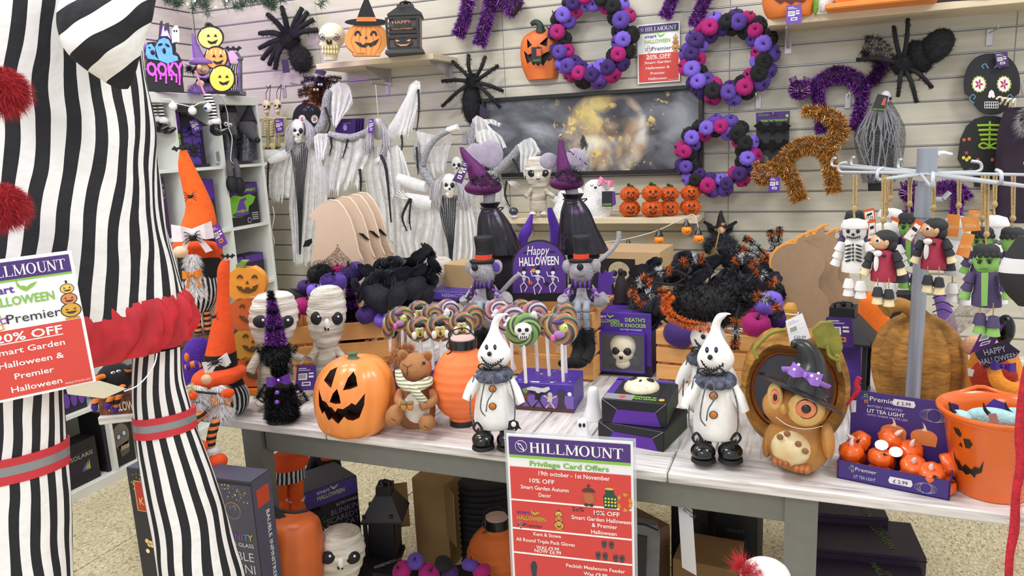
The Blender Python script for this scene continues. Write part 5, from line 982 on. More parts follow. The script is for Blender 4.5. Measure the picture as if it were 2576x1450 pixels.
class Lf:
 m=1
 def __init__(s,t):s.t=t
 def __call__(s,x,z,d=0):return Vector((x,-d,-z))
 def ell(s,name,mat,x,z,rx,rz=None,ry=None,d=0,rot=0,par=None,seg=14,rings=9,**k):return MB().ell((x,-d,-z),(rx,ry or min(rx,rz),rz or rx),RY(rot),seg,rings).build(name,mat,par or s.t)
b=MB()
skull_front(Lf(t),0,-.082,.088,.11,-.006)
for s in(-1,1):MB().ell((s*.035,.0,.05),(.03,.008,.02),RY(s*25),10,6).build('bow_drape',DK,t)
MB().box((0,-.0205,.08),(w*.76,.0006,.12)).build('window_film',C('dfe6f0',.05,v=0,alpha=.05,spec=.8),t,smooth=False)
for s in(-1,1):MB().box((s*w*.39,-.01,.08),(.004,.021,.124)).build('window_reveal',PUR,t,smooth=False)
for z in(.018,.142):MB().box((0,-.01,z),(w*.79,.021,.004)).build('window_reveal',PUR,t,smooth=False)
t,w=carton('door_knocker_box','second door knocker box standing behind the first','box',(1512,905),(1650,914),.76,.1,.21,PUR)
def lying(label,A,B,Z,h,dep,window):
 t,w=carton('door_knocker_box',label,'box',A,B,Z,dep,h,DK);flat(t,[(-w*.34,h*.02),(w*.42,h*.02),(w*.34,h*.6),(-w*.26,h*.6)],-.0005,P('5a2a9a'))
 for a_,b_ in(((-w*.5,h),(-w*.26,h*.6)),((w*.5,h),(w*.34,h*.6))):MB().tube([(a_[0],-.0008,a_[1]),(b_[0],-.0008,b_[1])],.0005,4).build('fold_crease',P('b8b4b0'),t)
 MB().box((w/2+.0005,dep*.5,h*.5),(.0006,dep*.96,h*.9)).build('side_print',P('22301c'),t,smooth=False)
 if window:
  topflat(t,rect(-w*.49,dep*.86,w*.49,dep*.99),h,PPU);topflat(t,rect(-w*.49,dep*.05,-w*.37,dep*.9),h,PPU);topflat(t,rect(-w*.36,dep*.26,w*.34,dep*.84),h+.0003,P('120f10'))
  topflat(t,rect(-w*.48,dep*.02,-w*.03,dep*.24),h+.0003,P('8d8a92'));topflat(t,disc(-w*.2,dep*.13,w*.05,dep*.06),h+.0008,P('c8452f'));txt(t,'KNOCK IF',.009,(w*.14,dep*.15,h+.0012),LIME,rot=(0,0,0),bold=.03);txt(t,'YOU DARE',.009,(w*.14,dep*.07,h+.0012),LIME,rot=(0,0,0),bold=.03);txt(t,"DEATH'S DOOR KNOCKER",.006,(w*.12,dep*.92,h+.0012),LIME,rot=(0,0,0));topflat(t,disc(w*.41,dep*.12,w*.045,dep*.05),h+.0006,P('d9a83a'))
  q=T.__call__ if False else None
  r=bpy.data.objects.new('skull_mask',None);COL.objects.link(r);r.parent=t;r.location=(0,dep*.55,h-.012);r.rotation_euler=(math.radians(-90),0,0)
  g=MB();g.ell((0,0,0),(.046,.05,.024));o=g.build('cranium',SKULL,t,loc=(0,dep*.56,h+.002));bpy.data.objects.remove(r)
  for s in(-1,1):MB().ell((s*.019,dep*.58,h+.02),(.013,.014,.006)).build('eye_socket',PBLACK,t)
  MB().ell((0,dep*.4,h+.004),(.03,.024,.018)).build('jaw',SKULL,t);MB().ell((0,dep*.49,h+.024),(.004,.008,.003)).build('nostril',PBLACK,t)
  for k in range(7):MB().ell(((k-3)*.0062,dep*.36,h+.019-(k-3)**2*.0005),(.0028,.006,.004),seg=8,rings=6).build('tooth',C('efe6cc',.4,v=.05),t)
 return t
lying('lower of the two door knocker boxes lying flat',(1505,1108),(1669,1139),.76,.052,.17,False)
lying('upper door knocker box lying flat with skull mask showing',(1514,1062),(1676,1078),.8125,.062,.175,True)
# rustic pumpkin frame with dark panel
RUST=C('7a5220',.75,v=.3,vs=16,bump=1.5,bs=30,h2='c48c3a',stretch=(1,1,2.6));RUSTG=C('8d8a3a',.75,v=.25,vs=30,bump=.5,bs=60)
p=Fr('pumpkin_ornament','rustic pumpkin-shaped frame with dark panel and price card','ornament',2002,1118,Z=.76,off=4)
def pk(cx,cy,rx,rz,n=48,dip=.12):return[(cx+rx*math.copysign(abs(math.cos(a))**.85,math.cos(a)),cy-rz*(math.sin(a)-dip*max(0,math.sin(a))*math.exp(-(math.cos(a)/.25)**2)))for a in[2*math.pi*i/n for i in range(n)]]
def ring_prism(f,name,mat,outer,inner,d,th):
 O,I=f.xz(outer,d),f.xz(inner,d);n=len(O);b=MB();vs=[]
 for(ox,oz),(ix,iz)in zip(O,I):
  mx,mz=(ox+ix)/2,(oz+iz)/2;vs+=[(ox,-d+.01,oz),(ox*.97+mx*.03,-d-th*.6,oz*.97+mz*.03),(mx,-d-th,mz),(ix,-d-th*.5,iz),(ix,-d+.01,iz)]
 b.v=vs;b.f=[[i*5+k,((i+1)%n)*5+k,((i+1)%n)*5+(k+1)%5,i*5+(k+1)%5]for i in range(n)for k in range(5)];o=b.build(name,mat,f.t,ang=70)
 bm=bmesh.new();bm.from_mesh(o.data);bmesh.ops.recalc_face_normals(bm,faces=bm.faces[:]);bm.to_mesh(o.data);bm.free();return o
ring_prism(p,'pumpkin_rim',RUST,pk(2000,966,136,150),pk(1996,974,110,104),0,.05);ring_prism(p,'inner_border',C('b0622c',.7,v=.15),pk(1996,974,110,104),pk(1996,974,99,93),.0,.022)
p.poly('dark_panel',C('50535b',.6,v=.06),pk(1996,974,102,96),.0,.01);p.ell('panel_silhouette',PBLACK,1930,1050,16,9,2,d=.014);bat(p,1916,940,16,.013)
p.loft('stem',C('b8863a',.7,v=.2,bump=.6),[(826,1974,2006,.03),(800,1978,2004,.03),(776,1970,2006,.03),(763,1978,2000,.03)],.9,7,2,smooth=False)
lf=p.poly('leaf',RUSTG,[(2040,828),(2062,808),(2092,806),(2098,822),(2112,838),(2118,868),(2110,892),(2090,888),(2074,872),(2054,868)],.05,.02);p.tube('vine',RUSTG,[(1976,830,.06),(1940,838,.07),(1912,862,.07),(1898,880,.07),(1904,902,.07)],5);p.tube('vine',RUSTG,[(2082,870,.07),(2086,895,.075),(2106,906,.08),(2110,900,.08),(2104,896,.08),(2112,935,.075)],4.5)
price_tag(p,[(1976,808),(2018,788),(2040,850),(1988,869)],.09,'f0eef0',price=False);p.text('£20.99',2012,852,7,P('5a5a8a'),.092);p.tube('tag_string',PWHITE,[(1976,790,.07),(2004,792,.08),(2008,786,.07)],1)
# owl in a witch hat
o_=Fr('ceramic_owl','big-eyed ceramic owl wearing a black witch hat with lilac bow','ornament',2006,1186,Z=.76,off=-6);OWL=C('a8682c',.5,v=.22,vs=9,bump=.1,h2='cf9a52');OWLB=C('9a6228',.5,v=.25,vs=14,h2='c08a44')
o_.loft('body',OWLB,[(1050,1964,2054),(1070,1944,2072),(1105,1930,2086),(1140,1934,2084),(1165,1950,2066),(1180,1976,2044)],.85,32,4)
o_.ell('belly',C('cfae70',.5,v=.2,vs=18,h2='eadcb8'),1990,1128,48,46,30,d=.042)
for s,x in((-1,1936),(1,2082)):o_.ell('wing',OWL,x,1108,16,46,40,d=-.02 if s<0 else .01,rot=s*-8)
for x,y in((1980,1092),(2008,1118),(1962,1100),(2026,1136),(1990,1150)):o_.ell('breast_spot',C('8a6034',.6,v=.2),x,y,8,8,3,d=.064)
o_.ell('head',OWL,2000,1024,78,56,62,d=.0,seg=28,rings=16)
for x,y,rx,rz,ix,iz,yw in((1950,1000,24,38,12,20,-38),(2028,1030,43,44,23,23,12)):
 d0=.036 if x<1980 else .05;e=o_.ell('eye_disc',C('d0a257',.5,v=.2,vs=40,h2='e0bc7c'),x,y,rx,rz,13,d=d0,yaw=yw);dd=d0+11*o_.m;R=lambda k,nm,mt,a:o_.ell(nm,mt,x,y,ix*k,iz*k,4,d=dd+a,yaw=yw*.6)
 R(1.08,'eye_rim',P('5a1f14'),0);R(.98,'iris',C('d6552c',.2,v=.35,vs=30,coat=.6,h2='f0a070'),.002);R(.48,'pupil',BLKG,.005)
o_.ell('beak',C('b98a3c',.4),1972,1030,9,14,14,d=.068)
for x,y in((1966,1160),(2018,1178)):
 for k in(-1,0,1):o_.ell('toe',C('a5622e',.5,v=.1),x+k*13,y+k*2,10,11,22,d=.05)
HB=C('1e1d1f',.35,v=.25,coat=.3,bump=.15,bs=20);bb=MB();c0=o_(2020,984,.01);m_=o_.m
bb.lathe([(.3,.02),(.75,.012),(1,-.02),(1.02,-.03),(.98,-.035),(.4,-.02)],36,c0,RY(22)@RX(-20)@Matrix.Scale(102*m_,3),sy=.82,fn=lambda q:(q[0],q[1],q[2]*2.2-.1*q[1]*q[1]+.05*q[0]*q[0]*-1));bb.build('hat_brim',HB,o_.t,ang=70)
o_.tube('hat_crown',HB,[(2026,978,.01),(2034,940,.01),(2036,905,.01),(2022,876,.015),(2000,866,.02),(1996,876,.025)],[60,46,33,22,12,3],sm=5,seg=24)
LIL=C('9a6fd0',.45,v=.06);o_.tube('hat_ribbon',LIL,[(1970,930,.05),(1998,932,.075),(2030,946,.08),(2062,964,.065),(2084,974,.04)],8,flat=.5);bow(o_,2026,942,74,LIL,.08,'hat_bow',rot=20)
for x,y in((2009,918),(1998,930),(2042,946),(2059,940),(2054,953)):o_.ell('bow_dot',PWHITE,x,y,3.4,3.4,1.6,d=.097 if x<2050 else .09)
o_.tube('tag_string',P('d8d4d0'),[(1952,1050,.05),(1985,1072,.075),(2030,1080,.07),(2070,1072,.05)],1)
# tea light display
A,B=atZ(2105,1203),atZ(2388,1261);rz=math.atan2(B.y-A.y,B.x-A.x);w=(B-A).length;dep=.125;h=.042
t=T('tea_light_box','purple printed counter display box of pumpkin tea lights','display box',(A+B)/2,rz);PB2=C('3f2a78',.5,v=.03)
MB().box((0,.0015,h/2),(w,.003,h)).build('front_panel',PB2,t,smooth=False);MB().box((0,dep/2,.0015),(w,dep,.003)).build('tray_base',PB2,t,smooth=False)
for s in(-1,1):MB().prism([(0,0),(dep,0),(dep,h*1.3),(0,h)],-.0015,.0015,M=RZ(90),c=(s*(w/2-.0015),0,0)).build('side_panel',PB2,t,smooth=False)
HB2=.165;MB().prism([(-w/2,0),(w/2,0),(w/2,HB2*.8),(w/2-.004,HB2*.985),(w/2-.01,HB2),(-w*.42,HB2),(-w*.45,HB2*.97),(-w*.45,HB2*.68),(-w/2,HB2*.66)],dep-.003,dep).build('header_panel',PB2,t,smooth=False);y=dep-.0036
premier_logo(t,-w*.36,HB2*.88,.012,y,'f0f0f4');txt(t,'BATTERY OPERATED',.0055,(-w*.34,y-.001,HB2*.79),P('c8c2e0'),align='LEFT');txt(t,'LIT TEA LIGHT',.0085,(-w*.34,y-.001,HB2*.715),PWHITE,align='LEFT',bold=.01);txt(t,'WITH WARM WHITE LED',.0052,(-w*.34,y-.001,HB2*.665),P('c8c2e0'),align='LEFT')
def sticker(x,z,yy):flat(t,[(x-.02,z-.006),(x+.02,z-.006),(x+.023,z),(x+.02,z+.009),(x-.02,z+.009),(x-.023,z)],yy,P('e4e2e6'));txt(t,'£ 2.99',.008,(x,yy-.001,z-.003),P('3a3a44'),bold=.01)
sticker(0,HB2*.9,y);sticker(w*.08,h*.45,-.0003)
for x in(-w*.08,w*.2):
 flat(t,disc(x,HB2*.49,.026,.017,16,0,180)+[(x-.024,HB2*.37),(x+.024,HB2*.37)],y,P('e08a48'));flat(t,[(x-.006,HB2*.57),(x+.006,HB2*.57),(x+.002,HB2*.64),(x-.004,HB2*.69),(x-.001,HB2*.62)],y-.0005,P('f2d9b0'))
for cx,cz,s,yy in((w*.28,HB2*.8,1,y),(w*.3,h*.42,.75,-.0003)):
 for q in range(5):MB().tube([(cx+s*.028*math.cos(a_*.5+q)*(1-.12*q),yy-.0006,cz+s*.015*math.sin(a_*.5+q))for a_ in range(13)],.0005,4).build('line_art',P(['9a86c8','7a6ab0','b08a90','8a9a70','c0b8dc'][q]),t)
premier_logo(t,-w*.36,h*.62,.009,-.0003,'e8e6f0');txt(t,'LIT TEA LIGHT',.0075,(-w*.24,-.0012,h*.22),P('cfc8e4'),width=w*.2)
o=MB().lathe([(.85,0),(.98,.1),(1,.5),(.94,.85),(.7,1.08),(.35,1.12),(.15,1.05),(.05,1.02)],28,lobes=8,amp=.1).build('shell',C('f2681f',.25,v=.06,coat=.5,sss=.15),None,ang=80);TLm=o.data;bpy.data.objects.remove(o)
o=MB().tube([(0,0,1.0),(0,0,1.25),(.02,0,1.5),(.1,0,1.75)],[.16,.2,.15,.03],10,3).build('flame',C('f0d8d0',.3,v=.03,sss=.3),None);FLm=o.data;bpy.data.objects.remove(o)
def tl(i,x,yv,z,rot):
 r=bpy.data.objects.new('pumpkin_tea_light',None);COL.objects.link(r);M_=Matrix.Translation(t.location)@Matrix.Rotation(rz,4,'Z')@Matrix.Translation((x,yv,z))@Euler([math.radians(a)for a in rot]).to_matrix().to_4x4();r.matrix_world=M_;r.location=M_.translation;r.rotation_euler=M_.to_euler()
 tag(r,'orange pumpkin tea light with white flame tip in the purple display box','tea light','pumpkin tea lights in the display box');s=.0265;inst(TLm,'shell',r,(0,0,0),None,s);inst(FLm,'flame',r,(0,0,0),None,s)
 if i%3==0:
  b=MB();b.ell((.3*s,-.62*s,1.02*s),(.16*s,.12*s,.1*s),seg=8,rings=6)
  for k in range(8):a_=2*math.pi*k/8;b.tube([(.3*s,-.62*s,1.03*s),((.3+.3*math.cos(a_))*s,(-.62+.26*math.sin(a_))*s,1.0*s)],.025*s,4)
  b.build('printed_spider',PBLACK,r)
for i,(x,yv,z,rot)in enumerate([(-.09,.032,.004,(0,0,0)),(-.03,.032,.004,(0,0,20)),(.03,.032,.004,(10,0,0)),(.09,.032,.004,(0,0,40)),(-.09,.09,.006,(0,0,0)),(-.03,.09,.006,(0,0,60)),(.03,.09,.006,(0,0,10)),(.09,.09,.006,(0,0,0)),(-.088,.044,.036,(4,0,0)),(-.03,.042,.036,(-3,5,0)),(.034,.044,.034,(34,6,0)),(.085,.07,.042,(15,70,30)),(-.07,.092,.05,(25,-55,0)),(.02,.088,.046,(20,0,30)),(-.026,.086,.066,(-5,40,0)),(.07,.03,.03,(30,0,0))]):tl(i,x,yv,z,rot)
for x,z,r in((-.028,.078,(70,0,0)),(.0,.068,(60,10,0))):o=MB().prism(disc(0,0,.0135,.0115),0,.0008).build('paper_seal',C('eceaea',.6,v=.05),None,smooth=False);o.location=Matrix.Translation(t.location)@Matrix.Rotation(rz,4,'Z')@Vector((x,.04,z));o.rotation_euler=(math.radians(-40),0,rz);tag(o,['round white care sticker lying on the tea lights, upper','round clear barcode sticker lying on the tea lights, lower'][x==0],'sticker')
# orange bucket
bk=Fr('halloween_bucket','glossy orange jack o lantern bucket filled with pale blue plush','bucket',2492,1232,Z=.76,off=0);m_=bk.m;H=bk(2492,1030).z;rb,rt=84*m_,122*m_;BO=C('ea6a1c',.3,v=.05,coat=.4)
MB().lathe([(rb*.96,.0),(rb,.004),(rt*.95,H*.9),(rt*1.02,H*.94),(rt*1.07,H),(rt*1.03,H+.006),(rt*.95,H),(rt*.9,H*.9),(rb*.92,.008),(.001,.008)],48).build('pail',BO,bk.t,ang=60)
MB().tube([(rt*1.05*math.cos(a),rt*1.05*math.sin(a),H+.002+.012*math.exp(-((a-1.9)/.25)**2))for a in np.linspace(0,2*math.pi,49)],.005,8).build('rolled_rim',BO,bk.t)
def bsurf(x,z):r=rb+(rt*.95-rb)*max(0,min(1,z/(H*.9)));return-math.sqrt(max(1e-6,r*r-x*x))
def bz(pts):
 out=[]
 for px,py in pts:
  q=bk(px,py,rb*.9);out.append((q.x,q.z))
 return out
for pts in([(2398,1075),(2404,1090),(2416,1098),(2420,1088),(2412,1076)],[(2424,1098),(2440,1098),(2448,1110),(2440,1122),(2430,1122),(2436,1112)],[(2418,1110),(2422,1124),(2412,1118)],[(2396,1138),(2404,1160),(2412,1162),(2420,1176),(2428,1166),(2444,1178),(2452,1168),(2464,1172),(2476,1150),(2470,1182),(2456,1188),(2452,1198),(2442,1188),(2430,1194),(2422,1186),(2410,1186),(2400,1164)]):decal(bk.t,bz(pts),bsurf,P('18120e',.4),.0008,'painted_face',2)
for k,(px,py,rx,rz_,lb)in enumerate(((2415,1050,26,18,'pale blue plush with black horn at the left inside the bucket'),(2500,1052,62,26,'pale blue plush bundle with a patch inside the bucket'),(2555,1050,40,24,'pale blue plush at the right inside the bucket'))):
 f=Fr('bucket_plush',lb,'soft toy',px,py+20,D=zd(atZ(2492,1232))+.0);f.ell('body',plush('a9d6da'),px,py,rx,rz_,24);f.tube('horn',BLK,[(px-12,py-10,.02),(px-22,py-22,.02),(px-26,py-38,.02)],[5,4,1]);
 if k==1:f.poly('patch',C('b08a80',.8),[(2486,1042),(2506,1040),(2514,1066),(2490,1068)],.035,.001);f.poly('hang_tag',PPU,[(2470,1030),(2500,1004),(2530,1016),(2545,1040),(2500,1040)],-.02,.001)
 f.loft('lower_body',plush('8fbfc4'),[(py+6,px-rx*.8,px+rx*.8),(py+80,px-rx*.5,px+rx*.5)],.6,14,0)
# black spider-web lantern
def lantern(label,cx,top,eave,base,wt,we,wb_,Z=None,D=None,Y=None,glow='4a2a8a',off=20,tagp=None):
 f=Fr('black_lantern',label,'lantern',cx,base,Z=Z,D=D,Y=Y,off=off);m=C('1a1a1d',.5,v=.08)
 f.loft('cap',m,[(top,cx-wt,cx+wt),(top+(eave-top)*.3,cx-wt,cx+wt)],1,4,0,smooth=False);f.loft('roof',m,[(top+(eave-top)*.3,cx-wt*1.05,cx+wt*1.05),(eave,cx-we,cx+we),(eave+5,cx-we,cx+we)],1,4,0,smooth=False)
 f.loft('panes',C(glow,.4,v=.2,vs=25),[(eave+5,cx-wb_*.94,cx+wb_*.94),(base-8,cx-wb_*.94,cx+wb_*.94)],1,4,0,smooth=False)
 a,b=f(cx-wb_,eave+5),f(cx+wb_,base-8);r=(b.x-a.x)/2;z1,z0=a.z,b.z
 for k in range(4):q=math.pi/2*k+math.pi/2;MB().box((r*math.cos(q),r*math.sin(q),(z0+z1)/2),(.012,.012,z1-z0),RZ(45)).build('corner_post',m,f.t,smooth=False)
 f.loft('base',m,[(base-9,cx-wb_*1.12,cx+wb_*1.12),(base,cx-wb_*1.18,cx+wb_*1.18)],1,4,0,smooth=False)
 f.tube('ring_handle',m,[(cx-wt*.6,top+2,.0),(cx-wt*.5,top-8,.02),(cx+wt*.5,top-8,.02),(cx+wt*.6,top+2,0)],2.2);f.ell('knob',m,cx,top-6,7)
 return f,r,z0,z1
f,r,z0,z1=lantern('black roofed lantern with purple spider-web panes and hang tag',2122,770,846,985,36,84,58,Z=.76,off=38)
price_tag(f,[(2078,798),(2142,800),(2148,875),(2082,873)],.12,'4d2a86',price='f0962a')
# big rustic pumpkin
b_=Fr('rustic_pumpkin','large ochre rustic pumpkin with a woody stem behind the tea lights','pumpkin',2312,1030,Z=.76);b_.loft('shell',RUST,[(1030,2245,2385),(1000,2208,2420),(940,2190,2436),(890,2190,2437),(845,2206,2420),(812,2236,2390),(794,2270,2352),(792,2296,2326)],.9,80,4,lobes=13,amp=.17)
b_.loft('stem_base',RUST,[(796,2262,2352),(780,2280,2330),(768,2290,2322)],.7,9,2);b_.tube('stem',C('b3823a',.75,v=.3,bump=.8),[(2300,786,.03),(2272,768,.05),(2240,768,.07),(2222,776,.08)],[18,16,20,26],seg=7,sm=3)
# plush witch pumpkin holding a sign
w_=Fr('witch_plush','orange plush figure in a sequin hat holding a Happy Halloween sign','soft toy',2505,1010,D=1.86);w_.loft('body',plush('e08a28'),[(880,2450,2560),(930,2432,2578),(985,2430,2590),(1040,2450,2580)],.8,24,3);w_.ell('red_belly',plush('a8301c'),2500,950,50,50,24,d=.08);w_.tube('arm',plush('e8912c'),[(2500,930,.12),(2512,962,.14),(2550,980,.13),(2580,965,.1)],[14,17,17,12],sm=4,seg=12)
w_.ell('hat',C('0e0e10',.25,metal=.3,v=.5,vs=200),2528,830,22,38,22,d=.02);w_.ell('face',plush('e6b08c'),2448,870,26,26,18,d=-.03)
sgn=[(2452,887),(2538,850),(2541,866),(2566,884),(2556,898),(2474,928),(2473,916),(2462,906)];w_.poly('sign_board',C('231d38',.6,v=.05),sgn,.14,.004);w_.text('HAPPY',2505,890,15,P('b8b4c8'),.146,roll=-20,width=44);w_.text('HALLOWEEN',2514,910,14,P('b8b4c8'),.146,roll=-20,width=78)
bow(w_,2524,922,50,C('4a2a8a',.5),.17);price_tag(w_,[(2475,822),(2527,816),(2500,870),(2440,890)],.1,'5a2470');w_.poly('care_label',C('d8d6d2',.7),[(2434,926),(2462,934),(2458,950),(2436,946)],.09,.001)
f=Fr('gauze_scarf','pale sheer gauze hanging behind the green-faced figure','cloth',2400,870,D=2.0);rows=[]
for j in range(9):
 t_=j/8;a=Vector((2478,700,0)).lerp(Vector((2335,850,0)),t_);b=Vector((2560,730,0)).lerp(Vector((2372,874,0)),t_);rows.append([f(a.x+(b.x-a.x)*i/8,a.y+(b.y-a.y)*i/8,.02*math.sin(i*1.4+t_*3))for i in range(9)])
MB().grid(rows).build('sheer_panel',netmat('cfc6bf',.72,60),f.t)
f=Fr('witch_hat_cone','lilac witch hat with black netting behind the rustic pumpkin','ornament',2375,810,D=2.4);f.loft('cone',felt('7a5aa8'),[(722,2362,2368),(745,2348,2380),(775,2354,2395),(830,2362,2410),(930,2364,2420)],.8,18,3)
for y in(745,762,780):f.tube('net_band',BLK,[(2346,y+6,.03),(2372,y-2,.045),(2398,y+10,.02)],1.4)
f=Fr('orange_plush','bright orange plush pumpkin hat under the hanging figures','soft toy',2192,870,D=2.3);f.loft('body',felt('f0741f'),[(735,2185,2195),(752,2165,2225),(790,2158,2238),(870,2150,2244)],.7,20,3)
f=Fr('black_goods_box','black carton with green lettering behind the rustic pumpkin stem','box',2268,880,D=2.55);f.poly('carton',C('17161a',.6),[(2232,730),(2298,730),(2298,880),(2232,880)],0,.08);f.text('LANTERN',2262,768,10,LIME,.081,bold=.02,width=58)
# display stand with hanging figures
pb=atZ(2290,1092);RK=C('9aa0aa',.4,metal=.35,v=.04);RKW=C('bfc4cc',.4,metal=.2,v=.03)
rk=T('display_stand','grey metal spinner stand with hooked wire arms','display stand',pb);rf=Fr(None,'','',2290,1092,Z=.76);ztop=pb.z+rf(2356,372).z;zh=pb.z+rf(2335,436).z
MB().tube([(0,0,0),(0,0,zh-.76-.02)],.0165,20).build('pole',RK,rk);MB().tube([(0,0,zh-.76-.1),(0,0,zh-.76-.03)],.021,20).build('collar',RK,rk);MB().tube([(0,0,zh-.76-.005),(0,0,ztop-.76)],.0215,20).build('head_cap',RK,rk);MB().lathe([(.12,0),(.12,.008),(.02,.014)],32).build('foot_plate',RK,rk)
q=MB();q.tube([(.02,-.005,zh-.76-.06),(.035,-.01,zh-.76-.06)],.006,8);q.box((.042,-.012,zh-.76-.05),(.008,.02,.02),RY(40));q.build('wing_screw',RKW,rk);MB().tube([(.02,0,ztop-.76-.015),(.032,.0,ztop-.76-.012),(.05,.0,ztop-.76-.016)],[.008,.005,.003],8).build('thumb_screw',C('d8d8da',.5),rk)
ARM=[(2096,418),(2118,433),(2144,416),(2212,452),(2262,424),(2345,470),(2456,432),(2512,462),(2590,440),(2590,470)]
for px,py in ARM:
 e=atZ(px,py,zh)-pb;e.z=zh-.76;d=Vector((e.x,e.y,0)).normalized();n=Vector((-d.y,d.x,0))
 for s in(-1,1):MB().tube([Vector((0,0,e.z))+d*.02+n*s*.012,e-d*.06+n*s*.004,e],.0032,8,3).build('arm',RKW,rk)
 MB().tube([e-d*.01,e,e+d*.01+Vector((0,0,.006)),e+d*.006+Vector((0,0,.02)),e-d*.012+Vector((0,0,.024))],.0036,8,3).build('hook',RKW,rk)
JUTE=C('b59a6c',.9,v=.2,vs=200,bump=.6,bs=300);CW=C('e8e6e4',.8,v=.04,bump=.1,bs=90);CK=C('2a2b2e',.75,v=.08);CR=C('9c2340',.7,v=.08);CSK=C('d9aa82',.7,v=.05);CG=C('86b860',.7,v=.06);CPU=C('4d3f66',.75,v=.08);CCR=C('e4d2a6',.7,v=.05)
def figure(kind,cx,y0,k,D,label,turn=0,back=False,legs=True,top=440,tagc=None):
 f=Fr('hanging_figure',label,'figurine',cx,y0+60*k,D=D,off=turn,group='hanging pot figures on the wire stand');R=lambda rg:[(y0+y*k,cx+a*k,cx+b*k)for y,a,b in rg];E=lambda nm,mt,x,y,rx,rz,ry=None,d=0,**q:f.ell(nm,mt,cx+x*k,y0+y*k,rx*k,rz*k,(ry or min(rx,rz))*k,d=d*k*f.m,**q)
 f.tube('rope',JUTE,[(cx-2,top,0),(cx-2,y0-24*k,0),(cx,y0+4*k,0)],2.6,sm=3);f.tube('rope',JUTE,[(cx+5,top,0),(cx+3,y0-24*k,0)],2.4,sm=0);f.ell('knot',JUTE,cx,y0-24*k,7,9,6)
 col={'skeleton':CW,'dracula':CR,'monster':CPU}[kind];cuff={'skeleton':CW,'dracula':CCR,'monster':CG}[kind];slv={'skeleton':CW,'dracula':CK,'monster':CPU}[kind]
 f.loft('body',col,R([(50,-20,20),(58,-25,25),(100,-29,29),(104,-32,32),(128,-33,33)]),.9,28,0,ang=35)
 if kind=='skeleton':
  f.loft('head',CW,R([(0,-10,10),(5,-28,28),(18,-34,34),(22,-33,33),(23,-30,30),(40,-28,28),(50,-20,20)]),.95,28,0,ang=50)
  if not back:
   for s in(-1,1):E('eye_socket',CK,s*12-4,31,4.5,5,4,d=25,rot=s*20)
   E('nose_hole',CK,-4,39,4,3.5,3,d=27);f.tube('mouth_stitch',CK,[(cx-20*k,y0+43*k,20*k*f.m),(cx-4*k,y0+48*k,25*k*f.m),(cx+14*k,y0+43*k,22*k*f.m)],1.2*k,sm=4)
   for q in range(7):x=-18+q*5;f.tube('mouth_stitch',CK,[(cx+x*k,y0+(43+(2 if 1<q<5 else 0))*k,25*k*f.m),(cx+x*k,y0+(49+(1 if 1<q<5 else 0))*k,25*k*f.m)],.9*k,sm=0)
   for q in range(5):
    for s in(-1,1):E('rib',CK,s*13-3,66+q*9,8,2.2,3,d=24,rot=s*18)
    E('spine',CK,-4,64+q*9,2.2,3.6,3,d=27)
 if kind=='dracula':
  E('head',CSK,-6,30,24,22,22);E('hair',CK,6,20,28,20,26,d=-4);E('hair',CK,20,38,14,18,22,d=-6);E('nose',CSK,-30,34,6,5,6,d=6);E('eye',PWHITE,-14,28,6,6,3,d=21);E('pupil',PBLACK,-15,28,3.6,3.8,3,d=23);E('ear',CSK,8,34,6,8,4,d=20)
  f.loft('cape',CK,[(y0+52*k,cx+8*k,cx+38*k,-.015),(y0+90*k,cx+10*k,cx+48*k,-.02),(y0+132*k,cx+14*k,cx+58*k,-.02)],.8,18,3);E('cravat',CW,-14,60,10,8,6,d=24);E('cravat',CW,-18,84,6,22,5,d=22);E('arm_hole',PBLACK,2,66,5,4,2,d=27)
 if kind=='monster':
  f.loft('head',CG,R([(8,-26,26),(24,-29,29),(44,-28,28),(58,-20,20)]),.9,28,3);f.loft('hair',CK,R([(-2,-20,20),(4,-28,28),(18,-30,30)]),.95,32,2,fold=lambda a,t:1);
  for q in range(12):a=2*math.pi*q/12;MB().ell(f(cx+29*k*math.cos(a),y0+21*k,-27*k*f.m*math.sin(a)),(6*k*f.m,3*k*f.m,6*k*f.m),RZ(math.degrees(a)+90),8,6).build('hair_point',CK,f.t)
  for s in(-1,1):E('neck_bolt',C('8a8d92',.5),s*31,34,7,6,6)
  if not back:
   for s in(-1,1):E('eye',PBLACK,s*11-5,36,4,3,3,d=24);E('brow',CK,s*11-5,31,7,1.5,2,d=25,rot=-s*10)
   f.tube('mouth',C('567a3c',.8),[(cx-16*k,y0+50*k,22*k*f.m),(cx+4*k,y0+50*k,25*k*f.m)],1.2*k,sm=0);f.poly('shirt_strip',CG,[(cx-10*k,y0+58*k),(cx+4*k,y0+58*k),(cx+2*k,y0+128*k),(cx-10*k,y0+128*k)],27*k*f.m,.006)
 for s in(-1,1):
  x0=s*30
  for q,(mt,dy)in enumerate(((slv,66),(slv,84),(cuff,102))):MB().lathe([(7.5,9),(8,8),(12,-11),(11,-12)],16,f(cx+(x0+s*(4+q*5))*k,y0+dy*k,.01*k),RY(s*-18)@Matrix.Scale(k*f.m,3)).build('arm_pot',mt,f.t,ang=35)
 if legs:
  for s,dy in((-1,0),(1,6)):
   x=s*14;f.tube('leg_string',JUTE,[(cx+x*k,y0+122*k,.02),(cx+x*k,y0+148*k,.02)],1.6,sm=0)
   for q,mt in enumerate((slv if kind!='skeleton' else CW,cuff)):MB().lathe([(8,11),(9.5,9),(14,-11),(12,-12)],18,f(cx+x*k,y0+(156+dy+q*19)*k,.02),Matrix.Scale(k*f.m,3)).build('leg_pot',mt,f.t,ang=35)
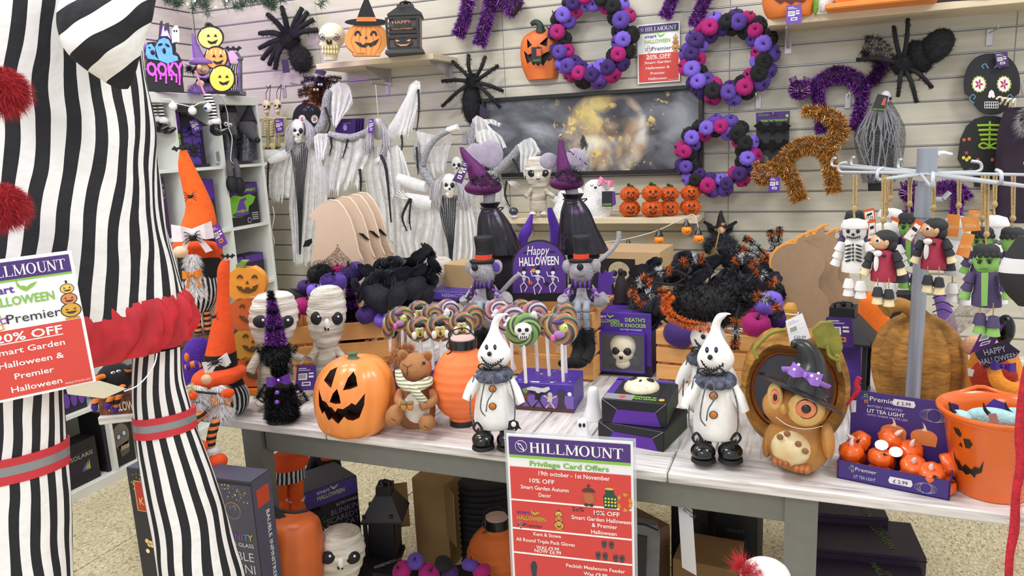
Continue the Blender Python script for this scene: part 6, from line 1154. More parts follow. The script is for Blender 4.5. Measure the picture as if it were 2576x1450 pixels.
 if tagc:
  pts,dd=tagc;f.poly('price_card',P('d8602a'),pts,dd,.001);(x0,y0_),(x1,y1),(x2,y2),(x3,y3)=pts
  f.poly('card_face',PWHITE,[(x0*.9+x3*.1+(x1-x0)*.1,y0_*.8+y3*.2),(x1*.8+x2*.2-(x1-x0)*.1,y1*.8+y2*.2),(x2-(x2-x3)*.08,y2-3),(x3+(x2-x3)*.08,y3-3)],dd+.0014,.0004);f.poly('barcode',PBLACK,[(x0*.65+x3*.35+(x1-x0)*.25,y0_*.65+y3*.35),(x1*.65+x2*.35-(x1-x0)*.25,y1*.65+y2*.35),(x1*.5+x2*.5-(x1-x0)*.25,y1*.5+y2*.5),(x0*.5+x3*.5+(x1-x0)*.25,y0_*.5+y3*.5)],dd+.0022,.0003);f.text('£4.99',(x0+x1+x2+x3)/4,(y2+y3)/2-8,8,P('3a3a40'),dd+.0024,width=(x1-x0)*.6)
 return f
figure('monster',2150,532,.8,1.96,'green-faced hanging figure behind the front skeleton figure',legs=False,back=True)
figure('monster',2288,538,1.0,1.86,'green-faced hanging figure between the two caped figures',tagc=([(2242,544),(2262,550),(2258,602),(2238,596)],.05))
figure('skeleton',2240,524,1.0,1.92,'white hanging figure seen from behind above the left caped figure',back=True,legs=False,tagc=([(2172,528),(2199,523),(2202,556),(2176,562)],.06))
figure('skeleton',2228,560,1.0,1.84,'second white hanging figure directly behind the left caped figure',back=True,tagc=([(2186,552),(2203,550),(2202,600),(2182,604)],.04))
figure('skeleton',2150,550,1.04,1.7,'white skeleton hanging figure at the far left of the stand',turn=-8)
figure('dracula',2222,578,1.0,1.58,'caped hanging figure with red waistcoat at left',turn=0)
figure('dracula',2348,548,1.0,1.64,'caped hanging figure with red waistcoat in front of the pole',top=450,tagc=([(2305,552),(2325,560),(2294,610),(2270,600)],.06))
figure('skeleton',2412,545,1.15,1.88,'white hanging figure seen from behind right of the pole',back=True);figure('skeleton',2502,542,1.15,1.9,'white hanging figure seen from behind at upper right',back=True)
figure('monster',2472,574,1.0,1.74,'green-faced hanging figure behind the front green one',legs=False);figure('monster',2548,575,1.05,1.7,'green-faced hanging figure at the right frame edge',back=True,legs=False)
fg=figure('monster',2482,618,1.18,1.5,'green-faced hanging figure in purple jacket nearest the front',turn=-10)
for i,(pts,dd)in enumerate((([(2384,538),(2416,541),(2410,597),(2381,594)],.0),([(2415,546),(2460,546),(2468,580),(2424,584)],.05),([(2424,584),(2453,591),(2436,650),(2404,640)],.07),([(2437,529),(2492,530),(2490,545),(2437,545)],-.02))):
 f=Fr('price_card',['orange decor card behind the white figure by the pole','orange decor card on the white figure right of the pole','lower orange decor card hanging by the purple sleeve','wide orange card behind the rear white figure'][i],'price card',pts[0][0],pts[2][1],D=1.68 if i!=3 else 1.9);f.poly('card',C('d9742c',.5,v=.25,vs=20,h2='e8a04a'),pts,dd,.001);f.text('DECOR',sum(p[0]for p in pts)/4,sum(p[1]for p in pts)/4+8,7,P('f2d8b8'),dd+.0015,width=24)
fl_c=lambda a,t:1+.03*nz(a,t,2)
f=Fr('striped_costume','second striped costume whose black and white sleeve pokes in at right','costume',2560,900,D=1.15);f.loft('sleeve',stripes('sleeve_band','202024','d9d7d8',14,'Z',.28,.7,.3,8),[(596,2560,2680),(640,2530,2690),(690,2510,2700),(740,2528,2700),(790,2570,2700),(900,2600,2720)],.6,26,4)
f.loft('jacket',CST,[(300,2660,2960),(600,2640,2980),(1000,2630,3000)],.5,60,3,uvn=34,fold=fl_c)
f.loft('trouser_leg',CST,[(1000,2640,2800),(1500,2640,2800),(2250,2640,2810)],.8,40,2,uvn=16);f.loft('trouser_leg',CST,[(1000,2820,2990),(1500,2830,3000),(2250,2840,3010)],.8,40,2,uvn=16)
f.loft('upper_sleeve',CST,[(560,2600,2720),(640,2620,2740),(760,2640,2740)],.6,24,2,uvn=10)
f=Fr('red_wool_strand','frayed red wool strand hanging down at the right edge','yarn',2545,1450,D=1.2);f.tube('strand',C('c02436',.9,v=.25,vs=100,bump=.8,bs=200),[(2640,800,-.02),(2590,930,0),(2566,1080,0),(2570,1160,0),(2556,1240,0),(2552,1330,0),(2540,1400,0),(2536,1500,0)],[10,14,11,12,9,11,9,9],sm=5);f.fur('fray',C('d03a4a',.9),[(2570,1060,0),(2566,1180,0),(2554,1300,0),(2536,1440,0)],10,500,26,.9,spread=1.2)
f=Fr('red_wool_scrap','short red wool scrap caught on the tea light box','yarn',2130,1030,D=1.64);f.tube('strand',C('b8203a',.9,v=.25,vs=100,bump=.8,bs=200),[(2162,950,0),(2155,965,0),(2158,982,0),(2142,1004,0),(2128,1022,0)],[7,6,7,4,2],sm=5);f.fur('fray',C('d03a4a',.9),[(2158,955,0),(2150,990,0),(2130,1020,0)],5,160,9,.6,spread=1.)
# goods on the slatted wall
WP=WY-.06
RAF=C('0f0f12',.9,v=.4,vs=60,bump=1,bs=50,h2='222226')
def raffia_spider(label,body,hub,tips,lw,Y=WP,tagp=None):
 f=Fr('raffia_spider',label,'spider',*hub,Y=Y)
 for k,(x,y,rx,rz,rot)in enumerate(body):f.ell(['abdomen','thorax','waist'][k],RAF,x,y,rx,rz,min(rx,rz)*.8,rot=rot,seg=22,rings=14);f.furb('loose_fibre',RAF,x,y,rx,rz,int(rx*45),9,1.1,rot=rot,spread=1.6)
 for i,t in enumerate(tips):
  kx,ky=(hub[0]+t[0])/2+(t[2]if len(t)>2 else 0),(hub[1]+t[1])/2+(t[3]if len(t)>3 else-6);f.tube('leg',RAF,[(*hub,0),(kx,ky,.05),(t[0],t[1],.02)],[lw*1.1,lw,lw*.8],sm=5,seg=8);f.fur('leg_fibre',RAF,[(kx,ky,.05),(t[0],t[1],.02)],lw*.9,170,8,1.1,spread=1.3)
 if tagp:f.poly('hang_tag',P('2a1f3a'),tagp,.05,.001)
 return f
raffia_spider('shaggy black raffia spider at upper left beside the shelf skull',[(756,149,27,33,-15),(728,100,25,24,0)],(727,98),[(709,17),(760,20),(774,30,4),(790,49),(800,76,0,-8),(673,36),(653,84,0,-8),(653,121),(660,149,-6),(677,163,-6),(692,174,-8)],6.8,tagp=[(708,150),(724,150),(730,182),(712,184)])
raffia_spider('black raffia spider hanging beside the moon painting',[(1187,262,25,50,0),(1190,208,18,22,0)],(1190,207),[(1179,138,-6),(1221,142,6),(1138,154,6,4),(1254,164,-4,4),(1112,204,0,-4),(1267,230,0,-4),(1112,268),(1259,272)],4.8,tagp=[(1208,262),(1232,280),(1222,300),(1206,290)])
raffia_spider('black raffia spider with long body under the right wall shelf',[(2356,116,34,44,40),(2272,163,30,26,30),(2312,142,42,26,62)],(2270,165),[(2248,66,-4),(2284,47,4),(2155,150,0,-10),(2259,243),(2306,258,4),(2345,221,6,-6)],5.4,Y=WP-.11)
# small shelf: skull, pumpkin, lantern
zs=1.975;s=Fr('resin_skull','yellowed resin skull with silver eyes on the small wall shelf','skull',832,152,Z=zs,off=-6)
s.ell('cranium',SKULL,836,90,33,31,36,d=0,seg=24,rings=14);s.ell('brow',SKULL,829,92,27,9,14,d=.055);s.ell('cheekbone',SKULL,830,112,27,12,20,d=.03);s.loft('jaw',SKULL,[(116,806,858,.02),(135,812,852,.025),(152,815,848,.025)],.8,20,2)
for x in(811,845):s.ell('eye_socket',C('6a5a40',.7),x,92+1,9,8,6,d=.07);s.ell('eye',C('b8bcc8',.1,metal=.8),x,93,7,6.5,6,d=.078);s.ell('pupil',PBLACK,x,93,2.5,2.5,2,d=.092)
for q in(-1,1):s.ell('nostril',C('2a2018',.8),828+q*4,106,3.5,6,5,d=.082,rot=q*12)
for k in range(6):
 for y in(119,131):s.ell('tooth',C('e8d9a8',.4,v=.1),812+k*7.2,y,3.3,5.4,4,d=.072-(k-2.5)**2*.0022,seg=8,rings=6)
w=Fr('wooden_pumpkin','flat wooden orange pumpkin wearing a black witch hat','ornament',921,143,Z=zs,off=4);oc=C('ef9a50',.6,v=.05)
b=w.poly('pumpkin_board',oc,[(921+54*math.copysign(abs(math.cos(a))**.9,math.cos(a)),101-41*math.sin(a))for a in[2*math.pi*i/40 for i in range(40)]],0,.05);w.poly('base_flat',oc,[(885,136),(958,136),(955,143),(890,143)],0,.05)
for dx in(-38,-18,0,18,38):w.tube('painted_rib',P('c9703a'),[(921+dx*.55,66,.0508),(921+dx,101,.0508),(921+dx*.55,139,.0508)],.7,sm=5,seg=5)
for x in(900,940):w.poly('eye',PBLACK,[(x+u*9,90-v*13)for u,v in disc(0,0,1,1,12,0,180)+disc(0,0,.45,.5,8,180,0)],.051,.001)
w.poly('nose',PBLACK,[(917,98),(925,98),(921,89)],.051,.001);w.poly('mouth',PBLACK,[(891,104),(908,108),(910,112),(917,112),(918,108),(932,108),(954,97),(946,112),(932,119),(926,113),(920,120),(905,118)],.051,.001)
w.poly('hat_brim',BLK,[(921+54*u,56-9*v)for u,v in disc(0,0,1,1,24)],.052,.012);w.poly('hat_cone',BLK,[(898,46),(908,18),(921,-14),(934,18),(945,46)],.052,.012);w.poly('hat_band',P('e07a35'),[(896,54),(898,43),(945,43),(947,54)],.0645,.002)
f,r,z0,z1=lantern('black cut-out metal lantern with grinning pumpkin panes on the wall shelf',1020,14,40,138,22,46,44,Z=zs,glow='3a2a24',off=40)
for sd in(-1,1):
 q=bpy.data.objects.new('x',None);bpy.data.objects.remove(q);a=r*.72;zz=z1-z0;Mx=RZ(45*sd);c0=Mx@Vector((0,-a,0));mt=C('141416',.5,v=.05)
 def plate(poly,nm='cutout_plate'):MB().prism(poly,-.003,.0,M=Mx,c=c0).build(nm,mt,f.t,smooth=False)
 for z_ in(.02,.36,.52,.66,.98):plate(rect(-a*.9,z0+zz*z_-.006,a*.9,z0+zz*z_+.006))
 plate([(-a*.62+x*1.0,z)for x,z in disc(a*.62,z0+zz*.2,a*.62,zz*.15,16)]);plate(rect(-a*.5,z0+zz*.7,a*.5,z0+zz*.94))
 txt(f.t,'HAPPY',zz*.1,Mx@Vector((0,-a-.004,z0+zz*.79)),P('d08a68'),rot=(90,0,45*sd),width=a*1.2);txt(f.t,'HALLOWEEN',zz*.05,Mx@Vector((0,-a-.004,z0+zz*.6)),P('d08a68'),rot=(90,0,45*sd),width=a*1.3)
 for e in(-1,1):MB().prism([(e*.2*a,z0+zz*.25),(e*.5*a,z0+zz*.3),(e*.42*a,z0+zz*.22)],-.0045,-.003,M=Mx,c=c0).build('cut_eye',P('e8a070'),f.t,smooth=False)
 MB().prism([(-.45*a,z0+zz*.18),(-.2*a,z0+zz*.13),(.2*a,z0+zz*.13),(.45*a,z0+zz*.18),(.2*a,z0+zz*.09),(-.2*a,z0+zz*.09)],-.0045,-.003,M=Mx,c=c0).build('cut_mouth',P('e8a070'),f.t,smooth=False)
# tinsel cats
def tinsel_cat(label,limbs,head,mat,core,Y=WP-.02,n=2200,face_=True,fluff=None,tg=None,ln=11):
 f=Fr('tinsel_cat',label,'ornament',*limbs[0][0][0],Y=Y)
 for k,(pts,rr)in enumerate(limbs):nm=['body','leg','leg','tail','leg','leg'][min(k,5)];q=[x*.8 for x in rr]if hasattr(rr,'__len__')else rr*.8;f.tube(nm,core,pts,q,sm=5,seg=10);f.fur(nm+'_tinsel',mat,pts,q,int(n*(2.2 if k==0 else 1.3)),ln*1.1,2.1,spread=1.3)
 if head:
  x,y,r=head;f.ell('head',core,x,y,r,r*.9,r*.7,d=.03);f.furb('head_tinsel',mat,x,y,r,r*.9,1300,7,1.9,d=.03)
  for s_ in(-1,1):f.fur('ear_tinsel',mat,[(x+s_*r*.55,y-r*.6,.03),(x+s_*r*.8,y-r*1.35,.03)],[r*.3,1],260,5,1.6)
  for q in range(6):f.tube('whisker',C('c9a8b8',.5),[(x,y+3,.06),(x+(-1 if q<3 else 1)*26,y+(q%3-1)*9,.065)],.7,sm=0,seg=4)
  f.ell('nose',BLK,x,y+2,3,d=.062)
 if fluff:f.fur('tail_fluff',fluff[1],fluff[0],fluff[2],1600,16,1.3,spread=.6)
 if tg:price_tag(f,tg,.07,'5a2f96')
 return f
tinsel_cat('purple tinsel arched cat hanging under the right wall shelf',[([(2040,228),(2058,212),(2090,190),(2120,186),(2152,200),(2172,226)],[17,20,22,22,22,20]),([(2056,232),(2064,280),(2068,332)],13),([(2170,222),(2164,270),(2148,326)],13),([(2172,215),(2205,190),(2222,150)],9)],(2012,226,24),TPU,C('24092e',.7),fluff=([(2190,205),(2215,175),(2222,140),(2196,118),(2172,112)],C('2a0f30',.7,v=.3),[10,16,22,24,16]),Y=WP+.005)
tinsel_cat('copper-gold tinsel arched cat with curled tail',[([(1935,432),(1965,410),(2000,376),(2035,364),(2070,372),(2088,392)],[19,22,23,24,24,22]),([(1968,408),(1992,450),(2012,504)],19),([(2080,385),(2090,430),(2098,482)],17),([(2075,368),(2108,345),(2108,310),(2075,285),(2020,280)],[20,23,22,18,10])],(1920,440,26),TGO,C('5a3408',.6),tg=[(1936,446),(1962,446),(1962,484),(1932,482)],n=3000,Y=WP-.13)
tinsel_cat('purple tinsel cat partly above the frame, left of the pumpkins wreath',[([(1160,-60),(1210,-50),(1260,-10),(1300,20)],[20,24,26,30]),([(1180,-20),(1170,40),(1152,90)],17),([(1236,-5),(1222,55),(1206,112)],17)],None,TPU,C('24092e',.7))
tinsel_cat('purple tinsel cat above the frame, over the offer sheet',[([(1690,-70),(1730,-60),(1790,-40)],24),([(1702,-40),(1690,0),(1672,42)],15),([(1790,-40),(1768,10),(1746,64)],16)],None,TPU,C('24092e',.7))
tinsel_cat('dark purple tinsel cat hidden behind the wire stand',[([(2290,510),(2330,480),(2400,470),(2430,500)],16),([(2410,480),(2405,540),(2398,580)],12),([(2300,500),(2290,540),(2285,560)],10)],(2290,485,22),TPU,C('24092e',.7))
# plastic pumpkin light
p=Fr('pumpkin_light','tall plastic jack o lantern light on the wall left of the wreath','light',1360,200,Y=WY-.012)
sh=p.loft('shell',C('dc6a2e',.5,v=.12,vs=10,h2='e27a38'),[(200,1328,1400),(192,1324,1402),(160,1312,1408),(120,1309,1410),(92,1316,1404),(78,1336,1386),(74,1350,1372)],.5,48,4,lobes=10,amp=.07)
Q=lambda pts:p.xz([(1280+x/3.626,y/3.626)for x,y in pts],.05)
carve(sh,[Q([(160,352),(215,412),(170,440)]),Q([(352,332),(345,425),(283,402)]),Q([(240,455),(300,455),(270,420)]),Q([(130,460),(175,500),(205,490),(230,520),(290,515),(320,490),(390,450),(388,540),(360,560),(345,545),(315,600),(290,575),(268,606),(248,580),(225,598),(205,560),(165,580),(148,530)])],-.3,-.02,C('3a3638',.6,v=.3,vs=80))
p.tube('stem',C('2c3a30',.6,v=.2),[(1360,78,.03),(1358,62,.04),(1346,56,.04),(1336,62,.04)],[13,8,7,5],seg=8);p.poly('hang_tag',P('22202a'),[(1337,119),(1362,118),(1362,158),(1337,157)],.085,.001);p.poly('tag_picture',P('d0552c'),[(1349,123),(1361,123),(1361,140),(1350,141)],.0865,.0004);p.text('TALKING',1350,153,3,LIME,.087,width=20)
# velvet pumpkin wreaths
def wreath(label,cx,cy,R_,r,n,Y=WY-.07,seed=1,rz=None):
 f=Fr('pumpkin_wreath',label,'wreath',cx,cy,Y=Y,group='velvet pumpkin wreaths');rr=random.Random(seed);rx=R_*f.m*1.05;rzz=(rz or R_)*f.m
 MB().tube([(rx*math.cos(a),.01,rzz*math.sin(a))for a in np.linspace(0,2*math.pi,33)],.02,8).build('wreath_base',C('17151a',.9,v=.2),f.t)
 seq=['m','l','d','k','m','p','k','l','m','d','k','p']
 for ring,(k,off,d,sc)in enumerate(((n,-r*.75,.01,1.),(n-2,r*.55,.02,.92),(n-3,-.05*r,.055,.95))):
  for i in range(k):
   a=2*math.pi*(i+.33*ring)/k+rr.uniform(-.08,.08);q=(R_-off*1.0)*f.m;qz=((rz or R_)-off)*f.m;rad=r*f.m*sc*rr.uniform(.88,1.08);c_=seq[(i*5+ring*7+seed+i//4)%12]
   out=Vector((math.cos(a),0,math.sin(a)));v=(out*[.9,-.5,.1][ring]+Vector((rr.uniform(-.25,.25),[-.5,-.8,-1][ring],rr.uniform(-.25,.25)))).normalized();rot=Vector((0,0,1)).rotation_difference(v).to_euler()
   loc=Vector((q*math.cos(a)*1.04,-d,qz*math.sin(a)))-v*rad*.5;vpump(f.t,c_,loc,rad,rot,'pumpkin')
 return f
wreath('velvet pumpkin wreath at the top, partly cut by the frame',1491,93,80,22,17,seed=3,rz=92)
wreath('largest velvet pumpkin wreath, right of the offer sheet',1832,146,84,22,17,seed=5)
wreath('lowest velvet pumpkin wreath overlapping the painting corner',1803,392,72,20,15,seed=8,Y=WY-.1)
# offer sheet on the wall
t=T('offer_sign','laminated 20% off sheet fixed to the slatted wall','sign',atY(1657,208,WY-.014));a_,b_=atY(1604,62,WY-.014),atY(1710,54,WY-.014);offer_sign(t,.215,(a_.z+b_.z)/2-t.location.z)
# bat pendants card
f=Fr('pendant_card','purple and black card of furry bat pendants','card',1942,412,Y=WP);f.poly('backing_card',C('24232a',.6,v=.04),[(1903,300),(1986,297),(1984,405),(1901,412)],0,.003);f.poly('header',P('4a2470'),[(1902,284),(1930,282),(1987,279),(1987,302),(1902,306)],.001,.003);smart_logo(f.t,*[(q.x,q.z+.004)for q in[f(1922,294)]][0],.05,-.005,'9a5ac0','6aa83a',bat=False);f.text("'FURRY' BAT PENDANTS",1947,306,5.5,LIME,.005,width=62,bold=.02)
f.poly('green_badge',LIME,[(1980+u,291+v)for u,v in disc(0,0,4,4,12)],.0045,.0005)
for y in(322,366):bat(f,1943,y,96,.008,C('0c0c0e',.95,v=.2,bump=.8,bs=200),'bat_pendant',th=.012)
for q in range(5):f.tube('printed_web',P('b8b8bc'),[(1902,395+q*3,.0042),(1915,390+q*4,.0042),(1932,397+q*3,.0042)],.6,seg=4)
f.tube('euro_hook',STEEL,[(1945,276,0),(1945,286,.05)],2,sm=0)
# sugar skulls
def sugar_skull(label,cx,cy,rx,rz,Y,lower=True,tg=None):
 f=Fr('sugar_skull',label,'ornament',cx,cy,Y=Y,group='black sugar skull plaques');bk_=C('17161d',.5,v=.15,vs=30)
 f.poly('plaque',bk_,[(cx+rx*math.copysign(abs(math.cos(a))**.8,math.cos(a))*(1 if math.sin(a)>-.35 else .8),cy-rz*math.sin(a))for a in[2*math.pi*i/40 for i in range(40)]],0,.02);d=.021;fl_=P('c0285e')
 for s_ in(-1,1):
  x=cx+s_*rx*.45;y=cy+rz*.0
  f.poly('lace_ring',P('a8b53a'),[(x+rx*.26*(1+.08*math.cos(14*a))*math.cos(a),y-rz*.27*(1+.08*math.cos(14*a))*math.sin(a))for a in[2*math.pi*i/56 for i in range(56)]],d,.003);f.poly('eye_white',PWHITE,[(x+u*rx*.22,y-v*rz*.24)for u,v in disc(0,0,1,1,20)],d+.0032,.001)
  f.poly('flower',fl_,[(x+rx*.15*(.65+.35*math.cos(5*a))*math.cos(a),y-rz*.17*(.65+.35*math.cos(5*a))*math.sin(a))for a in[2*math.pi*i/50 for i in range(50)]],d+.0044,.001);f.poly('flower_eye',P('b8b8c4'),[(x+u*rx*.04,y-v*rz*.045)for u,v in disc(0,0,1,1,8)],d+.006,.001)
  f.tube('painted_scroll',P('6a9ab8'),[(cx+s_*rx*.12,cy-rz*.52,d),(cx+s_*rx*.22,cy-rz*.66,d),(cx+s_*rx*.34,cy-rz*.6,d),(cx+s_*rx*.28,cy-rz*.52,d)],rx*.025,seg=5)
  if lower:f.tube('painted_scroll',P('5a8aa8'),[(cx+s_*rx*.62,cy+rz*.62,d),(cx+s_*rx*.78,cy+rz*.5,d),(cx+s_*rx*.68,cy+rz*.34,d),(cx+s_*rx*.58,cy+rz*.42,d),(cx+s_*rx*.66,cy+rz*.5,d)],rx*.025,seg=5)
 if lower:
  f.poly('nose',PWHITE,[(cx-rx*.13,cy+rz*.42),(cx-rx*.04,cy+rz*.46),(cx,cy+rz*.4),(cx+rx*.04,cy+rz*.46),(cx+rx*.13,cy+rz*.42),(cx+rx*.08,cy+rz*.24),(cx,cy+rz*.18),(cx-rx*.08,cy+rz*.24)],d,.003)
  for y in(.58,.68,.78):f.tube('painted_teeth',PWHITE,[(cx-rx*.24,cy+rz*y,d+.001),(cx+rx*.24,cy+rz*y,d+.001)],rx*.012,sm=0,seg=4)
  for k in range(7):f.tube('painted_teeth',PWHITE,[(cx+(k-3)*rx*.08,cy+rz*.58,d+.001),(cx+(k-3)*rx*.08,cy+rz*.78,d+.001)],rx*.012,sm=0,seg=4)
 else:f.poly('petal',P('c06a4a'),[(cx-6,cy-rz*.85),(cx,cy-rz*.65),(cx+6,cy-rz*.85),(cx,cy-rz*.78)],d,.001)
 if tg:price_tag(f,tg,.05,'4a2a6a')
 return f
sugar_skull('large black sugar skull plaque hanging at the far right',2494,212,70,77,WP,True,[(2502,134),(2534,130),(2538,166),(2508,170)])
sugar_skull('black sugar skull plaque half hidden behind the long-haired ghoul',776,300,35,40,WP-.02,False)
f=Fr('skeleton_plaque','black painted skeleton body plaque with lime green ribs','ornament',2470,470,Y=WP);f.poly('plaque',C('15141a',.5,v=.12),[(2450,300),(2475,292),(2500,292),(2538,300),(2540,400),(2530,470),(2450,470),(2446,420),(2425,430),(2408,400),(2415,350),(2430,318)],0,.02);GRN=P('9ac23a')
f.tube('spine',GRN,[(2490,305,.022),(2489,375,.022)],2.4,sm=0)
for k,y in enumerate((316,328,340,352)):f.tube('rib',GRN,[(2458+k*3,y,.022),(2490,y-1,.024),(2522-k*3,y,.022)],3,sm=2)
for s_ in(-1,1):f.tube('pelvis',GRN,[(2490,368,.022),(2490+s_*16,360,.022),(2490+s_*27,367,.022),(2490+s_*16,374,.022),(2490,370,.022)],2.6)
for x,y,c_ in((2431,385,'c0285e'),(2424,397,'d8d44a'),(2438,397,'d8d44a'),(2460,402,'c8603a'),(2496,402,'c8603a'),(2438,350,'c8603a'),(2425,352,'c8603a'),(2432,402,'d8d44a')):f.poly('painted_dot',P(c_),[(x+u,y+v)for u,v in disc(0,0,4.5,4.5,10)],.0205,.001)
f=Fr('robed_ghoul','dark purple robed ghoul with bony hand at the right edge','decoration',2560,600,Y=WP-.12);f.loft('robe',C('2a1c2e',.85,v=.2),[(270,2530,2580),(330,2512,2620),(430,2505,2640),(560,2500,2650)],.3,26,3,fold=fl_(.05,2)if callable(fl_)else None)if False else f.loft('robe',C('2a1c2e',.85,v=.2),[(270,2530,2580),(330,2512,2620),(430,2505,2640),(560,2500,2650)],.3,26,3,fold=lambda a,t:1+.06*math.sin(8*a+3*t));f.ell('face',C('b8b4b4',.8,v=.2),2590,220,18,30,14,d=.05);f.furb('hair',C('a8a4a8',.9),2585,300,18,30,700,16,1,d=.07,droop=.6)
for q in range(4):f.tube('finger_bone',SKULL,[(2516+q*12,262+q*2,.1),(2524+q*10,250,.12),(2514+q*12,244+q*3,.13),(2506+q*14,250+q*3,.13)],2.6,sm=3)
f=Fr('hanging_ghoul','small skull-headed ghoul draped in grey netting','decoration',2215,420,Y=WP-.09);f.loft('black_robe',C('1a191c',.9,v=.2),[(262,2205,2235),(320,2178,2252),(380,2180,2250),(480,2184,2244)],.4,24,3);f.loft('grey_netting',netmat('8a8a90',.55,150),[(252,2205,2240),(290,2180,2262),(335,2150,2278),(400,2160,2270),(460,2172,2250)],.45,36,3,cap=False,fold=lambda a,t:1+.07*t*math.sin(9*a))
for q in range(26):x=2158+q*4.5;f.tube('net_strand',C('8f8f95',.9),[(2215+(x-2215)*.3,262,.06),(2215+(x-2215)*random.uniform(.6,1.1),310,.085),(x+random.randint(-14,14),350,.08),(x+random.randint(-16,16),400+random.randint(-50,60),.06)],1.1,sm=4,seg=4)
f.ell('skull',C('cfcad2',.6,v=.15),2228,244,12,15,12,d=.05);f.ell('eye_socket',PBLACK,2240,248,3.5,4,3,d=.085);f.poly('hang_tag',P('26262c'),[(2208,236),(2236,242),(2222,283),(2192,276)],.11,.001);f.poly('tag_picture',P('c0524a'),[(2224,246),(2230,247),(2226,266),(2216,264)],.1115,.0004);f.text('HANG-A-GHOUL',2210,277,4,LIME,.112,roll=8,width=26)
# hanging winged witch
w=Fr('hanging_witch','small black winged witch with straw broom hanging on the wall','decoration',1812,664,Y=WP-.02);w.loft('dress',BLK,[(585,1800,1826),(610,1785,1842),(632,1772,1852),(640,1780,1846)],.4,24,3,fold=lambda a,t:1+.06*t*math.sin(11*a));w.furb('feather_skirt',C('1a1a1e',.5,v=.5,vs=100,h2='70747e'),1812,616,36,24,1500,14,2,spread=.8);w.loft('hat',BLK,[(572,1798,1832),(565,1802,1828),(545,1806,1820),(530,1812,1816)],.8,18,2);w.loft('hat_brim',BLK,[(574,1786,1842),(570,1790,1838)],.7,24,0);w.loft('hat_band',P('c8703a'),[(566,1804,1828),(560,1806,1826)],.9,16,0);w.ell('face',C('d8a884',.7),1814,580,9,9,8,d=.03)
for s_ in(-1,1):w.poly('wing',BLK,[(1812+s_*10,590),(1812+s_*20,565),(1812+s_*40,555),(1812+s_*44,560),(1812+s_*34,568),(1812+s_*30,584),(1812+s_*22,588),(1812+s_*18,600)],-.01,.004)
w.tube('broomstick',C('b08a5a',.8),[(1811,576,.07),(1800,625,.07)],1.8,sm=0);w.fur('broom_straw',C('a8926a',.9),[(1800,622,.07),(1796,650,.07)],[4,9],420,12,1,droop=.7)
for x in(1806,1830):w.tube('leg',BLK,[(x,636,.02),(x-2,655,.02),(x+10,662,.03)],5)
# low shelf: mummy, ghost plush, tinsel pumpkins
zl=1.1;mummy('mummy doll standing on the low wall shelf under the painting',1354,434,33,41,547,(1322,496),(1394,496),Z=zl)
def ghost_plush(label,cx,top,base,w_,bow_=True,tg=None):
 f=Fr('ghost_plush',label,'soft toy',cx,base,Z=zl);h=base-top;f.loft('body',plush('e9e9ea'),[(top,cx-w_*.25,cx+w_*.3),(top+h*.12,cx-w_*.6,cx+w_*.55),(top+h*.4,cx-w_*.75,cx+w_*.75),(top+h*.75,cx-w_,cx+w_*.95),(base,cx-w_*.9,cx+w_*.85)],.7,28,4)
 for s_ in(-1,1):f.ell('arm',plush('e9e9ea'),cx+s_*w_*.9,top+h*.35,9,14,9,rot=s_*30);f.tube('closed_eye',PBLACK,[(cx+s_*9-4,top+h*.14,.07),(cx+s_*9,top+h*.18,.075),(cx+s_*9+4,top+h*.14,.07)],.9,sm=3,seg=5)
 f.ell('mouth',PBLACK,cx,top+h*.22,4,3,2,d=.075)
 if bow_:bow(f,cx+26,top+6,38,C('e68ab0',.7),.04,rot=20)
 if tg:f.poly('hang_tag',P('22202a'),tg,.09,.001);f.poly('tag_edge',P('5a2f80'),[(tg[1][0],tg[1][1]),(tg[1][0]+7,tg[1][1]+2),(tg[2][0]+10,tg[2][1]-6),tg[2]],.089,.001);f.text('LOVE BOOS',(tg[0][0]+tg[1][0])/2,tg[2][1]-3,5,LIME,.0915,width=22,bold=.02)
 return f
ghost_plush('white ghost plush with pink bow on the low shelf',1498,452,545,44,True,[(1514,482),(1540,481),(1540,520),(1514,520)]);ghost_plush('plain white ghost plush half behind the right cape mouse',1425,476,545,34,False)
def tpump(label,cx,base,k):
 f=Fr('tinsel_pumpkins',label,'ornament',cx,base,Z=zl,group='stacked orange tinsel pumpkins')
 TO=C('e2641c',.3,metal=.3,v=.5,vs=160,h2='f59a4a')
 for y,rx,rz in((base-56*k,23*k,19*k),(base-20*k,25*k,20*k)):
  f.ell('pumpkin',C('d45a18',.6),cx,y,rx,rz,rx,seg=20);f.furb('pumpkin_tinsel',TO,cx,y,rx,rz,1500,4,1.8,ry=rx,spread=1.4);u=y<base-40*k
  for s_ in(-1,1):f.poly('eye',PBLACK,[(cx+3+s_*6.5*k+a*3*k,y-4*k+b*3*k)for a,b in(disc(0,0,1,1,12)if u else[(-1.3,1.2),(1.3,1.2),(0,-1.4)])],rx*f.m*1.04,.002)
  f.poly('nose',PBLACK,[(cx+1,y+4*k),(cx+6,y+4*k),(cx+3.5,y-.5*k)],rx*f.m*1.08,.002);f.poly('mouth',PBLACK,[(cx-10*k+3,y+6*k),(cx-4*k+3,y+8*k),(cx-3*k+3,y+10*k),(cx+3*k+3,y+10*k),(cx+4*k+3,y+8*k),(cx+10*k+3,y+5*k),(cx+6*k+3,y+13*k),(cx-6*k+3,y+13*k)],rx*f.m*1.02,.002)
 f.fur('stem_tinsel',C('2c6a34',.3,metal=.4),[(cx,base-74*k),(cx+3,base-80*k)],6*k,260,5,1.5);return f
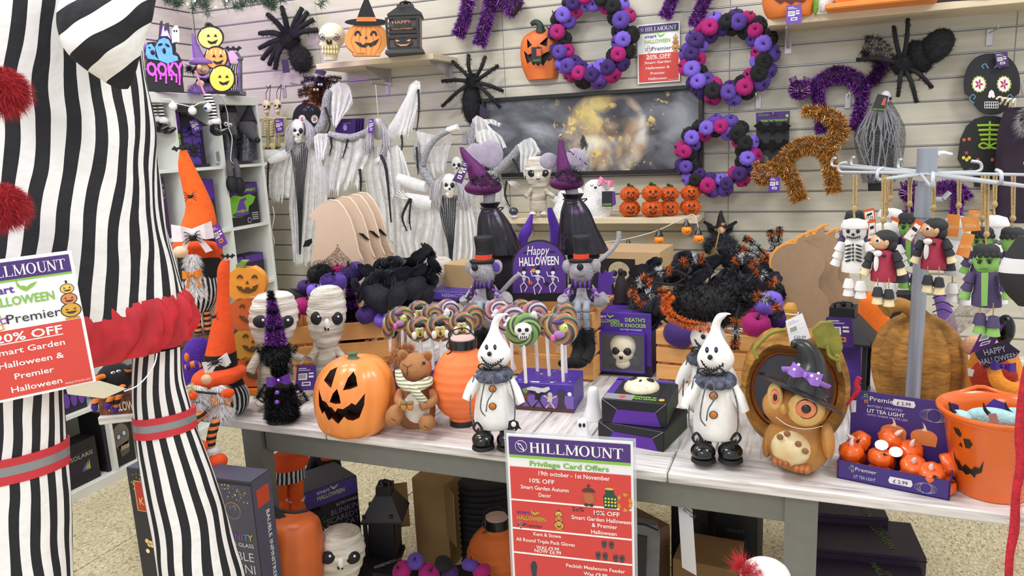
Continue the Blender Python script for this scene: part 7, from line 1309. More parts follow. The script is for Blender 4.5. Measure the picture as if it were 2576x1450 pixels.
for i,(cx,b_,k)in enumerate(((1584,545,1.0),(1640,546,1.06),(1684,543,.98),(1737,540,.98))):tpump(['stacked orange tinsel pumpkins nearest the ghost plush','stacked tinsel pumpkins second from the left','stacked tinsel pumpkins second from the shelf end','stacked tinsel pumpkins at the shelf end'][i],cx,b_,k)
f=Fr('mini_skull','tiny silver skull trinket at the left end of the low shelf','ornament',1294,549,Z=zl);f.ell('dome',C('5a5c62',.25,metal=.7),1292,532,12,10,11);f.ell('base',C('c8c8d0',.4),1294,545,10,5,9)
# pumpkin string lights below the low shelf
f=Fr('string_lights','cord of five little pumpkin lights draped from the low shelf','lights',1640,600,Y=3.705);f.tube('cord',P('d8d2c2'),[(1500,612,0),(1535,608,0),(1576,602,0),(1649,582,0),(1713,553,0),(1745,540,0),(1757,575,0)],1.3)
for x,y in((1506,642),(1581,630),(1658,604),(1727,579),(1757,600)):
 f.ell('pumpkin_bulb',C('f08a1e',.3,v=.05,coat=.3,emit=.15),x,y,13,12.5,12.5,lobes=8,amp=.08,seg=24);f.loft('bulb_hat',plastic('17171a'),[(y-10,x-11,x+11),(y-13,x-9,x+9),(y-24,x-4,x+3),(y-28,x-2,x+1)],1,14,2)
 f.tube('painted_smile',PBLACK,[(x-2,y+3,.024),(x+3,y+6,.024),(x+8,y+2,.022)],.8,seg=4)
# hooks
for i,(px,py)in enumerate(((714,222),(774,214),(973,214),(1168,338),(1908,245),(2133,243),(2325,170),(2490,82))):
 f=Fr('wall_hook',['purple-lit metal peg hook beside the skeletons','peg hook above the black sugar skull','peg hook holding the long-haired ghoul','peg hook behind the left cape mouse','empty peg hook under the largest wreath','peg hook under the purple tinsel cat','peg hook behind the long-bodied spider','peg hook over the large sugar skull'][i],'hook',px,py,Y=WY-.004,group='metal peg hooks in the wall grooves');MB().box((0,0,-.02),(.026,.006,.07),bev=.001).build('plate',STEEL,f.t,smooth=False);MB().tube([(0,0,0),(0,-.15,0),(0,-.165,.014)],.0035,8,3).build('prong',STEEL,f.t)
# top right shelf goods
zt=1.985;p=Fr('plush_pumpkin_pail','orange pumpkin pail cut off by the frame on the top right shelf','pail',1988,44,Z=zt);p.loft('pail',C('e8813a',.5,v=.06),[(46,1935,2040),(30,1924,2050),(0,1917,2056),(-40,1920,2054),(-70,1930,2045)],.9,32,3);decal_=p.poly('mouth',P('5a1a14'),[(1944,-4),(1962,10),(1974,4),(1990,12),(2004,3),(2022,6),(2040,-12),(1950,-20)],52*p.m,.012);price_tag(p,[(1979,14),(2017,11),(2016,58),(1977,62)],62*p.m,'6a4aa8')
f=Fr('white_plush_foot','white fluffy toy beside the pumpkin pail on the top right shelf','soft toy',2078,32,Z=zt);f.ell('body',plush('e6e6e6'),2078,12,20,20,16);f.ell('green_trim',felt('7aa83a'),2052,10,8,26,10);f.furb('fluff',FURW,2078,12,20,20,500,5,1)
f=Fr('orange_tray','orange plastic goods lying flat on the top right shelf','tray',2215,18,Z=zt);MB().box((0,0,.012),(.42,.2,.024),bev=.006).build('tray',C('ee8a3a',.5,v=.04),f.t,smooth=False);MB().box((.0,.0,.06),(.36,.16,.07),bev=.02).build('contents',C('f0a468',.6,v=.06),f.t,smooth=False)
f=Fr('dark_goods','dark boxed goods at the right of the top shelf','box',2400,10,Z=zt);MB().box((0,0,.06),(.26,.18,.12),bev=.003).build('carton',C('2a2230',.6,v=.1),f.t,smooth=False)
# hanging ghouls in torn white gauze
GZ=netmat('ffffff',.9,22,lo=.3,hi=.65);GZ2=netmat('fcfcff',.72,22,lo=.3,hi=.65);GMESH=C('77787d',.9,v=.5,vs=140,bump=.8,bs=160,h2='b8b8bd');BTH=C('2a2a2e',.9,v=.2)
def sheet(f,rows,mat=None,n=44,m=18,d=0,amp=.013,ragged=12,name='gauze_panel',seed=0,waves=5):
 """torn cloth hung between pixel polylines (top row first), rippling in depth"""
 rr=random.Random(seed);R=[]
 for r in rows:
  P_=np.array([(p[0],p[1],p[2]if len(p)>2 else 0)for p in r],float);u=np.linspace(0,1,len(P_));q=np.linspace(0,1,n);R.append(np.stack([np.interp(q,u,P_[:,k])for k in range(3)],1))
 R=np.array(R);v=np.linspace(0,1,len(R));out=[];jag=[rr.uniform(-1,1)*ragged for _ in range(n)]
 for j in range(m):
  t=j/(m-1);A=np.stack([[np.interp(t,v,R[:,i,k])for k in range(3)]for i in range(n)]);row=[]
  for i in range(n):
   x,y,dd=A[i];y+=jag[i]*max(0,(t-.75)/.25);x+=2*math.sin(i*1.7+t*5+seed)
   row.append(f(x,y,d+dd+amp*(.3+t)*math.sin(waves*1.6*math.pi*i/n+seed+1.5*t+.6*math.sin(5*i/n*6))))
  out.append(row)
 return MB().grid(out).build(name,mat or GZ,f.t)
def threads(f,path,n=60,ln=18,seed=1,r=3):
 f.tube('torn_netting',BTH,path,[r,r*.8,r*.4],sm=4,seg=6);f.fur('net_threads',BTH,path,r,n,ln*.6,.9,spread=1.0,droop=.4)
def gskull(f,x,y,w_,h_,d):skull_front(f,x,y,w_,h_,d,mat=C('dfe0dc',.5,v=.12,vs=30))
def hair(f,x,y,rx,rz,n,d,seed=0):
 HA=tins(['77727a','9a959c','b8b3b8','d0ccd0'],.7,0);b=MB();rr=random.Random(seed)
 for k in range(n):
  a=rr.choice((-1,1))*rr.uniform(.42,1);x0=x+a*rx*.4;s_=1 if a>0 else-1;L_=rr.uniform(.7,1.1);b.tube([f(x0,y-rz*.95,d+.02),f(x+a*rx,y-rz*.4,d+.045*(1-abs(a)*.7)),f(x+a*rx*1.1+rr.uniform(-4,4),y+rz*.3,d+.03),f(x+a*rx*1.05+rr.uniform(-8,8),y+rz*L_,d+.02)],[.9*f.m,2.0*f.m,1.6*f.m,.5*f.m],5,3)
 return b.build('hair',HA,f.t)
def hand(f,x,y,ang,k,d):
 b=MB();a0=math.radians(ang)
 for i in range(5):
  a=a0+(i-2)*.2;L_=k*(.8 if i in(0,4)else 1);c1=(x+math.cos(a)*L_*.5,y-math.sin(a)*L_*.5);c2=(x+math.cos(a-.1)*L_,y-math.sin(a-.1)*L_);b.tube([f(x,y,d),f(*c1,d+.015),f(*c2,d)],[1.8*f.m,1.5*f.m,1.0*f.m],5,3)
 return b.build('bony_hand',C('d8d9d6',.6),f.t)
G='white gauze ghouls hanging on the wall'
f=Fr('gauze_ghoul','long-haired ghoul at left with bare rib mesh and one raised arm','decoration',752,660,Y=3.77,group=G)
f.loft('rib_mesh',GMESH,[(358,728,782),(380,732,779),(430,741,771),(500,748,763),(560,752,761),(640,753,758)],.6,20,3)
for k in range(9):f.tube('rib_line',BTH,[(730+k*5.8,360,.035),(740+k*3.4,440,.035),(750+k*1.3,540,.02),(753+k*.5,640,.012)],1.,sm=3,seg=4)
gskull(f,750,331,34,56,.05);hair(f,756,338,34,40,70,.03,1)
sheet(f,[[(722,375),(778,372)],[(700,392),(744,392)],[(676,440),(742,450)],[(680,505),(738,500)]],seed=1,d=.02,ragged=14);sheet(f,[[(770,372),(796,380)],[(764,430),(822,440)],[(756,540),(822,540)],[(745,665),(815,660)]],seed=2,d=.01,ragged=10)
sheet(f,[[(733,400),(752,420)],[(728,520),(756,520)],[(738,660),(760,660)]],seed=3,d=-.01,ragged=10,mat=GZ2)
sheet(f,[[(600,384),(660,382),(704,384)],[(598,392),(660,396),(704,402)],[(618,404),(640,408),(690,412)],[(622,432),(640,418),(664,418)]],seed=4,d=.05,ragged=4,amp=.012);f.tube('sleeve',GZ,[(712,392,.02),(660,390,.04),(604,388,.05)],[15,13,8],sm=3)
f.tube('sleeve',GMESH,[(724,372,.01),(708,384,.015),(700,396,.02)],[9,11,8]);f.tube('sleeve',GZ,[(722,386,.03),(700,396,.06),(676,406,.08)],[12,11,6],sm=3);hand(f,672,410,205,34,.09);threads(f,[(676,405,.08),(674,440,.07),(674,500,.06)],50)
f.tube('raised_arm',GMESH,[(780,345,.01),(806,322,.02),(818,290,.02),(822,250,.03),(830,228,.03)],[10,12,11,10,8],sm=4,seg=10);threads(f,[(818,270,.05),(830,310,.05),(822,338,.05)],40)
sheet(f,[[(830,222),(850,206),(872,212),(880,222)],[(834,240),(855,230),(880,235),(888,262)],[(834,270),(850,280),(866,275),(874,284)],[(838,310),(845,320),(850,310),(852,300)]],seed=5,d=.03,ragged=8)
f=Fr('gauze_ghoul','ghoul seen from behind with long grey hair and price tag','decoration',960,660,Y=3.69,group=G)
f.ell('skull_back',C('cfcfcb',.6),950,325,20,26,18);hair(f,950,340,27,44,80,.03,2);hair(f,950,350,27,48,40,.04,3)
f.tube('outstretched_arm',GMESH,[(925,332,.02),(895,345,.03),(868,348,.03),(828,338,.04)],[9,10,11,8],sm=4,seg=10);threads(f,[(875,350,.06),(870,372,.06),(862,398,.06)]);threads(f,[(832,345,.06),(834,370,.06),(828,392,.06)])
sheet(f,[[(790,345),(800,336),(828,336)],[(792,370),(806,365),(830,350)],[(798,395),(808,400),(815,392)]],seed=6,d=.05,ragged=10);sheet(f,[[(828,342),(870,350),(925,335)],[(822,380),(870,385),(930,380)],[(812,440),(860,440),(905,440)],[(820,500),(850,478),(900,470)]],seed=7,d=.03,ragged=20,amp=.03)
sheet(f,[[(930,372),(985,365)],[(915,430),(1010,440)],[(930,520),(1030,520)],[(935,660),(1040,660)]],seed=8,d=.02,ragged=20,amp=.03,waves=7);sheet(f,[[(960,380),(1000,365),(1010,380)],[(960,440),(1010,430),(1030,440)],[(980,500),(1010,480),(1036,470)]],seed=9,d=.06,ragged=14,amp=.03)
f.tube('sleeve',GZ,[(978,345,.02),(1000,320,.03),(1030,260,.04),(1048,215,.05)],[16,18,14,10],sm=4,seg=12);sheet(f,[[(1030,215),(1046,202),(1056,206),(1058,240)],[(1015,290),(1030,280),(1046,270),(1050,262)],[(1000,340),(1015,340),(1030,330),(1040,322)]],seed=10,d=.05,ragged=12);threads(f,[(1052,225,.07),(1054,275,.07),(1048,330,.07)],60);threads(f,[(1010,340,.06),(1012,365,.06),(1008,390,.06)],30)
threads(f,[(958,392,.09),(972,430,.1),(984,560,.08)],80,r=5);hand(f,955,395,240,26,.1);threads(f,[(905,425,.06),(908,460,.06),(906,490,.06)],40,r=4);price_tag(f,[(928,300),(941,298),(940,334),(926,336)],.09,'5a2f96');f.tube('hanging_string',P('e8e4d8'),[(945,214,.12),(951,290,.05)],1,sm=0)
f=Fr('gauze_ghoul','grinning ghoul in the middle with wide gauze skirts and bony hand','decoration',1130,700,Y=3.57,group=G)
f.loft('rib_mesh',GMESH,[(492,1100,1152),(520,1103,1150),(560,1115,1147),(620,1126,1145),(690,1132,1140)],.6,20,3)
for k in range(8):f.tube('rib_line',BTH,[(1102+k*6.4,498,.035),(1112+k*4.4,560,.035),(1128+k*1.8,620,.02),(1133+k*.6,690,.012)],1.,sm=3,seg=4)
gskull(f,1131,468,36,58,.055);hair(f,1131,482,46,46,80,.03,4)
f.tube('branch_arm',GMESH,[(1092,468,.0),(1066,430,.0),(1050,395,.0),(1048,355,.0)],[10,12,10,6],sm=4,seg=10);f.tube('branch_arm',GMESH,[(1064,415,.01),(1074,380,.02),(1100,345,.02),(1130,328,.02)],[8,8,8,7],sm=4,seg=10);f.tube('cuff',WHT,[(1126,328,.02),(1152,320,.02)],7.5,sm=0);threads(f,[(1048,370,.03),(1050,410,.03),(1052,440,.03)],40)
sheet(f,[[(1050,330),(1090,340),(1140,345)],[(1056,380),(1090,385),(1130,380)],[(1076,440),(1100,440),(1120,430)]],seed=11,d=-.02,mat=GZ2,ragged=10)
f.tube('sleeve',GZ,[(1088,512,.03),(1050,505,.05),(1020,492,.06)],[18,16,8],sm=3);f.tube('sleeve',GZ,[(1072,470,.0),(1040,462,.0),(1002,448,.0)],[14,15,12],sm=3);hand(f,1030,500,160,36,.08);threads(f,[(1032,500,.09),(1012,545,.09),(1024,582,.08)],50,r=4);threads(f,[(1034,500,.09),(1030,550,.09),(1034,580,.08)],40)
sheet(f,[[(1020,510),(1060,512),(1105,505)],[(1010,550),(1060,560),(1115,560)],[(1008,600),(1050,610),(1110,620)],[(1020,640),(1060,650),(1115,690)]],seed=12,d=.03,ragged=16,amp=.03,waves=6);sheet(f,[[(1148,505),(1170,505),(1185,520)],[(1146,560),(1175,570),(1200,570)],[(1142,620),(1180,630),(1206,625)],[(1138,700),(1170,690),(1204,680)]],seed=13,d=.03,ragged=14,amp=.03,waves=6)
sheet(f,[[(1105,520),(1150,520)],[(1085,620),(1165,620)],[(1085,720),(1180,720)]],seed=14,d=-.03,mat=GZ2,ragged=8)
f=Fr('gauze_ghoul','rear ghoul with both arms raised behind the left cape mouse','decoration',1200,600,Y=3.88,group=G)
gskull(f,1149,417,28,44,.03);f.tube('raised_arm',GMESH,[(1180,430,.0),(1192,390,.0),(1186,350,.01),(1194,310,.02)],[10,11,11,8],sm=4,seg=10);f.tube('raised_arm',GMESH,[(1250,430,.01),(1285,400,.02),(1306,370,.03)],[13,12,9],sm=3,seg=10);threads(f,[(1290,400,.05),(1302,420,.05),(1306,440,.05)],40)
sheet(f,[[(1189,300),(1200,290),(1218,300),(1228,320)],[(1188,330),(1205,325),(1230,330),(1262,345)],[(1192,350),(1215,355),(1245,355),(1276,372)]],seed=15,d=.03,ragged=8);sheet(f,[[(1198,335),(1216,325),(1240,330)],[(1205,370),(1230,365),(1262,368)]],seed=16,d=.06,ragged=10,m=10);sheet(f,[[(1212,300),(1240,300),(1262,312)],[(1225,310),(1245,312),(1258,318)]],seed=17,d=.02,m=8,ragged=4)
sheet(f,[[(1300,366),(1318,352),(1336,346),(1345,356)],[(1308,385),(1325,380),(1345,375),(1362,386)],[(1310,430),(1320,440),(1330,410),(1340,395)]],seed=18,d=.04,ragged=10);sheet(f,[[(1180,430),(1260,430)],[(1170,520),(1275,520)],[(1180,600),(1290,560)]],seed=19,d=-.01,mat=GZ2,ragged=16);hand(f,1278,458,-20,30,.05);threads(f,[(1275,455,.05),(1270,490,.05),(1282,520,.05)],50)
# two hanging skeletons
BONE=C('d6cb9a',.6,v=.12,vs=40)
def skeleton(label,x,y,Y,turn=0):
 f=Fr('hanging_skeleton',label,'decoration',x,y+170,Y=Y,group='small bone-coloured hanging skeletons',off=turn);skull_front(f,x,y,23,34,.01,mat=BONE);f.tube('spine',BONE,[(x+2,y+14,0),(x+2,y+50,.01),(x+3,y+96,0)],3.2,sm=4)
 for k in range(6):
  for s_ in(-1,1):f.tube('rib',BONE,[(x+2,y+32+k*6.5,-.01),(x+2+s_*(16-k*.6),y+34+k*6.5,.01),(x+2+s_*6,y+39+k*6.5,.045)],1.5,sm=4,seg=5)
 f.tube('collar_bone',BONE,[(x-18,y+30,.02),(x+2,y+27,.03),(x+22,y+30,.02)],1.9,sm=2)
 for s_ in(-1,1):
  f.ell('pelvis',BONE,x+3+s_*9,y+100,9,10,4,rot=s_*25);f.ell('pelvis_opening',C('5a5440',.8),x+3+s_*4,y+104,4,4.5,3,d=.012);f.tube('arm_bone',BONE,[(x+s_*21,y+32,0),(x+s_*22,y+62,0),(x+s_*19,y+82,.01)],[2.6,1.8,2.8],sm=3,seg=6);f.tube('arm_bone',BONE,[(x+s_*19,y+84,.01),(x+s_*18,y+110,.02),(x+s_*16,y+130,.02)],[2.4,1.7,2.4],sm=3,seg=6);hand(f,x+s_*16,y+132,270,16,.02)
  f.tube('leg_bone',BONE,[(x+3+s_*8,y+108,0),(x+3+s_*8,y+140,0),(x+3+s_*7,y+170,0)],[3,2,3],sm=3,seg=6)
 f.tube('hanging_cord',BTH,[(x,y-14,0),(x-2,y-36,.02),(x+10,y-56,.04)],.9,sm=2,seg=4);f.tube('hanging_cord',BTH,[(x+6,y-14,0),(x+8,y-36,.02),(x+10,y-56,.04)],.9,sm=2,seg=4);return f
a=skeleton('bone-coloured toy skeleton hanging closest to the shelf unit',671,270,3.86);b=skeleton('bone-coloured toy skeleton with purple tag, right of its twin',698,268,3.9);price_tag(b,[(690,300),(713,298),(714,332),(694,336)],.08,'5a2f96')
# small tinsel spiders, cards of lights
TBR=C('4a2a14',.3,metal=.6,v=.5,vs=200,h2='8a4f24');TDP=C('241430',.3,metal=.5,v=.4,vs=200,h2='4a2a58')
f=tinsel_spider('small dark purple tinsel spider hanging above its brown twin',[(806,210,10,13,.02)],[[(800,205),(780,200),(758,210)],[(802,200),(785,195),(765,196)],[(812,200),(835,194),(858,198)],[(812,206),(832,204),(850,208)]],None,Y=3.82,lw=4,base=(806,222),n=240,bodym=TDP,legm=TDP,bandn=(),white=(),cat='spider');f.poly('hang_tag',P('33264a'),[(796,172),(822,180),(816,192),(792,184)],.06,.001)
g=tinsel_spider('small brown tinsel spider hanging below the purple one',[(795,228,9,10,.02),(800,248,14,12,.02)],[[(790,232),(770,226),(752,232)],[(790,238),(772,236),(752,240)],[(790,245),(778,254),(762,260)],[(790,228),(776,220),(765,222)],[(805,240),(818,215),(822,195)],[(808,245),(822,230),(830,210)]],None,Y=3.8,lw=4.5,base=(798,258),n=260,bodym=TBR,legm=TBR,bandn=(),white=())
for ff,xs_,y_ in((f,(802,809),213),(g,(791,799),226)):
 for x in xs_:ff.ell('googly_eye',PWHITE,x,y_,3.2,3.2,2,d=.062);ff.ell('pupil',PBLACK,x,y_+.6,1.5,1.5,1.2,d=.07)
for k in range(4):
 dx=k*7;f=Fr('light_card',['front purple boxed lamp card hanging beside the ghoul tag','second purple boxed lamp card in the row','third purple boxed lamp card in the row','rearmost purple boxed lamp card in the row'][k],'packaged lamp',875+dx,342,Y=3.8+.03*k,group='purple boxed lamp cards');f.poly('card',P('3c1d6a'),[(846+dx,300),(896+dx,298),(894+dx,342),(846+dx,340)],0,.01)
 if k==0:f.poly('glow_picture',P('a89ae0'),[(868+u,321+v)for u,v in disc(0,0,5,8,14)],.011,.0005);f.text('LIGHT',872,312,3,P('c8b85a'),.0115,width=24);f.poly('print',P('c84a30'),[(858,336),(874,336),(874,342),(858,341)],.011,.0005)
# top of the cube shelf unit
ZU=HU
def glow(h,e):return C(h,.4,v=.15,vs=60,emit=e)
f=Fr('fir_garland','green fir garland with warm lights along the top of the corner','garland',520,20,Y=3.8);rr=random.Random(4);b=MB();ND=tins(['1f3526','2f4a38','48684a','6a8a62'],.7,0)
for k in range(34):
 x=rr.uniform(390,690);y=rr.uniform(-30,8)-(14 if 560<x<590 else 0);a=math.radians(rr.uniform(200,340));L_=rr.uniform(20,42);p0,p1=f(x,y,rr.uniform(-.05,.1)),f(x+math.cos(a)*L_,y-math.sin(a)*L_*.9,rr.uniform(0,.15));b.tinsel_path([p0,(p0+p1)/2,p1],.004,130,.045,.0035,.5)
b.build('needles',ND,f.t,smooth=False);f.tube('stem',C('4a3a28',.9),[(380,-10,0),(480,-6,0),(600,-10,0),(700,-20,0)],5)
for x,y in((472,10),(543,18),(570,2),(490,2),(520,-2)):f.ell('fairy_light',glow('ffd98a',6),x,y,2.6,d=.12)
f=Fr('fir_sprig','tip of fir garland poking in above the wooden pumpkin','garland',815,-10,Y=3.8);MB().tinsel_path([f(830,-20),f(815,0),f(803,14)],.004,160,.04,.0035,.4).build('needles',ND,f.t,smooth=False)
XT=XU-.12
s=Fr('spooky_light','lit plaque of two blue ghosts over dripping pink letters','light',418,232,Z=ZU,rz=math.radians(55))
def blob(pts):return pts
out=[(372,232),(366,200),(368,150),(362,128),(370,108),(388,106),(396,116),(392,104),(404,92),(420,92),(432,104),(436,128),(448,138),(454,150),(460,170),(458,200),(462,232)]
s.poly('board',PBLACK,out,0,.02)
s.poly('ghost',glow('5f9ae6',.6),[(396,140),(390,118),(400,100),(412,95),(424,100),(432,118),(434,138),(446,142),(448,152),(420,160),(400,152)],.021,.004);s.poly('ghost',glow('5f9ae6',.6),[(366,136),(368,114),(380,110),(390,122),(390,142),(400,152),(372,148)],.021,.004)
for x,y,rx,rz,ro in((403,112,6,3,-20),(421,114,6,3,40),(413,128,4,7,0),(384,132,5,6,0),(376,120,3,2,0)):s.ell('ghost_feature',PBLACK,x,y,rx,rz,2,d=.027,rot=ro)
s.text('OOKY',418,190,32,glow('d84fd0',.7),.024,bold=.04,width=86)
for x,y in((393,206),(404,200),(418,210),(432,202),(444,208),(452,214)):s.tube('drip',glow('d84fd0',.7),[(x,186,.024),(x,y-6,.024),(x,y,.024)],[2.6,1.8,3],sm=2)
c=Fr('castle_light','purple-lit castle ornament with a white ghost behind the ghost plaque','light',425,228,Z=ZU,rz=math.radians(50));c.poly('castle',C('3a3442',.7),[(395,228),(398,100),(402,56),(408,54),(410,78),(416,60),(424,60),(426,90),(432,100),(440,110),(450,228)],-.14,.03);c.poly('lit_windows',glow('8a4af0',14),[(404,96),(410,66),(414,80),(420,76),(430,100),(436,118),(410,112)],-.108,.003);c.poly('ghost',glow('f0f0ff',.6),[(432,110),(432,76),(438,66),(446,66),(450,80),(450,108),(444,104)],-.1,.02)
lp=bpy.data.lights.new('purple_led','POINT');lp.energy=9;lp.color=(.55,.2,1);lp.shadow_soft_size=.05;lo=bpy.data.objects.new('purple_led',lp);COL.objects.link(lo);lo.location=atD(462,120,zd(c.o)+.32)
for x in(438,444):c.ell('eye',PBLACK,x,78,2,3,2,d=-.078)
p=Fr('pumpkin_stack_light','glowing stack of three yellow and orange pumpkins with black outline','light',552,234,Z=ZU,rz=math.radians(48))
for i,(x,y,rx,rz,col,e)in enumerate(((529,95,30,26,'f7cf6a',1.0),(543,146,27,26,'f08a4a',1.0),(558,198,30,31,'f9b84a',1.1))):
 p.poly('outline',PBLACK,[(x+(rx+4)*u,y-(rz+4)*v)for u,v in disc(0,0,1,1,28)],.004*i,.02);p.poly('lit_face',glow(col,e),[(x+rx*u,y-rz*v)for u,v in disc(0,0,1,1,28)],.0205+.004*i,.003);d=.024+.004*i
 for s_ in(-1,1):p.poly('eye',PBLACK,[(x+4+s_*9-5,y-2),(x+4+s_*9+5,y-2),(x+4+s_*9,y-10)],d,.002)
 p.poly('mouth',PBLACK,[(x-8,y+6),(x+4,y+10),(x+20,y+4),(x+14,y+15),(x+2,y+17),(x-5,y+13)],d,.002)
 for q in range(-2,3):p.tube('lit_rib',glow('ffe9b0',e*1.6),[(x+q*10,y-rz*.8,d),(x+q*12,y-rz*.4,d)],.8,sm=0,seg=4)
p.tube('stem',PBLACK,[(534,74,.01),(532,64,.01),(522,60,.01),(518,66,.01)],4);p.poly('base',BLK,[(520,228),(600,232),(600,238),(520,236)],-.02,.05)
q=Fr('gargoyle_gate','grey gothic gate ornament with perched bat and pink tag','ornament',598,238,Z=ZU,rz=math.radians(48));ST_=C('5f5d64',.7,v=.3,vs=30,bump=.5)
for x in(575,604):q.tube('pillar',ST_,[(x,232,-.06),(x,150,-.06)],[6,5],sm=0,seg=10);q.ell('pillar_cap',ST_,x,148,8,6,8,d=-.06)
q.poly('plinth',ST_,[(566,230),(614,232),(616,242),(566,240)],-.09,.07);q.poly('arch',ST_,[(570,150),(580,134),(598,132),(610,150),(604,150),(594,140),(582,141),(576,150)],-.07,.02);bat(q,586,124,44,-.06,BLK,'bat',th=.02)
for k in range(4):q.tube('ironwork',BLK,[(580+k*5,228,-.06),(582+k*5,200,-.06),(577+k*6,180,-.06),(582+k*5,160,-.06)],1.3)
q.poly('hang_tag',P('e8b0cc'),[(572,134),(586,126),(600,146),(580,160)],-.03,.001)
for k in range(3):q.tube('carved_scroll',C('9a98a0',.6),[(572+k*13,238,-.015),(576+k*13,232,-.014),(582+k*13,236,-.014)],1.3)
HATP=C('7a5a9c',.8,v=.15,vs=30,sheen=.3);SKN=felt('e0b89c');SOCK=stripes('witch_sock','141416','e8e8ea',62,'Z',.5,.9);TUL=netmat('8a70b0',.7,160)
def witch(label,face,hat,arm,skirt,legs,D,broom=None,turn=0):
 f=Fr('witch_doll',label,'doll',skirt[0],skirt[1]+14,D=D,rz=math.radians(45+turn),group='witch dolls on the shelf edge');x,y=face
 f.ell('head',SKN,x,y,18,18,16);f.ell('nose',SKN,x+(9 if turn<0 else-8),y-2,6,7,7,d=.05);f.tube('smile',BLK,[(x-6,y+6,.055),(x+2,y+10,.056),(x+9,y+5,.05)],.8,sm=3,seg=4)
 f.loft('hat',HATP,hat,.9,20,3);yb,xl,xr=hat[-1];f.poly
 f.loft('hat_brim',HATP,[(yb-4,xl+4,xr-4),(yb+6,xl-10,xr+18),(yb+14,xl-8,xr+20)],.9,24,2);f.fur('hair',BLK,[(x-26,y-4,.0),(x-30,y+8,.0)],8,260,16,1.6,spread=.8)
 f.loft('dress',felt('17171b'),[(y+14,x-10,x+10),(y+32,x-18,x+16),(skirt[1]-4,x-20,x+20)],.8,18,2);f.tube('collar',LIL,[(x-14,y+18,.03),(x,y+24,.05),(x+14,y+18,.03)],4)
 f.tube('arm',felt('17171b'),[(x+8,y+22,.02),((x+arm[0])/2+4,(y+24+arm[1])/2,.05),(arm[0],arm[1],.07)],[7,7,6]);f.ell('hand',SKN,arm[0]+4,arm[1]+4,9,8,7,d=.075)
 f.loft('tulle_skirt',TUL,[(skirt[1]-14,skirt[0]-18,skirt[0]+18),(skirt[1],skirt[0]-30,skirt[0]+32),(skirt[1]+12,skirt[0]-36,skirt[0]+36)],.8,40,2,cap=False,fold=lambda a,t:1+.1*math.sin(13*a)*t);f.furb('tulle_fray',C('6a5a88',.8,v=.3),skirt[0],skirt[1]+2,32,12,700,9,1,ry=24,spread=1.2)
 for L_ in legs:
  f.tube('leg',SOCK,L_,7,sm=5,seg=12);ex,ey=L_[-1][:2];dd=L_[-1][2];cf=f.ell('fur_cuff',plush('ecebea'),ex+3,ey+8,12,9,11,d=dd);f.furb('cuff_fluff',FURW,ex+3,ey+8,11,8,260,5,1,d=dd,par=cf);f.tube('boot',BLKG,[(ex+4,ey+14,dd),(ex+5,ey+30,dd),(ex+18,ey+34,dd+.02),(ex+34,ey+26,dd+.03)],[9,10,8,3],sm=4,seg=10)
 if broom:f.tube('broomstick',C('d890b0',.6),broom,2.8,sm=0)
 return f
DW=zd(atZ(520,236,ZU))
witch('lilac-hatted witch doll half hidden behind the clown costume',(360,153),[(84,352,360),(110,344,366),(132,338,382)],(408,184),(392,214),([(384,232,.09),(386,262,.12),(390,292,.12)],[(396,232,.09),(402,262,.12),(408,296,.12)]),DW-.1)
witch('lilac-hatted witch doll holding a pink broomstick',(510,172),[(84,481,486),(115,482,500),(148,485,518)],(500,206),(508,222),([(522,238,.09),(534,262,.12),(540,298,.12)],[(518,238,.09),(528,264,.1),(534,300,.1)]),DW-.05,[(491,178,.1),(515,238,.1)])
f=Fr('eyeball_lights','white cord of three eyeball lights draped under the unit top','lights',480,275,D=DW-.18,rz=math.radians(45));f.tube('cord',P('e6e2da'),[(408,250,0),(428,250,0),(435,258,0),(460,264,0),(484,268,0),(505,258,0),(528,255,0)],1.2)
for k,(x,y)in enumerate(((435,268),(484,279),(523,272))):
 f.ell('eyeball',C('eceef0',.25,v=.02,coat=.4),x,y,10.5);f.loft('cap',PWHITE,[(y-9,x-4,x+4),(y-14,x-3,x+3)],1,10,0)
 if k==2:f.ell('iris',P('2f5a9a'),x-6,y+1,4,4.5,2,d=.022);f.ell('pupil',PBLACK,x-7,y+1,2,2.4,1.5,d=.026)
f=Fr('white_cable','thin white cable trailing down the front of the shelf unit','cable',600,400,X=XU+.02);f.tube('cable',P('d8d4cc'),[(545,238),(560,250),(572,285),(575,320),(584,350),(580,400),(588,412)],1.3);f=Fr('white_cable','thin white cable hanging beside the shelf unit end','cable',690,600,Y=YU+.02);f.tube('cable',P('d8d4cc'),[(686,520),(690,545),(684,580),(690,610),(682,640),(694,690)],1.1)
# goods in the cubes
def cbox(label,A,B,row,h,dep,col,name='boxed_goods',cat='box',group='boxed goods in the white cubes'):
 a,b=atX(*A,XU-.03),atX(*B,XU-.03);w=b.y-a.y;t=T(name,label,cat,(XU-.03,(a.y+b.y)/2,zsh(row)+.001),math.pi/2,group)
 MB().box((0,dep/2,h/2),(w,dep,h),bev=.0015).build('carton',C(col,.5,v=.05),t,smooth=False);return t,w
t,w=cbox('black box with a purple witch hat on green slime',(580,562),(655,549),3,.24,.12,'1a161f');h=.24
flat(t,[(-w/2,h*.98),(-w/2,h*.74),(-w*.3,h*.7),(0,h*.76),(w*.3,h*.72),(w/2,h*.78),(w/2,h*.98)],-.0006,P('4a2080'));flat(t,[(-w*.48,h*.22),(-w*.48,h*.66),(-w*.3,h*.74),(-w*.05,h*.68),(w*.2,h*.73),(w*.4,h*.64),(w*.3,h*.5),(w*.15,h*.44),(w*.1,h*.28),(-w*.1,h*.2)],-.001,P('7ac02e'))
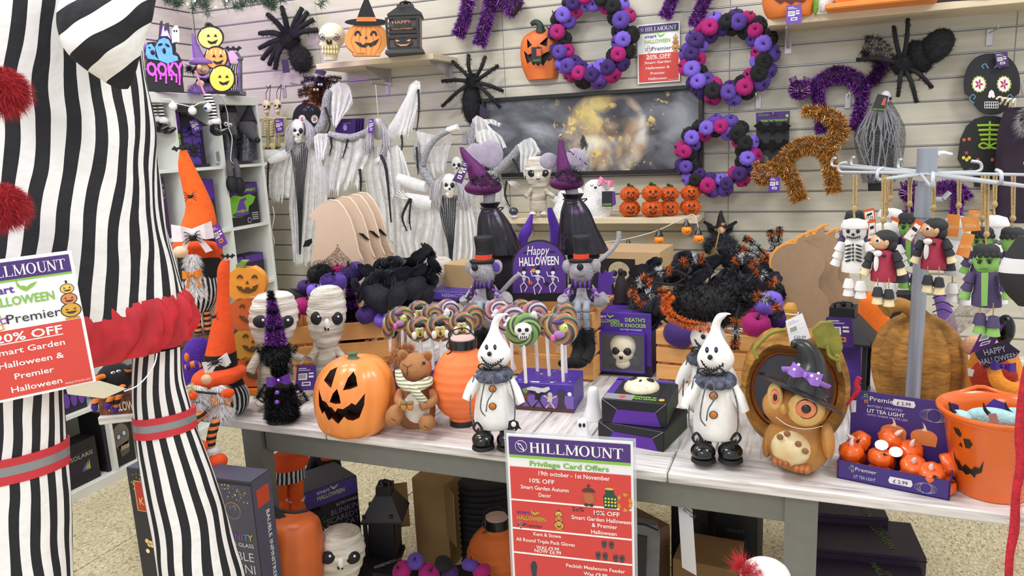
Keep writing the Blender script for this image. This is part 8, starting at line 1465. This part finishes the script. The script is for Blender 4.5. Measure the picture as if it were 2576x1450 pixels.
flat(t,disc(-w*.12,h*.27,w*.28,h*.06),-.0014,PBLACK);flat(t,disc(-w*.12,h*.275,w*.26,h*.045),-.0018,P('6a3fa0'));flat(t,[(-w*.3,h*.3),(-w*.2,h*.5),(-w*.12,h*.62),(w*.06,h*.66),(w*.1,h*.6),(w*.0,h*.56),(w*.08,h*.3)],-.0018,P('6a3fa0'));flat(t,rect(-w*.27,h*.31,w*.06,h*.37),-.0022,P('5aa07a'));flat(t,rect(-w*.13,h*.3,-w*.03,h*.38),-.0026,P('c88a3a'));txt(t,'WITCHFINITY',.017,(w*.12,-.0016,h*.79),P('a8d838'),bold=.02,width=w*.62)
for k in range(4):flat(t,rect(w*.22,h*(.1+.05*k),w*.44,h*(.12+.05*k)),-.0012,P('c8c8c8'))
flat(t,disc(w*.12,h*.1,w*.06),-.0012,PWHITE);flat(t,disc(w*.12,h*.1,w*.05),-.0016,PBLACK)
for k,(A,B,lb)in enumerate((((622,704),(668,694),'purple zombie hand box, front one in its cube'),((592,700),(618,694),'purple zombie hand box behind the front one'))):
 t,w=cbox(lb,A,B,2,.17,.1,'2a1a40');h=.17;flat(t,rect(-w*.48,h*.75,w*.48,h*.98),-.0006,P('5a2f90'));flat(t,[(-w*.3,h*.2),(-w*.25,h*.35),(-w*.1,h*.5),(w*.1,h*.5),(w*.25,h*.3),(w*.3,h*.15),(w*.1,h*.3),(0,h*.12),(-w*.12,h*.3)],-.001,P('5a8a4a'));flat(t,rect(-w*.12,h*.45,w*.12,h*.6),-.0014,P('b04a4a'))
t,w=cbox('tall dark box with green lettering on its spine, top cube',(446,420),(466,419),4,.29,.2,'1f1a2c');flat(t,rect(-w*.5,.2,w*.5,.28),-.0006,P('4a2080'));txt(t,'INFINI-KIN',.014,(.004,-.0016,.1),LIME,rot=(90,90,0),bold=.03,width=.15)
t,w=cbox('tall purple box with green spine lettering, second row cube',(520,585),(550,576),3,.28,.2,'241c34');flat(t,rect(-w*.5,.17,w*.5,.28),-.0006,P('4d2386'));txt(t,'ENFINITIONER',.014,(.004,-.0016,.08),LIME,rot=(90,90,0),bold=.03,width=.14)
t,w=cbox('purple spooky infinity light box beside the clown costume',(388,605),(432,596),3,.31,.15,'3a1f48');txt(t,'LOW VOLTAGE',.013,(0,-.0014,.265),P('c8c0d0'),width=w*.8);txt(t,'SPOOKY',.026,(0,-.0014,.225),P('8ab05a'),bold=.02,width=w*.9);txt(t,'INFINITY LIGHT',.013,(0,-.0014,.2),P('b8b0c0'),width=w*.85);flat(t,[(-w*.4,.02),(w*.3,.02),(w*.1,.18),(-w*.2,.18)],-.001,P('5a2a3a'))
p0=atX(490,408,XU-.06);p0.z=zsh(4)+.001;t=T('spider_lantern','black lantern with a spider cut into its purple pane, top cube','lantern',p0,math.radians(84));m=C('1b1a20',.5,v=.06);W_,H_=.13,.2
MB().box((0,.06,.008),(W_+.03,.16,.016)).build('base',m,t,smooth=False);MB().box((0,.06,H_/2+.016),(W_-.01,.12,H_)).build('pane',P('5a3aa0'),t,smooth=False)
for s_ in(-1,1):MB().box((s_*W_/2,.0,H_/2+.016),(.012,.012,H_)).build('corner_post',m,t,smooth=False)
MB().lathe([(.13,0),(.06,.05),(.03,.06),(.03,.075)],4,(0,.06,H_+.016),RZ(45)).build('roof',m,t,smooth=False);b=MB();b.ell((0,-.003,.1),(.02,.004,.025),seg=12,rings=8);b.ell((0,-.003,.065),(.012,.004,.013),seg=10,rings=6)
for s_ in(-1,1):
 for k in range(4):b.tube([(s_*.012,-.003,.1-.01*k),(s_*.045,-.003,.13-.028*k),(s_*.05,-.003,.1-.035*k)],.0032,5,3)
b.tube([(0,-.003,.12),(0,-.003,.21)],.0015,4);b.build('cut_spider',m,t)
for s_ in(-1,1):MB().tube([(0,-.003,.21),(s_*.03,-.003,.185),(s_*.065,-.003,.19)],.002,5,3).build('cut_web',m,t);MB().tube([(0,-.003,.18),(s_*.03,-.003,.16),(s_*.065,-.003,.165)],.002,5,3).build('cut_web',m,t)
fr_=Fr(None,'','',490,408,X=XU-.06,rz=math.radians(84));fr_.t=t;fr_.o[2]=zsh(4)+.001;price_tag(fr_,[(475,305),(493,300),(510,325),(486,336)],.05,'5a2f96')
t=T('battery_box','small clear battery box stuck on the shelf divider','battery box',atX(546,412,XU-.03),math.radians(84));MB().box((0,0,.04),(.03,.02,.075),bev=.003).build('case',C('c9cdd0',.3,v=.1,alpha=.8),t,smooth=False);MB().box((0,-.012,.04),(.018,.004,.05),bev=.001).build('battery',C('8a8d92',.3,metal=.5),t,smooth=False)
def cube_mouse(label,hx_,hy,nose,ear,D,eyes=None,legs=None):
 f=Fr('plush_mouse',label,'soft toy',hx_,408,D=D,rz=math.radians(76),group='dark grey plush mice in the top cube');GM=plush('5c5a60');f.ell('head',GM,hx_,hy,24,22,20);f.tube('snout',GM,[(hx_,hy+4,.02),((hx_+nose[0])/2,(hy+nose[1])/2+2,.05),(*nose,.07)],[17,12,6],seg=12);f.ell('nose',BLK,*nose,7,d=.085)
 for ex,ey,rx,rz in ear:f.ell('ear',C('4a484e',.95,v=.1,sheen=.4),ex,ey,rx,rz,5,d=.0)
 f.loft('cape',C('2a2a30',.3,metal=.4,v=.4,vs=60,h2='5a5c66'),[(hy+16,hx_-16,hx_+18),(hy+50,hx_-18,hx_+22),(404,hx_-20,hx_+24)],.7,24,2,fold=lambda a,t:1+.08*math.sin(11*a));f.furb('cape_ruffle',C('3a3a42',.4,metal=.3,v=.4),hx_,hy+30,24,12,300,12,2)
 f.loft('hat',C('26202c',.8),[(hy-62,hx_+2,hx_+8),(hy-40,hx_-6,hx_+14),(hy-18,hx_-18,hx_+20)],.8,16,2)
 if eyes:
  for ex,ey in eyes:f.ell('eye',PWHITE,ex,ey,6,6,5,d=.06);f.ell('pupil',PBLACK,ex+1,ey+1,2,2,2,d=.078)
 if legs:
  for L_ in legs:f.tube('leg',GM,L_,7,seg=10);x,y,d=L_[-1];f.ell('boot',BLK,x+4,y+22,15,22,13,d=d)
 return f
DM=zd(atX(600,400,XU-.08));cube_mouse('dark grey mouse with bulging white eyes, legs over the shelf edge',574,300,(592,346),((564,298,13,16),),DM-.06,((568,312),(579,315)),([(574,408,.1),(578,425,.15),(580,442,.15)],[(590,404,.1),(597,425,.15),(598,446,.15)]));cube_mouse('dark grey mouse with a long pointed snout, at right in the cube',622,322,(648,353),((636,308,14,8),(590,304,12,8)),DM)
t,w=cbox('black box with a one-eyed glowing skull picture, bottom row',(272,1182),(342,1148),0,.29,.15,'17141c');h=.29;flat(t,rect(-w*.49,h*.82,w*.49,h*.99),-.0006,P('2d1650'));smart_logo(t,-w*.2,h*.85,w*.5,-.0008,'a8d060','8ac040');flat(t,disc(w*.08,h*.5,w*.3,h*.22),-.001,P('6f665a'));flat(t,[(-w*.05,h*.34),(w*.34,h*.38),(w*.3,h*.18),(w*.02,h*.14)],-.001,P('5a5248'))
for x,z in((-w*.0,h*.5),(w*.2,h*.53)):flat(t,disc(x,z,w*.085,h*.05),-.0014,PBLACK);flat(t,disc(x,z,w*.06,h*.04),-.0018,P('b8c8e8'))
for k in range(6):flat(t,rect(w*(.03+.05*k),h*.26,w*(.065+.05*k),h*.33),-.0014,P('b8ac98'))
t,w=cbox('black solaris projector box leaning out of the bottom cube',(178,1244),(256,1206),0,.2,.1,'15141a');h=.2;flat(t,rect(-w*.45,h*.25,w*.45,h*.8),-.0006,P('22182c'));txt(t,'SOLARIS',.02,(0,-.0014,h*.62),P('b8b08a'),width=w*.7)
for k,c_ in enumerate(('8a4ab0','4a8ac0','7ac04a','d8a03a')):flat(t,[(w*(-.05+.06*k),h*.3),(w*(.03+.06*k),h*.3),(w*(.06+.05*k),h*(.45+.03*k))],-.001,P(c_))
t,w=cbox('dark box with purple pumpkins printed, second row from floor',(160,1052),(222,1030),1,.16,.12,'1f1a2c')
for k in range(3):flat(t,disc(-w*.3+w*.3*k,.06,w*.13,.035),-.001,P('6a3fa0'))
pz=.62;t,w=carton('halloween_tray','brown halloween doormat roll with cream lettering on the side table','doormat',(252,1046),(345,1040),pz,.2,.06,C('3a2a2c',.9,v=.25,vs=60,h2='8a4a30'));txt(t,'HALLOWEEN',.034,(.03,-.0016,.014),P('d8d0c4'),width=w*.95,bold=.02)
f=Fr('spider_plush','black and orange striped spider plush behind the swing tag','soft toy',285,1032,D=2.68);f.ell('body',plush('1a191c'),290,950,42,38,36);
for x,y in((284,938),(298,934)):f.ell('eye',PWHITE,x,y,5,3,3,d=.085);f.ell('pupil',PBLACK,x+1,y,2,2,2,d=.09)
OST=stripes('orange_leg','17161a','d8742c',30,'Z',.5,.9)
for k,L_ in enumerate(([(260,950,.04),(240,955,.06),(232,990,.08)],[(268,970,.06),(250,985,.09),(238,1020,.1)],[(300,980,.07),(285,990,.1),(272,1016,.11)],[(310,975,.07),(300,990,.1),(290,1025,.1)],[(320,930,.03),(335,925,.05),(345,940,.05)])):f.tube('leg',OST,L_,[9,9,7],seg=10);f.ell('foot',plush('4a2080'),L_[-1][0],L_[-1][1]+4,8,11,8,d=L_[-1][2])
f=Fr('purple_plush','purple plush creature with orange striped arms behind the gnome','soft toy',488,990,D=2.5);f.loft('body',plush('4a2090'),[(852,480,512),(870,462,530),(910,452,540),(960,455,540),(1000,460,540)],.8,22,3);f.tube('arm',stripes('plush_arm','4a2090','d87a30',40,'X',.5,.9),[(470,925,.08),(490,915,.1),(500,925,.1)],8);f.ell('horn',felt('d8742c'),470,900,6,12,6,d=.06)
# offers board in front of the table
A,B=atD(1273,1093,1.72),atD(1592,1111,1.64);rz=math.atan2(B.y-A.y,B.x-A.x);W_=(B.xy-A.xy).length;ztop=(A.z+B.z)/2;K=W_/318;V=1.09;HB_=450*K*V
t=T('offers_board','tall purple and red privilege card offers board on a stand','sign',((A+B)/2).xy[:]+(0,),rz);zb=ztop-HB_;t.location.z=0
MB().box((0,.002,zb+HB_/2),(W_,.003,HB_),bev=.0006).build('sheet',C('edeef0',.3,v=0,coat=.3),t,smooth=False);MB().box((0,.0052,zb+HB_/2),(W_+.012,.002,HB_+.012)).build('clear_sleeve',C('d8dde2',.1,v=0,alpha=.35),t,smooth=False);MB().tube([(0,.012,.0),(0,.012,zb+.1)],.01,12).build('stand_post',GREYP,t);MB().box((0,.03,.006),(.24,.24,.012),bev=.003).build('stand_foot',GREYP,t,smooth=False)
q=lambda x,y:(x*K,ztop-y*K*V)
def R_(x0,y0,x1,y1,m,y=-.0004):return flat(t,[q(x0,y0),q(x1,y0),q(x1,y1),q(x0,y1)],y,m)
def tx(s_,x,y,h,m=PWHITE,w=None,bold=.012,align='CENTER'):return txt(t,s_,h*K,(x*K,-.0018,ztop-y*K*V),m,align=align,bold=bold,width=w*K if w else None)
R_(-153,6,153,50,PPURP);R_(-153,50,153,57,PGREEN);R_(-153,80,153,440,C('d0423f',.45,v=.06,vs=3))
for r_,m_,dd in((15.5,PWHITE,0),(14.2,PPURP,.0005)):flat(t,[(a,b)for a,b in disc(-121*K,ztop-28*K*V,r_*K,None,28)],-.001-dd,m_)
flat(t,[q(-130,20),q(-121,22),q(-113,34),q(-112,40),q(-122,34),q(-127,28)],-.002,PWHITE);flat(t,[q(-127,22.5),q(-121,25),q(-115,35),q(-122,31.5),q(-126,27)],-.0026,PPURP);serif(t,'HILLMOUNT',27*K,-100*K,ztop-42*K*V,-.001,236*K,PWHITE)
tx('Privilege Card Offers',0,75,14,P('6fae3c'),200,.02);tx('19th october - 1st November',12,96,12,w=180);tx('10% OFF',-70,116,12,w=64);tx('Smart Garden Autumn',-64,133,11,w=124);tx('Decor',-64,150,11,w=32)
for y in(161,234,297):R_(-153,y,153,y+4,PWHITE,-.001)
flat(t,disc(*q(48,143),13*K,16*K),-.001,P('b5673f'));flat(t,disc(*q(48,128),17*K,11*K,16,0,180),-.0016,P('4a3a34'));flat(t,disc(*q(48,113),4*K),-.0016,P('4a3a34'))
for s_ in(-1,1):flat(t,disc(*q(48+s_*6,160),6*K,4*K),-.0016,P('3a3234'));flat(t,disc(*q(48+s_*15,148),2.5*K,7*K),-.0014,P('a85a38'))
flat(t,[q(86,164),q(84,136),q(90,128),q(90,116),q(110,116),q(112,128),q(120,136),q(118,164)],-.001,P('1f4a40'));flat(t,disc(*q(100,116),11*K,3*K),-.0016,P('d8b84a'))
for k in range(12):flat(t,disc(*q(90+(k%4)*8,140+(k//4)*8),2.6*K),-.0016,P('e0d04a'))
for k in range(22):a=2*math.pi*k/22;flat(t,disc(*q(136+17*math.cos(a)*.9,146+19*math.sin(a)),4.4*K,None,8),-.001-.0002*(k%2),P(['d8662f','e08a3a','9a9a3a','c84a2a'][k%4]))
smart_logo(t,-102*K,ztop-212*K*V,76*K,-.001,'5a3a8a','a8b83a');premier_logo(t,-132*K,ztop-230*K*V,11*K,-.001,'2c2c35');pumpkin_stack_print(t,-30*K,ztop-226*K*V,50*K,-.001)
tx('2o%',20,178,12,PBLACK,30,.0);tx('10% OFF',92,182,12,w=64);MB().tube([(*q(62,180),)[:1]+(-.003,)+(q(62,180)[1],),(q(82,174)[0],-.003,q(82,174)[1])],.0006,4).build('pen_strike',PBLACK,t);tx('Smart Garden Halloween',78,198,11,w=150);tx('& Premier',86,213,11,w=64);tx('Halloween',84,230,11,w=64)
tx('Kent & Stowe',-62,250,10,w=72);tx('All Round Triple Pack Gloves',-68,268,10,w=154);tx('WAS £9.99',-62,284,10,w=60);tx('NOW £6.99',-62,301-8,10,w=70)
for gx,gy in((84,252),(102,252),(68,282),(86,282),(112,284),(128,284)):
 flat(t,disc(*q(gx,gy+5),6*K,8*K,12),-.0012,P('4a4446'))
 for k in range(4):flat(t,[q(gx-6+k*3.4,gy+2),q(gx-3+k*3.4,gy+2),q(gx-4+k*3.6,gy-9+abs(k-1.5)*2),q(gx-6+k*3.6,gy-9+abs(k-1.5)*2)],-.0012,P('5a5052' if k%2 else '4a3a44'))
tx('Peckish Mealworm Feeder',60,330-8,10,w=150);tx('Was £9.99',60,346-8,10,w=60);flat(t,[q(-106,360),q(-110,330),q(-104,318),q(-96,318),q(-92,330),q(-96,360)],-.0012,P('2a3a4a'))
# goods under the table
def floorbox(name,label,cat,A,B,dep,mat,group=None,zbot=0):
 """front face between two top corners (points of the place), standing on zbot"""
 rz=math.atan2(B.y-A.y,B.x-A.x);w=(B.xy-A.xy).length;h=(A.z+B.z)/2-zbot;t=T(name,label,cat,((A+B)/2).xy[:]+(zbot,),rz,group);MB().box((0,dep/2,h/2),(w,dep,h),bev=.002).build('carton',mat,t,smooth=False);return t,w,h
t,w,h=floorbox('infinity_tree_box','large dark boxed infinity tree standing behind the costume leg','box',atD(316,1176,2.06),atD(630,1216,1.93),.08,C('22222a',.5,v=.08));SPN=C('4a4a5c',.5,v=.06)
flat(t,rect(w*.18,.002,w*.499,h*.985),-.0006,SPN);MB().box((w/2+.0006,.04,h/2),(.0008,.078,h-.004)).build('spine_print',SPN,t,smooth=False);MB().box((0,.04,h+.0006),(w-.004,.076,.0008)).build('top_print',SPN,t,smooth=False)
rr=random.Random(2)
for k in range(150):x=rr.uniform(-w*.49,w*.49);z=h*.98-abs(rr.gauss(0,.022));flat(t,disc(x,z,rr.uniform(.0008,.0022),None,5),-.0012,P(rr.choice(['e8c47a','d8a850','f4e4b8'])))
flat(t,rect(-w*.45,h-.125,-w*.2,h-.035),-.0008,P('c8a040'));flat(t,rect(-w*.44,h-.122,-w*.21,h-.038),-.0013,P('b8302a'));txt(t,'KINGS',.022,(-w*.325,-.002,h-.105),P('e8c860'),width=w*.19);txt(t,'THREE',.01,(-w*.325,-.002,h-.078),P('8a2420'),width=w*.1);flat(t,[(-w*.36,h-.06),(-w*.36,h-.045),(-w*.34,h-.053),(-w*.325,h-.042),(-w*.31,h-.053),(-w*.29,h-.045),(-w*.29,h-.06)],-.0018,P('7a1f1c'))
for k in range(14):flat(t,disc(rr.uniform(-w*.42,-w*.15),rr.uniform(h-.26,h-.2),rr.uniform(.003,.008),None,10),-.0012,P(rr.choice(['f0c878','e8a850','ffe8b8'])))
flat(t,disc(w*.34,h-.085,.024,None,24),-.0012,P('c8a060'));flat(t,disc(w*.34,h-.085,.0225,None,24),-.0017,SPN);txt(t,'60',.018,(w*.34,-.0022,h-.086),PWHITE);txt(t,'cm',.008,(w*.34,-.0022,h-.1),PWHITE)
for k,(c_,ch)in enumerate(zip(('c84a4a','d89a3a','5aa04a','3a6ac0','8a4ab0','c84a8a','3a9ac0','c8c04a'),'INFINITY')):txt(t,ch,.018,(w*(.22+.033*k),-.0022,h-.165),P(c_),bold=.02)
txt(t,'LIVING GLASS',.011,(w*.34,-.0022,h-.185),PWHITE,width=w*.26)
for k,s_ in enumerate(('BAUBLE','MINI','TREE')):txt(t,s_,.026,(w*.46,-.0022,h-.225-.036*k),P('d8d8dc'),align='RIGHT')
flat(t,rect(w*.22,h-.31,w*.46,h-.309),-.0015,PWHITE);txt(t,'LOW VOLTAGE',.012,(w*.46,-.0022,h-.33),P('a8a8b8'),align='RIGHT');txt(t,'BAUBLE INFINITREE',.014,(w/2+.0016,.045,h-.2),PWHITE,rot=(90,90,90),width=.2);MB().box((w/2+.0012,.04,h-.055),(.001,.05,.05)).build('spine_crest',P('b8402a'),t,smooth=False)
g=Fr('gnome','orange-booted gnome standing under the table at left','gnome',728,1296,D=2.42);g.loft('tunic',ORB,[(1142,684,776),(1155,682,778),(1172,678,776),(1178,690,765)],.8,22,2);g.loft('knitted_skirt',KNIT,[(1170,684,768),(1206,682,770)],.8,36,0,uvn=1.6)
for x in(704,744):g.tube('leg',ORF,[(x,1200,0),(x,1255,0)],[19,20],sm=2,seg=12);g.ell('boot_cuff',plush('dcdcdc'),x,1258,22,13,20);g.furb('cuff_fluff',FURW,x,1258,21,12,500,6,1);g.ell('boot',ORF,x+3,1280,22,17,26,d=.03)
pz=g.o[2];t=T('plinth_carton','black carton carrying the booted gnome under the table','box',(g.o[0],g.o[1]+.03,0),g.rz);MB().box((0,.05,pz/2-.002),(.16,.15,pz-.004),bev=.002).build('carton',C('1a191d',.6,v=.05),t,smooth=False)
f=Fr('witch_plush','black and orange costumed doll under the table behind the gnome','doll',815,1240,D=2.75);f.loft('dress',felt('1a191c'),[(1130,780,850),(1180,772,860),(1240,770,865)],.7,20,2);f.loft('shawl',felt('c85a28'),[(1120,785,850),(1150,782,856),(1172,800,840)],.75,20,2);f.tube('arm',felt('1a191c'),[(785,1160,.03),(776,1190,.05),(778,1205,.05)],9);f.ell('cuff',felt('c85a28'),779,1200,9,6,8,d=.05)
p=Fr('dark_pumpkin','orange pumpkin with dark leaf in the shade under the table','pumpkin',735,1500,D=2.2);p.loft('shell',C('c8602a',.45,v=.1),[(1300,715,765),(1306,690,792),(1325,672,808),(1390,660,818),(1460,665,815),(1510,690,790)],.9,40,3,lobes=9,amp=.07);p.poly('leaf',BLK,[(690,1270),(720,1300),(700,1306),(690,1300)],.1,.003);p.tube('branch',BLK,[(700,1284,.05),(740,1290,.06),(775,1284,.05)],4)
t,w,h=floorbox('scaredy_cat_box','black and purple blinkin scaredy cat box under the table','box',atD(758,1232,2.42),atD(898,1208,2.55),.16,C('1d1826',.5,v=.05));flat(t,rect(-w*.495,h-.06,w*.495,h-.001),-.0006,P('4a3688'));smart_logo(t,0,h-.04,w*.5,-.001,'c8c0e0','b8d080',bat=True);txt(t,'BATTERY POWERED',.01,(w*.48,-.0016,h-.082),P('b8b4c4'),align='RIGHT',width=w*.4)
for k,s_ in enumerate(('BLINKIN','SCAREDY','CAT')):txt(t,s_,.02,(w*.48,-.0016,h-.11-.026*k),P('8a86a0'),align='RIGHT')
smart_logo(t,-w*.24,h-.125,w*.36,-.001,'6a6488','5a6a4a');flat(t,disc(w*.32,h-.2,.02,None,20),-.0012,P('a8a4b0'));flat(t,disc(w*.32,h-.2,.018,None,20),-.0017,P('4a3a30'))
mummy('mummy doll whose head shows at the bottom edge under the table',856,1400,62,74,1640,(800,1560),(920,1560),Z=.0)
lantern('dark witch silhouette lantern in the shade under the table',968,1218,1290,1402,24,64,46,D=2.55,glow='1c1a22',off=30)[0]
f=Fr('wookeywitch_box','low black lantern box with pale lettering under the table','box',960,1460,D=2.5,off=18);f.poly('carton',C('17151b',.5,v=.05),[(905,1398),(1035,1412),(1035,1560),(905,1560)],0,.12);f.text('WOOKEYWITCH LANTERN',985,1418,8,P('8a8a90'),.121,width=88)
t,w,h=floorbox('open_carton','open brown cardboard carton under the table','box',atD(1035,1205,2.72),atD(1120,1215,2.66),.2,C('a8875a',.8,v=.05));MB().box((-w*.5-.035,-.05,h-.02-.07),(.08,.003,.17),RZ(35)).build('flap',C('b39264',.8),t,smooth=False);MB().box((w*.5+.03,-.03,h-.1),(.09,.003,.2),RZ(-40)).build('flap',C('9a7a50',.8),t,smooth=False)
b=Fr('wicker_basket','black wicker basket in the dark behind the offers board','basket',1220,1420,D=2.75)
for k in range(14):b.loft('weave_band',C('17161a',.7,v=.2),[(1205+k*15,1155+k*.8,1290-k*.8),(1212+k*15,1150+k*.8,1295-k*.8),(1219+k*15,1155+k*.8,1290-k*.8)],.6,24,1)
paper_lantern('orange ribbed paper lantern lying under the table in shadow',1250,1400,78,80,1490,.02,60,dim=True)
for i,(c_,x,y,r)in enumerate((('m',1020,1432,26),('p',1048,1408,22),('m',1075,1440,28),('k',1110,1420,24),('p',1180,1425,22),('m',1215,1440,24),('d',1140,1445,24))):vp_at(c_,x,y,r,D=2.35,label=['magenta velvet pumpkin at the left of the floor heap','violet velvet pumpkin on top of the floor heap','magenta velvet pumpkin in the middle of the floor heap','black velvet pumpkin in the floor heap','violet velvet pumpkin by the fallen paper lantern','magenta velvet pumpkin by the fallen paper lantern','deep purple velvet pumpkin low in the floor heap'][i],group='velvet pumpkins heaped on the floor',tilt=(30,10*i-30,40*i))
t=T('pumpkin_tray','low black tray holding the velvet pumpkins under the table','tray',atD(1115,1470,2.37).xy[:]+(0,),face(atD(1115,1470,2.37)));zt_=atD(1115,1462,2.37).z-.02;MB().box((0,.02,max(.05,zt_)/2),(.3,.2,max(.05,zt_)),bev=.004).build('tray',C('17161a',.7),t,smooth=False)
t,w,h=floorbox('black_goods_box','black boxed lantern with window, right of the offers board','box',atD(1688,1255,2.35),atD(1780,1268,2.3),.2,C('15141a',.5,v=.05));flat(t,rect(-w*.3,h*.3,w*.3,h*.85),-.001,P('1f1c26'))
t,w,h=floorbox('black_goods_box','black boxed goods with red print beside the table leg','box',atD(1800,1290,2.3),atD(1905,1300,2.25),.2,C('121117',.5,v=.05));flat(t,rect(-w*.3,h-.2,w*.25,h-.08),-.001,P('3a2428'));txt(t,'SMART',.012,(0,-.0016,h-.06),P('5a5a60'))
t,w,h=floorbox('brown_goods_box','opened brown carton in the dark under the right apron','box',atD(1692,1402,2.12),atD(1850,1440,2.05),.16,C('7a5c38',.8,v=.08))
t,w,h=floorbox('corrugated_box','corrugated brown box edge beside the offers board','box',atD(1638,1332,2.2),atD(1686,1330,2.25),.2,stripes('corrugation','5a4232','8a6a4e',160,'X',.5,.8))
f=Fr('tombstone_plaque','grey tombstone plaque with a bare branch beside the offers board','ornament',1630,1500,D=2.05);f.poly('slab',C('6f7175',.8,v=.2,vs=20,bump=.5),[(1590,1300),(1650,1310),(1660,1335),(1655,1500),(1590,1500)],0,.03);f.tube('branch',BLK,[(1600,1318,.035),(1625,1322,.04),(1655,1335,.04)],2.4);f.poly('inset',C('2a262c',.7),[(1596,1345),(1628,1350),(1624,1480),(1596,1480)],.031,.003)
f=Fr('hang_sheet','white curled brand sheet hanging under the table apron','sheet',1730,1440,D=1.86);MB().grid([[f(1705+x*4.6+j*1.2,1262+x*2.6+j*18.5,.02*math.sin(j*.3)+.012*x*.3)for x in range(9)]for j in range(10)]).build('sheet',C('dcdde2',.5,v=.02),f.t);f.text('KETTLER',1732,1296,11,PBLACK,.045,width=36,roll=38,bold=.02)
c=Fr('clown_mask','white clown head with red hair peeping in at the bottom edge','mask',1930,1500,D=1.5);c.ell('head',C('e6e4e2',.5),1925,1450,62,46,50);c.fur('red_hair',C('c82a3a',.8,v=.2),[(1860,1440,.02),(1880,1420,.02)],[10,6],500,34,1.2,spread=.7,droop=-.3);c.fur('red_hair',C('c82a3a',.8,v=.2),[(1866,1450,.04),(1910,1430,.04)],[8,8],400,20,1.2)
DP=C('2e2038',.45,v=.1)
for k,(A,B,Bk,Z,lb)in enumerate((((2035,1500),(2362,1540),(2334,1412),.29,'front flat dark purple carton in the stepped floor stack'),((2035,1377),(2332,1406),(2281,1303),.32,'middle flat dark purple carton in the stepped floor stack'),((2040,1290),(2236,1304),(2228,1240),.35,'rear flat dark purple carton in the stepped floor stack'))):
 a,b,c_=atZ(*A,Z),atZ(*B,Z),atZ(*Bk,Z);dep=abs(Vector((-(b-a).y,(b-a).x)).normalized().dot((c_-b).xy))-.03
 t,w,h=floorbox('flat_carton',lb,'box',a,b,dep,DP,'flat purple cartons under the table')
 txt(t,'smart',.02,(w*.2,dep*.62,h+.001),P('56703a'),rot=(0,0,-75));txt(t,'HALLOWEEN',.02,(w*.14,dep*.55,h+.001),P('56703a'),rot=(0,0,-75),bold=.02);MB().box((0,.004,h-.012),(w+.002,.012,.0015)).build('lid_edge',PBLACK,t,smooth=False)
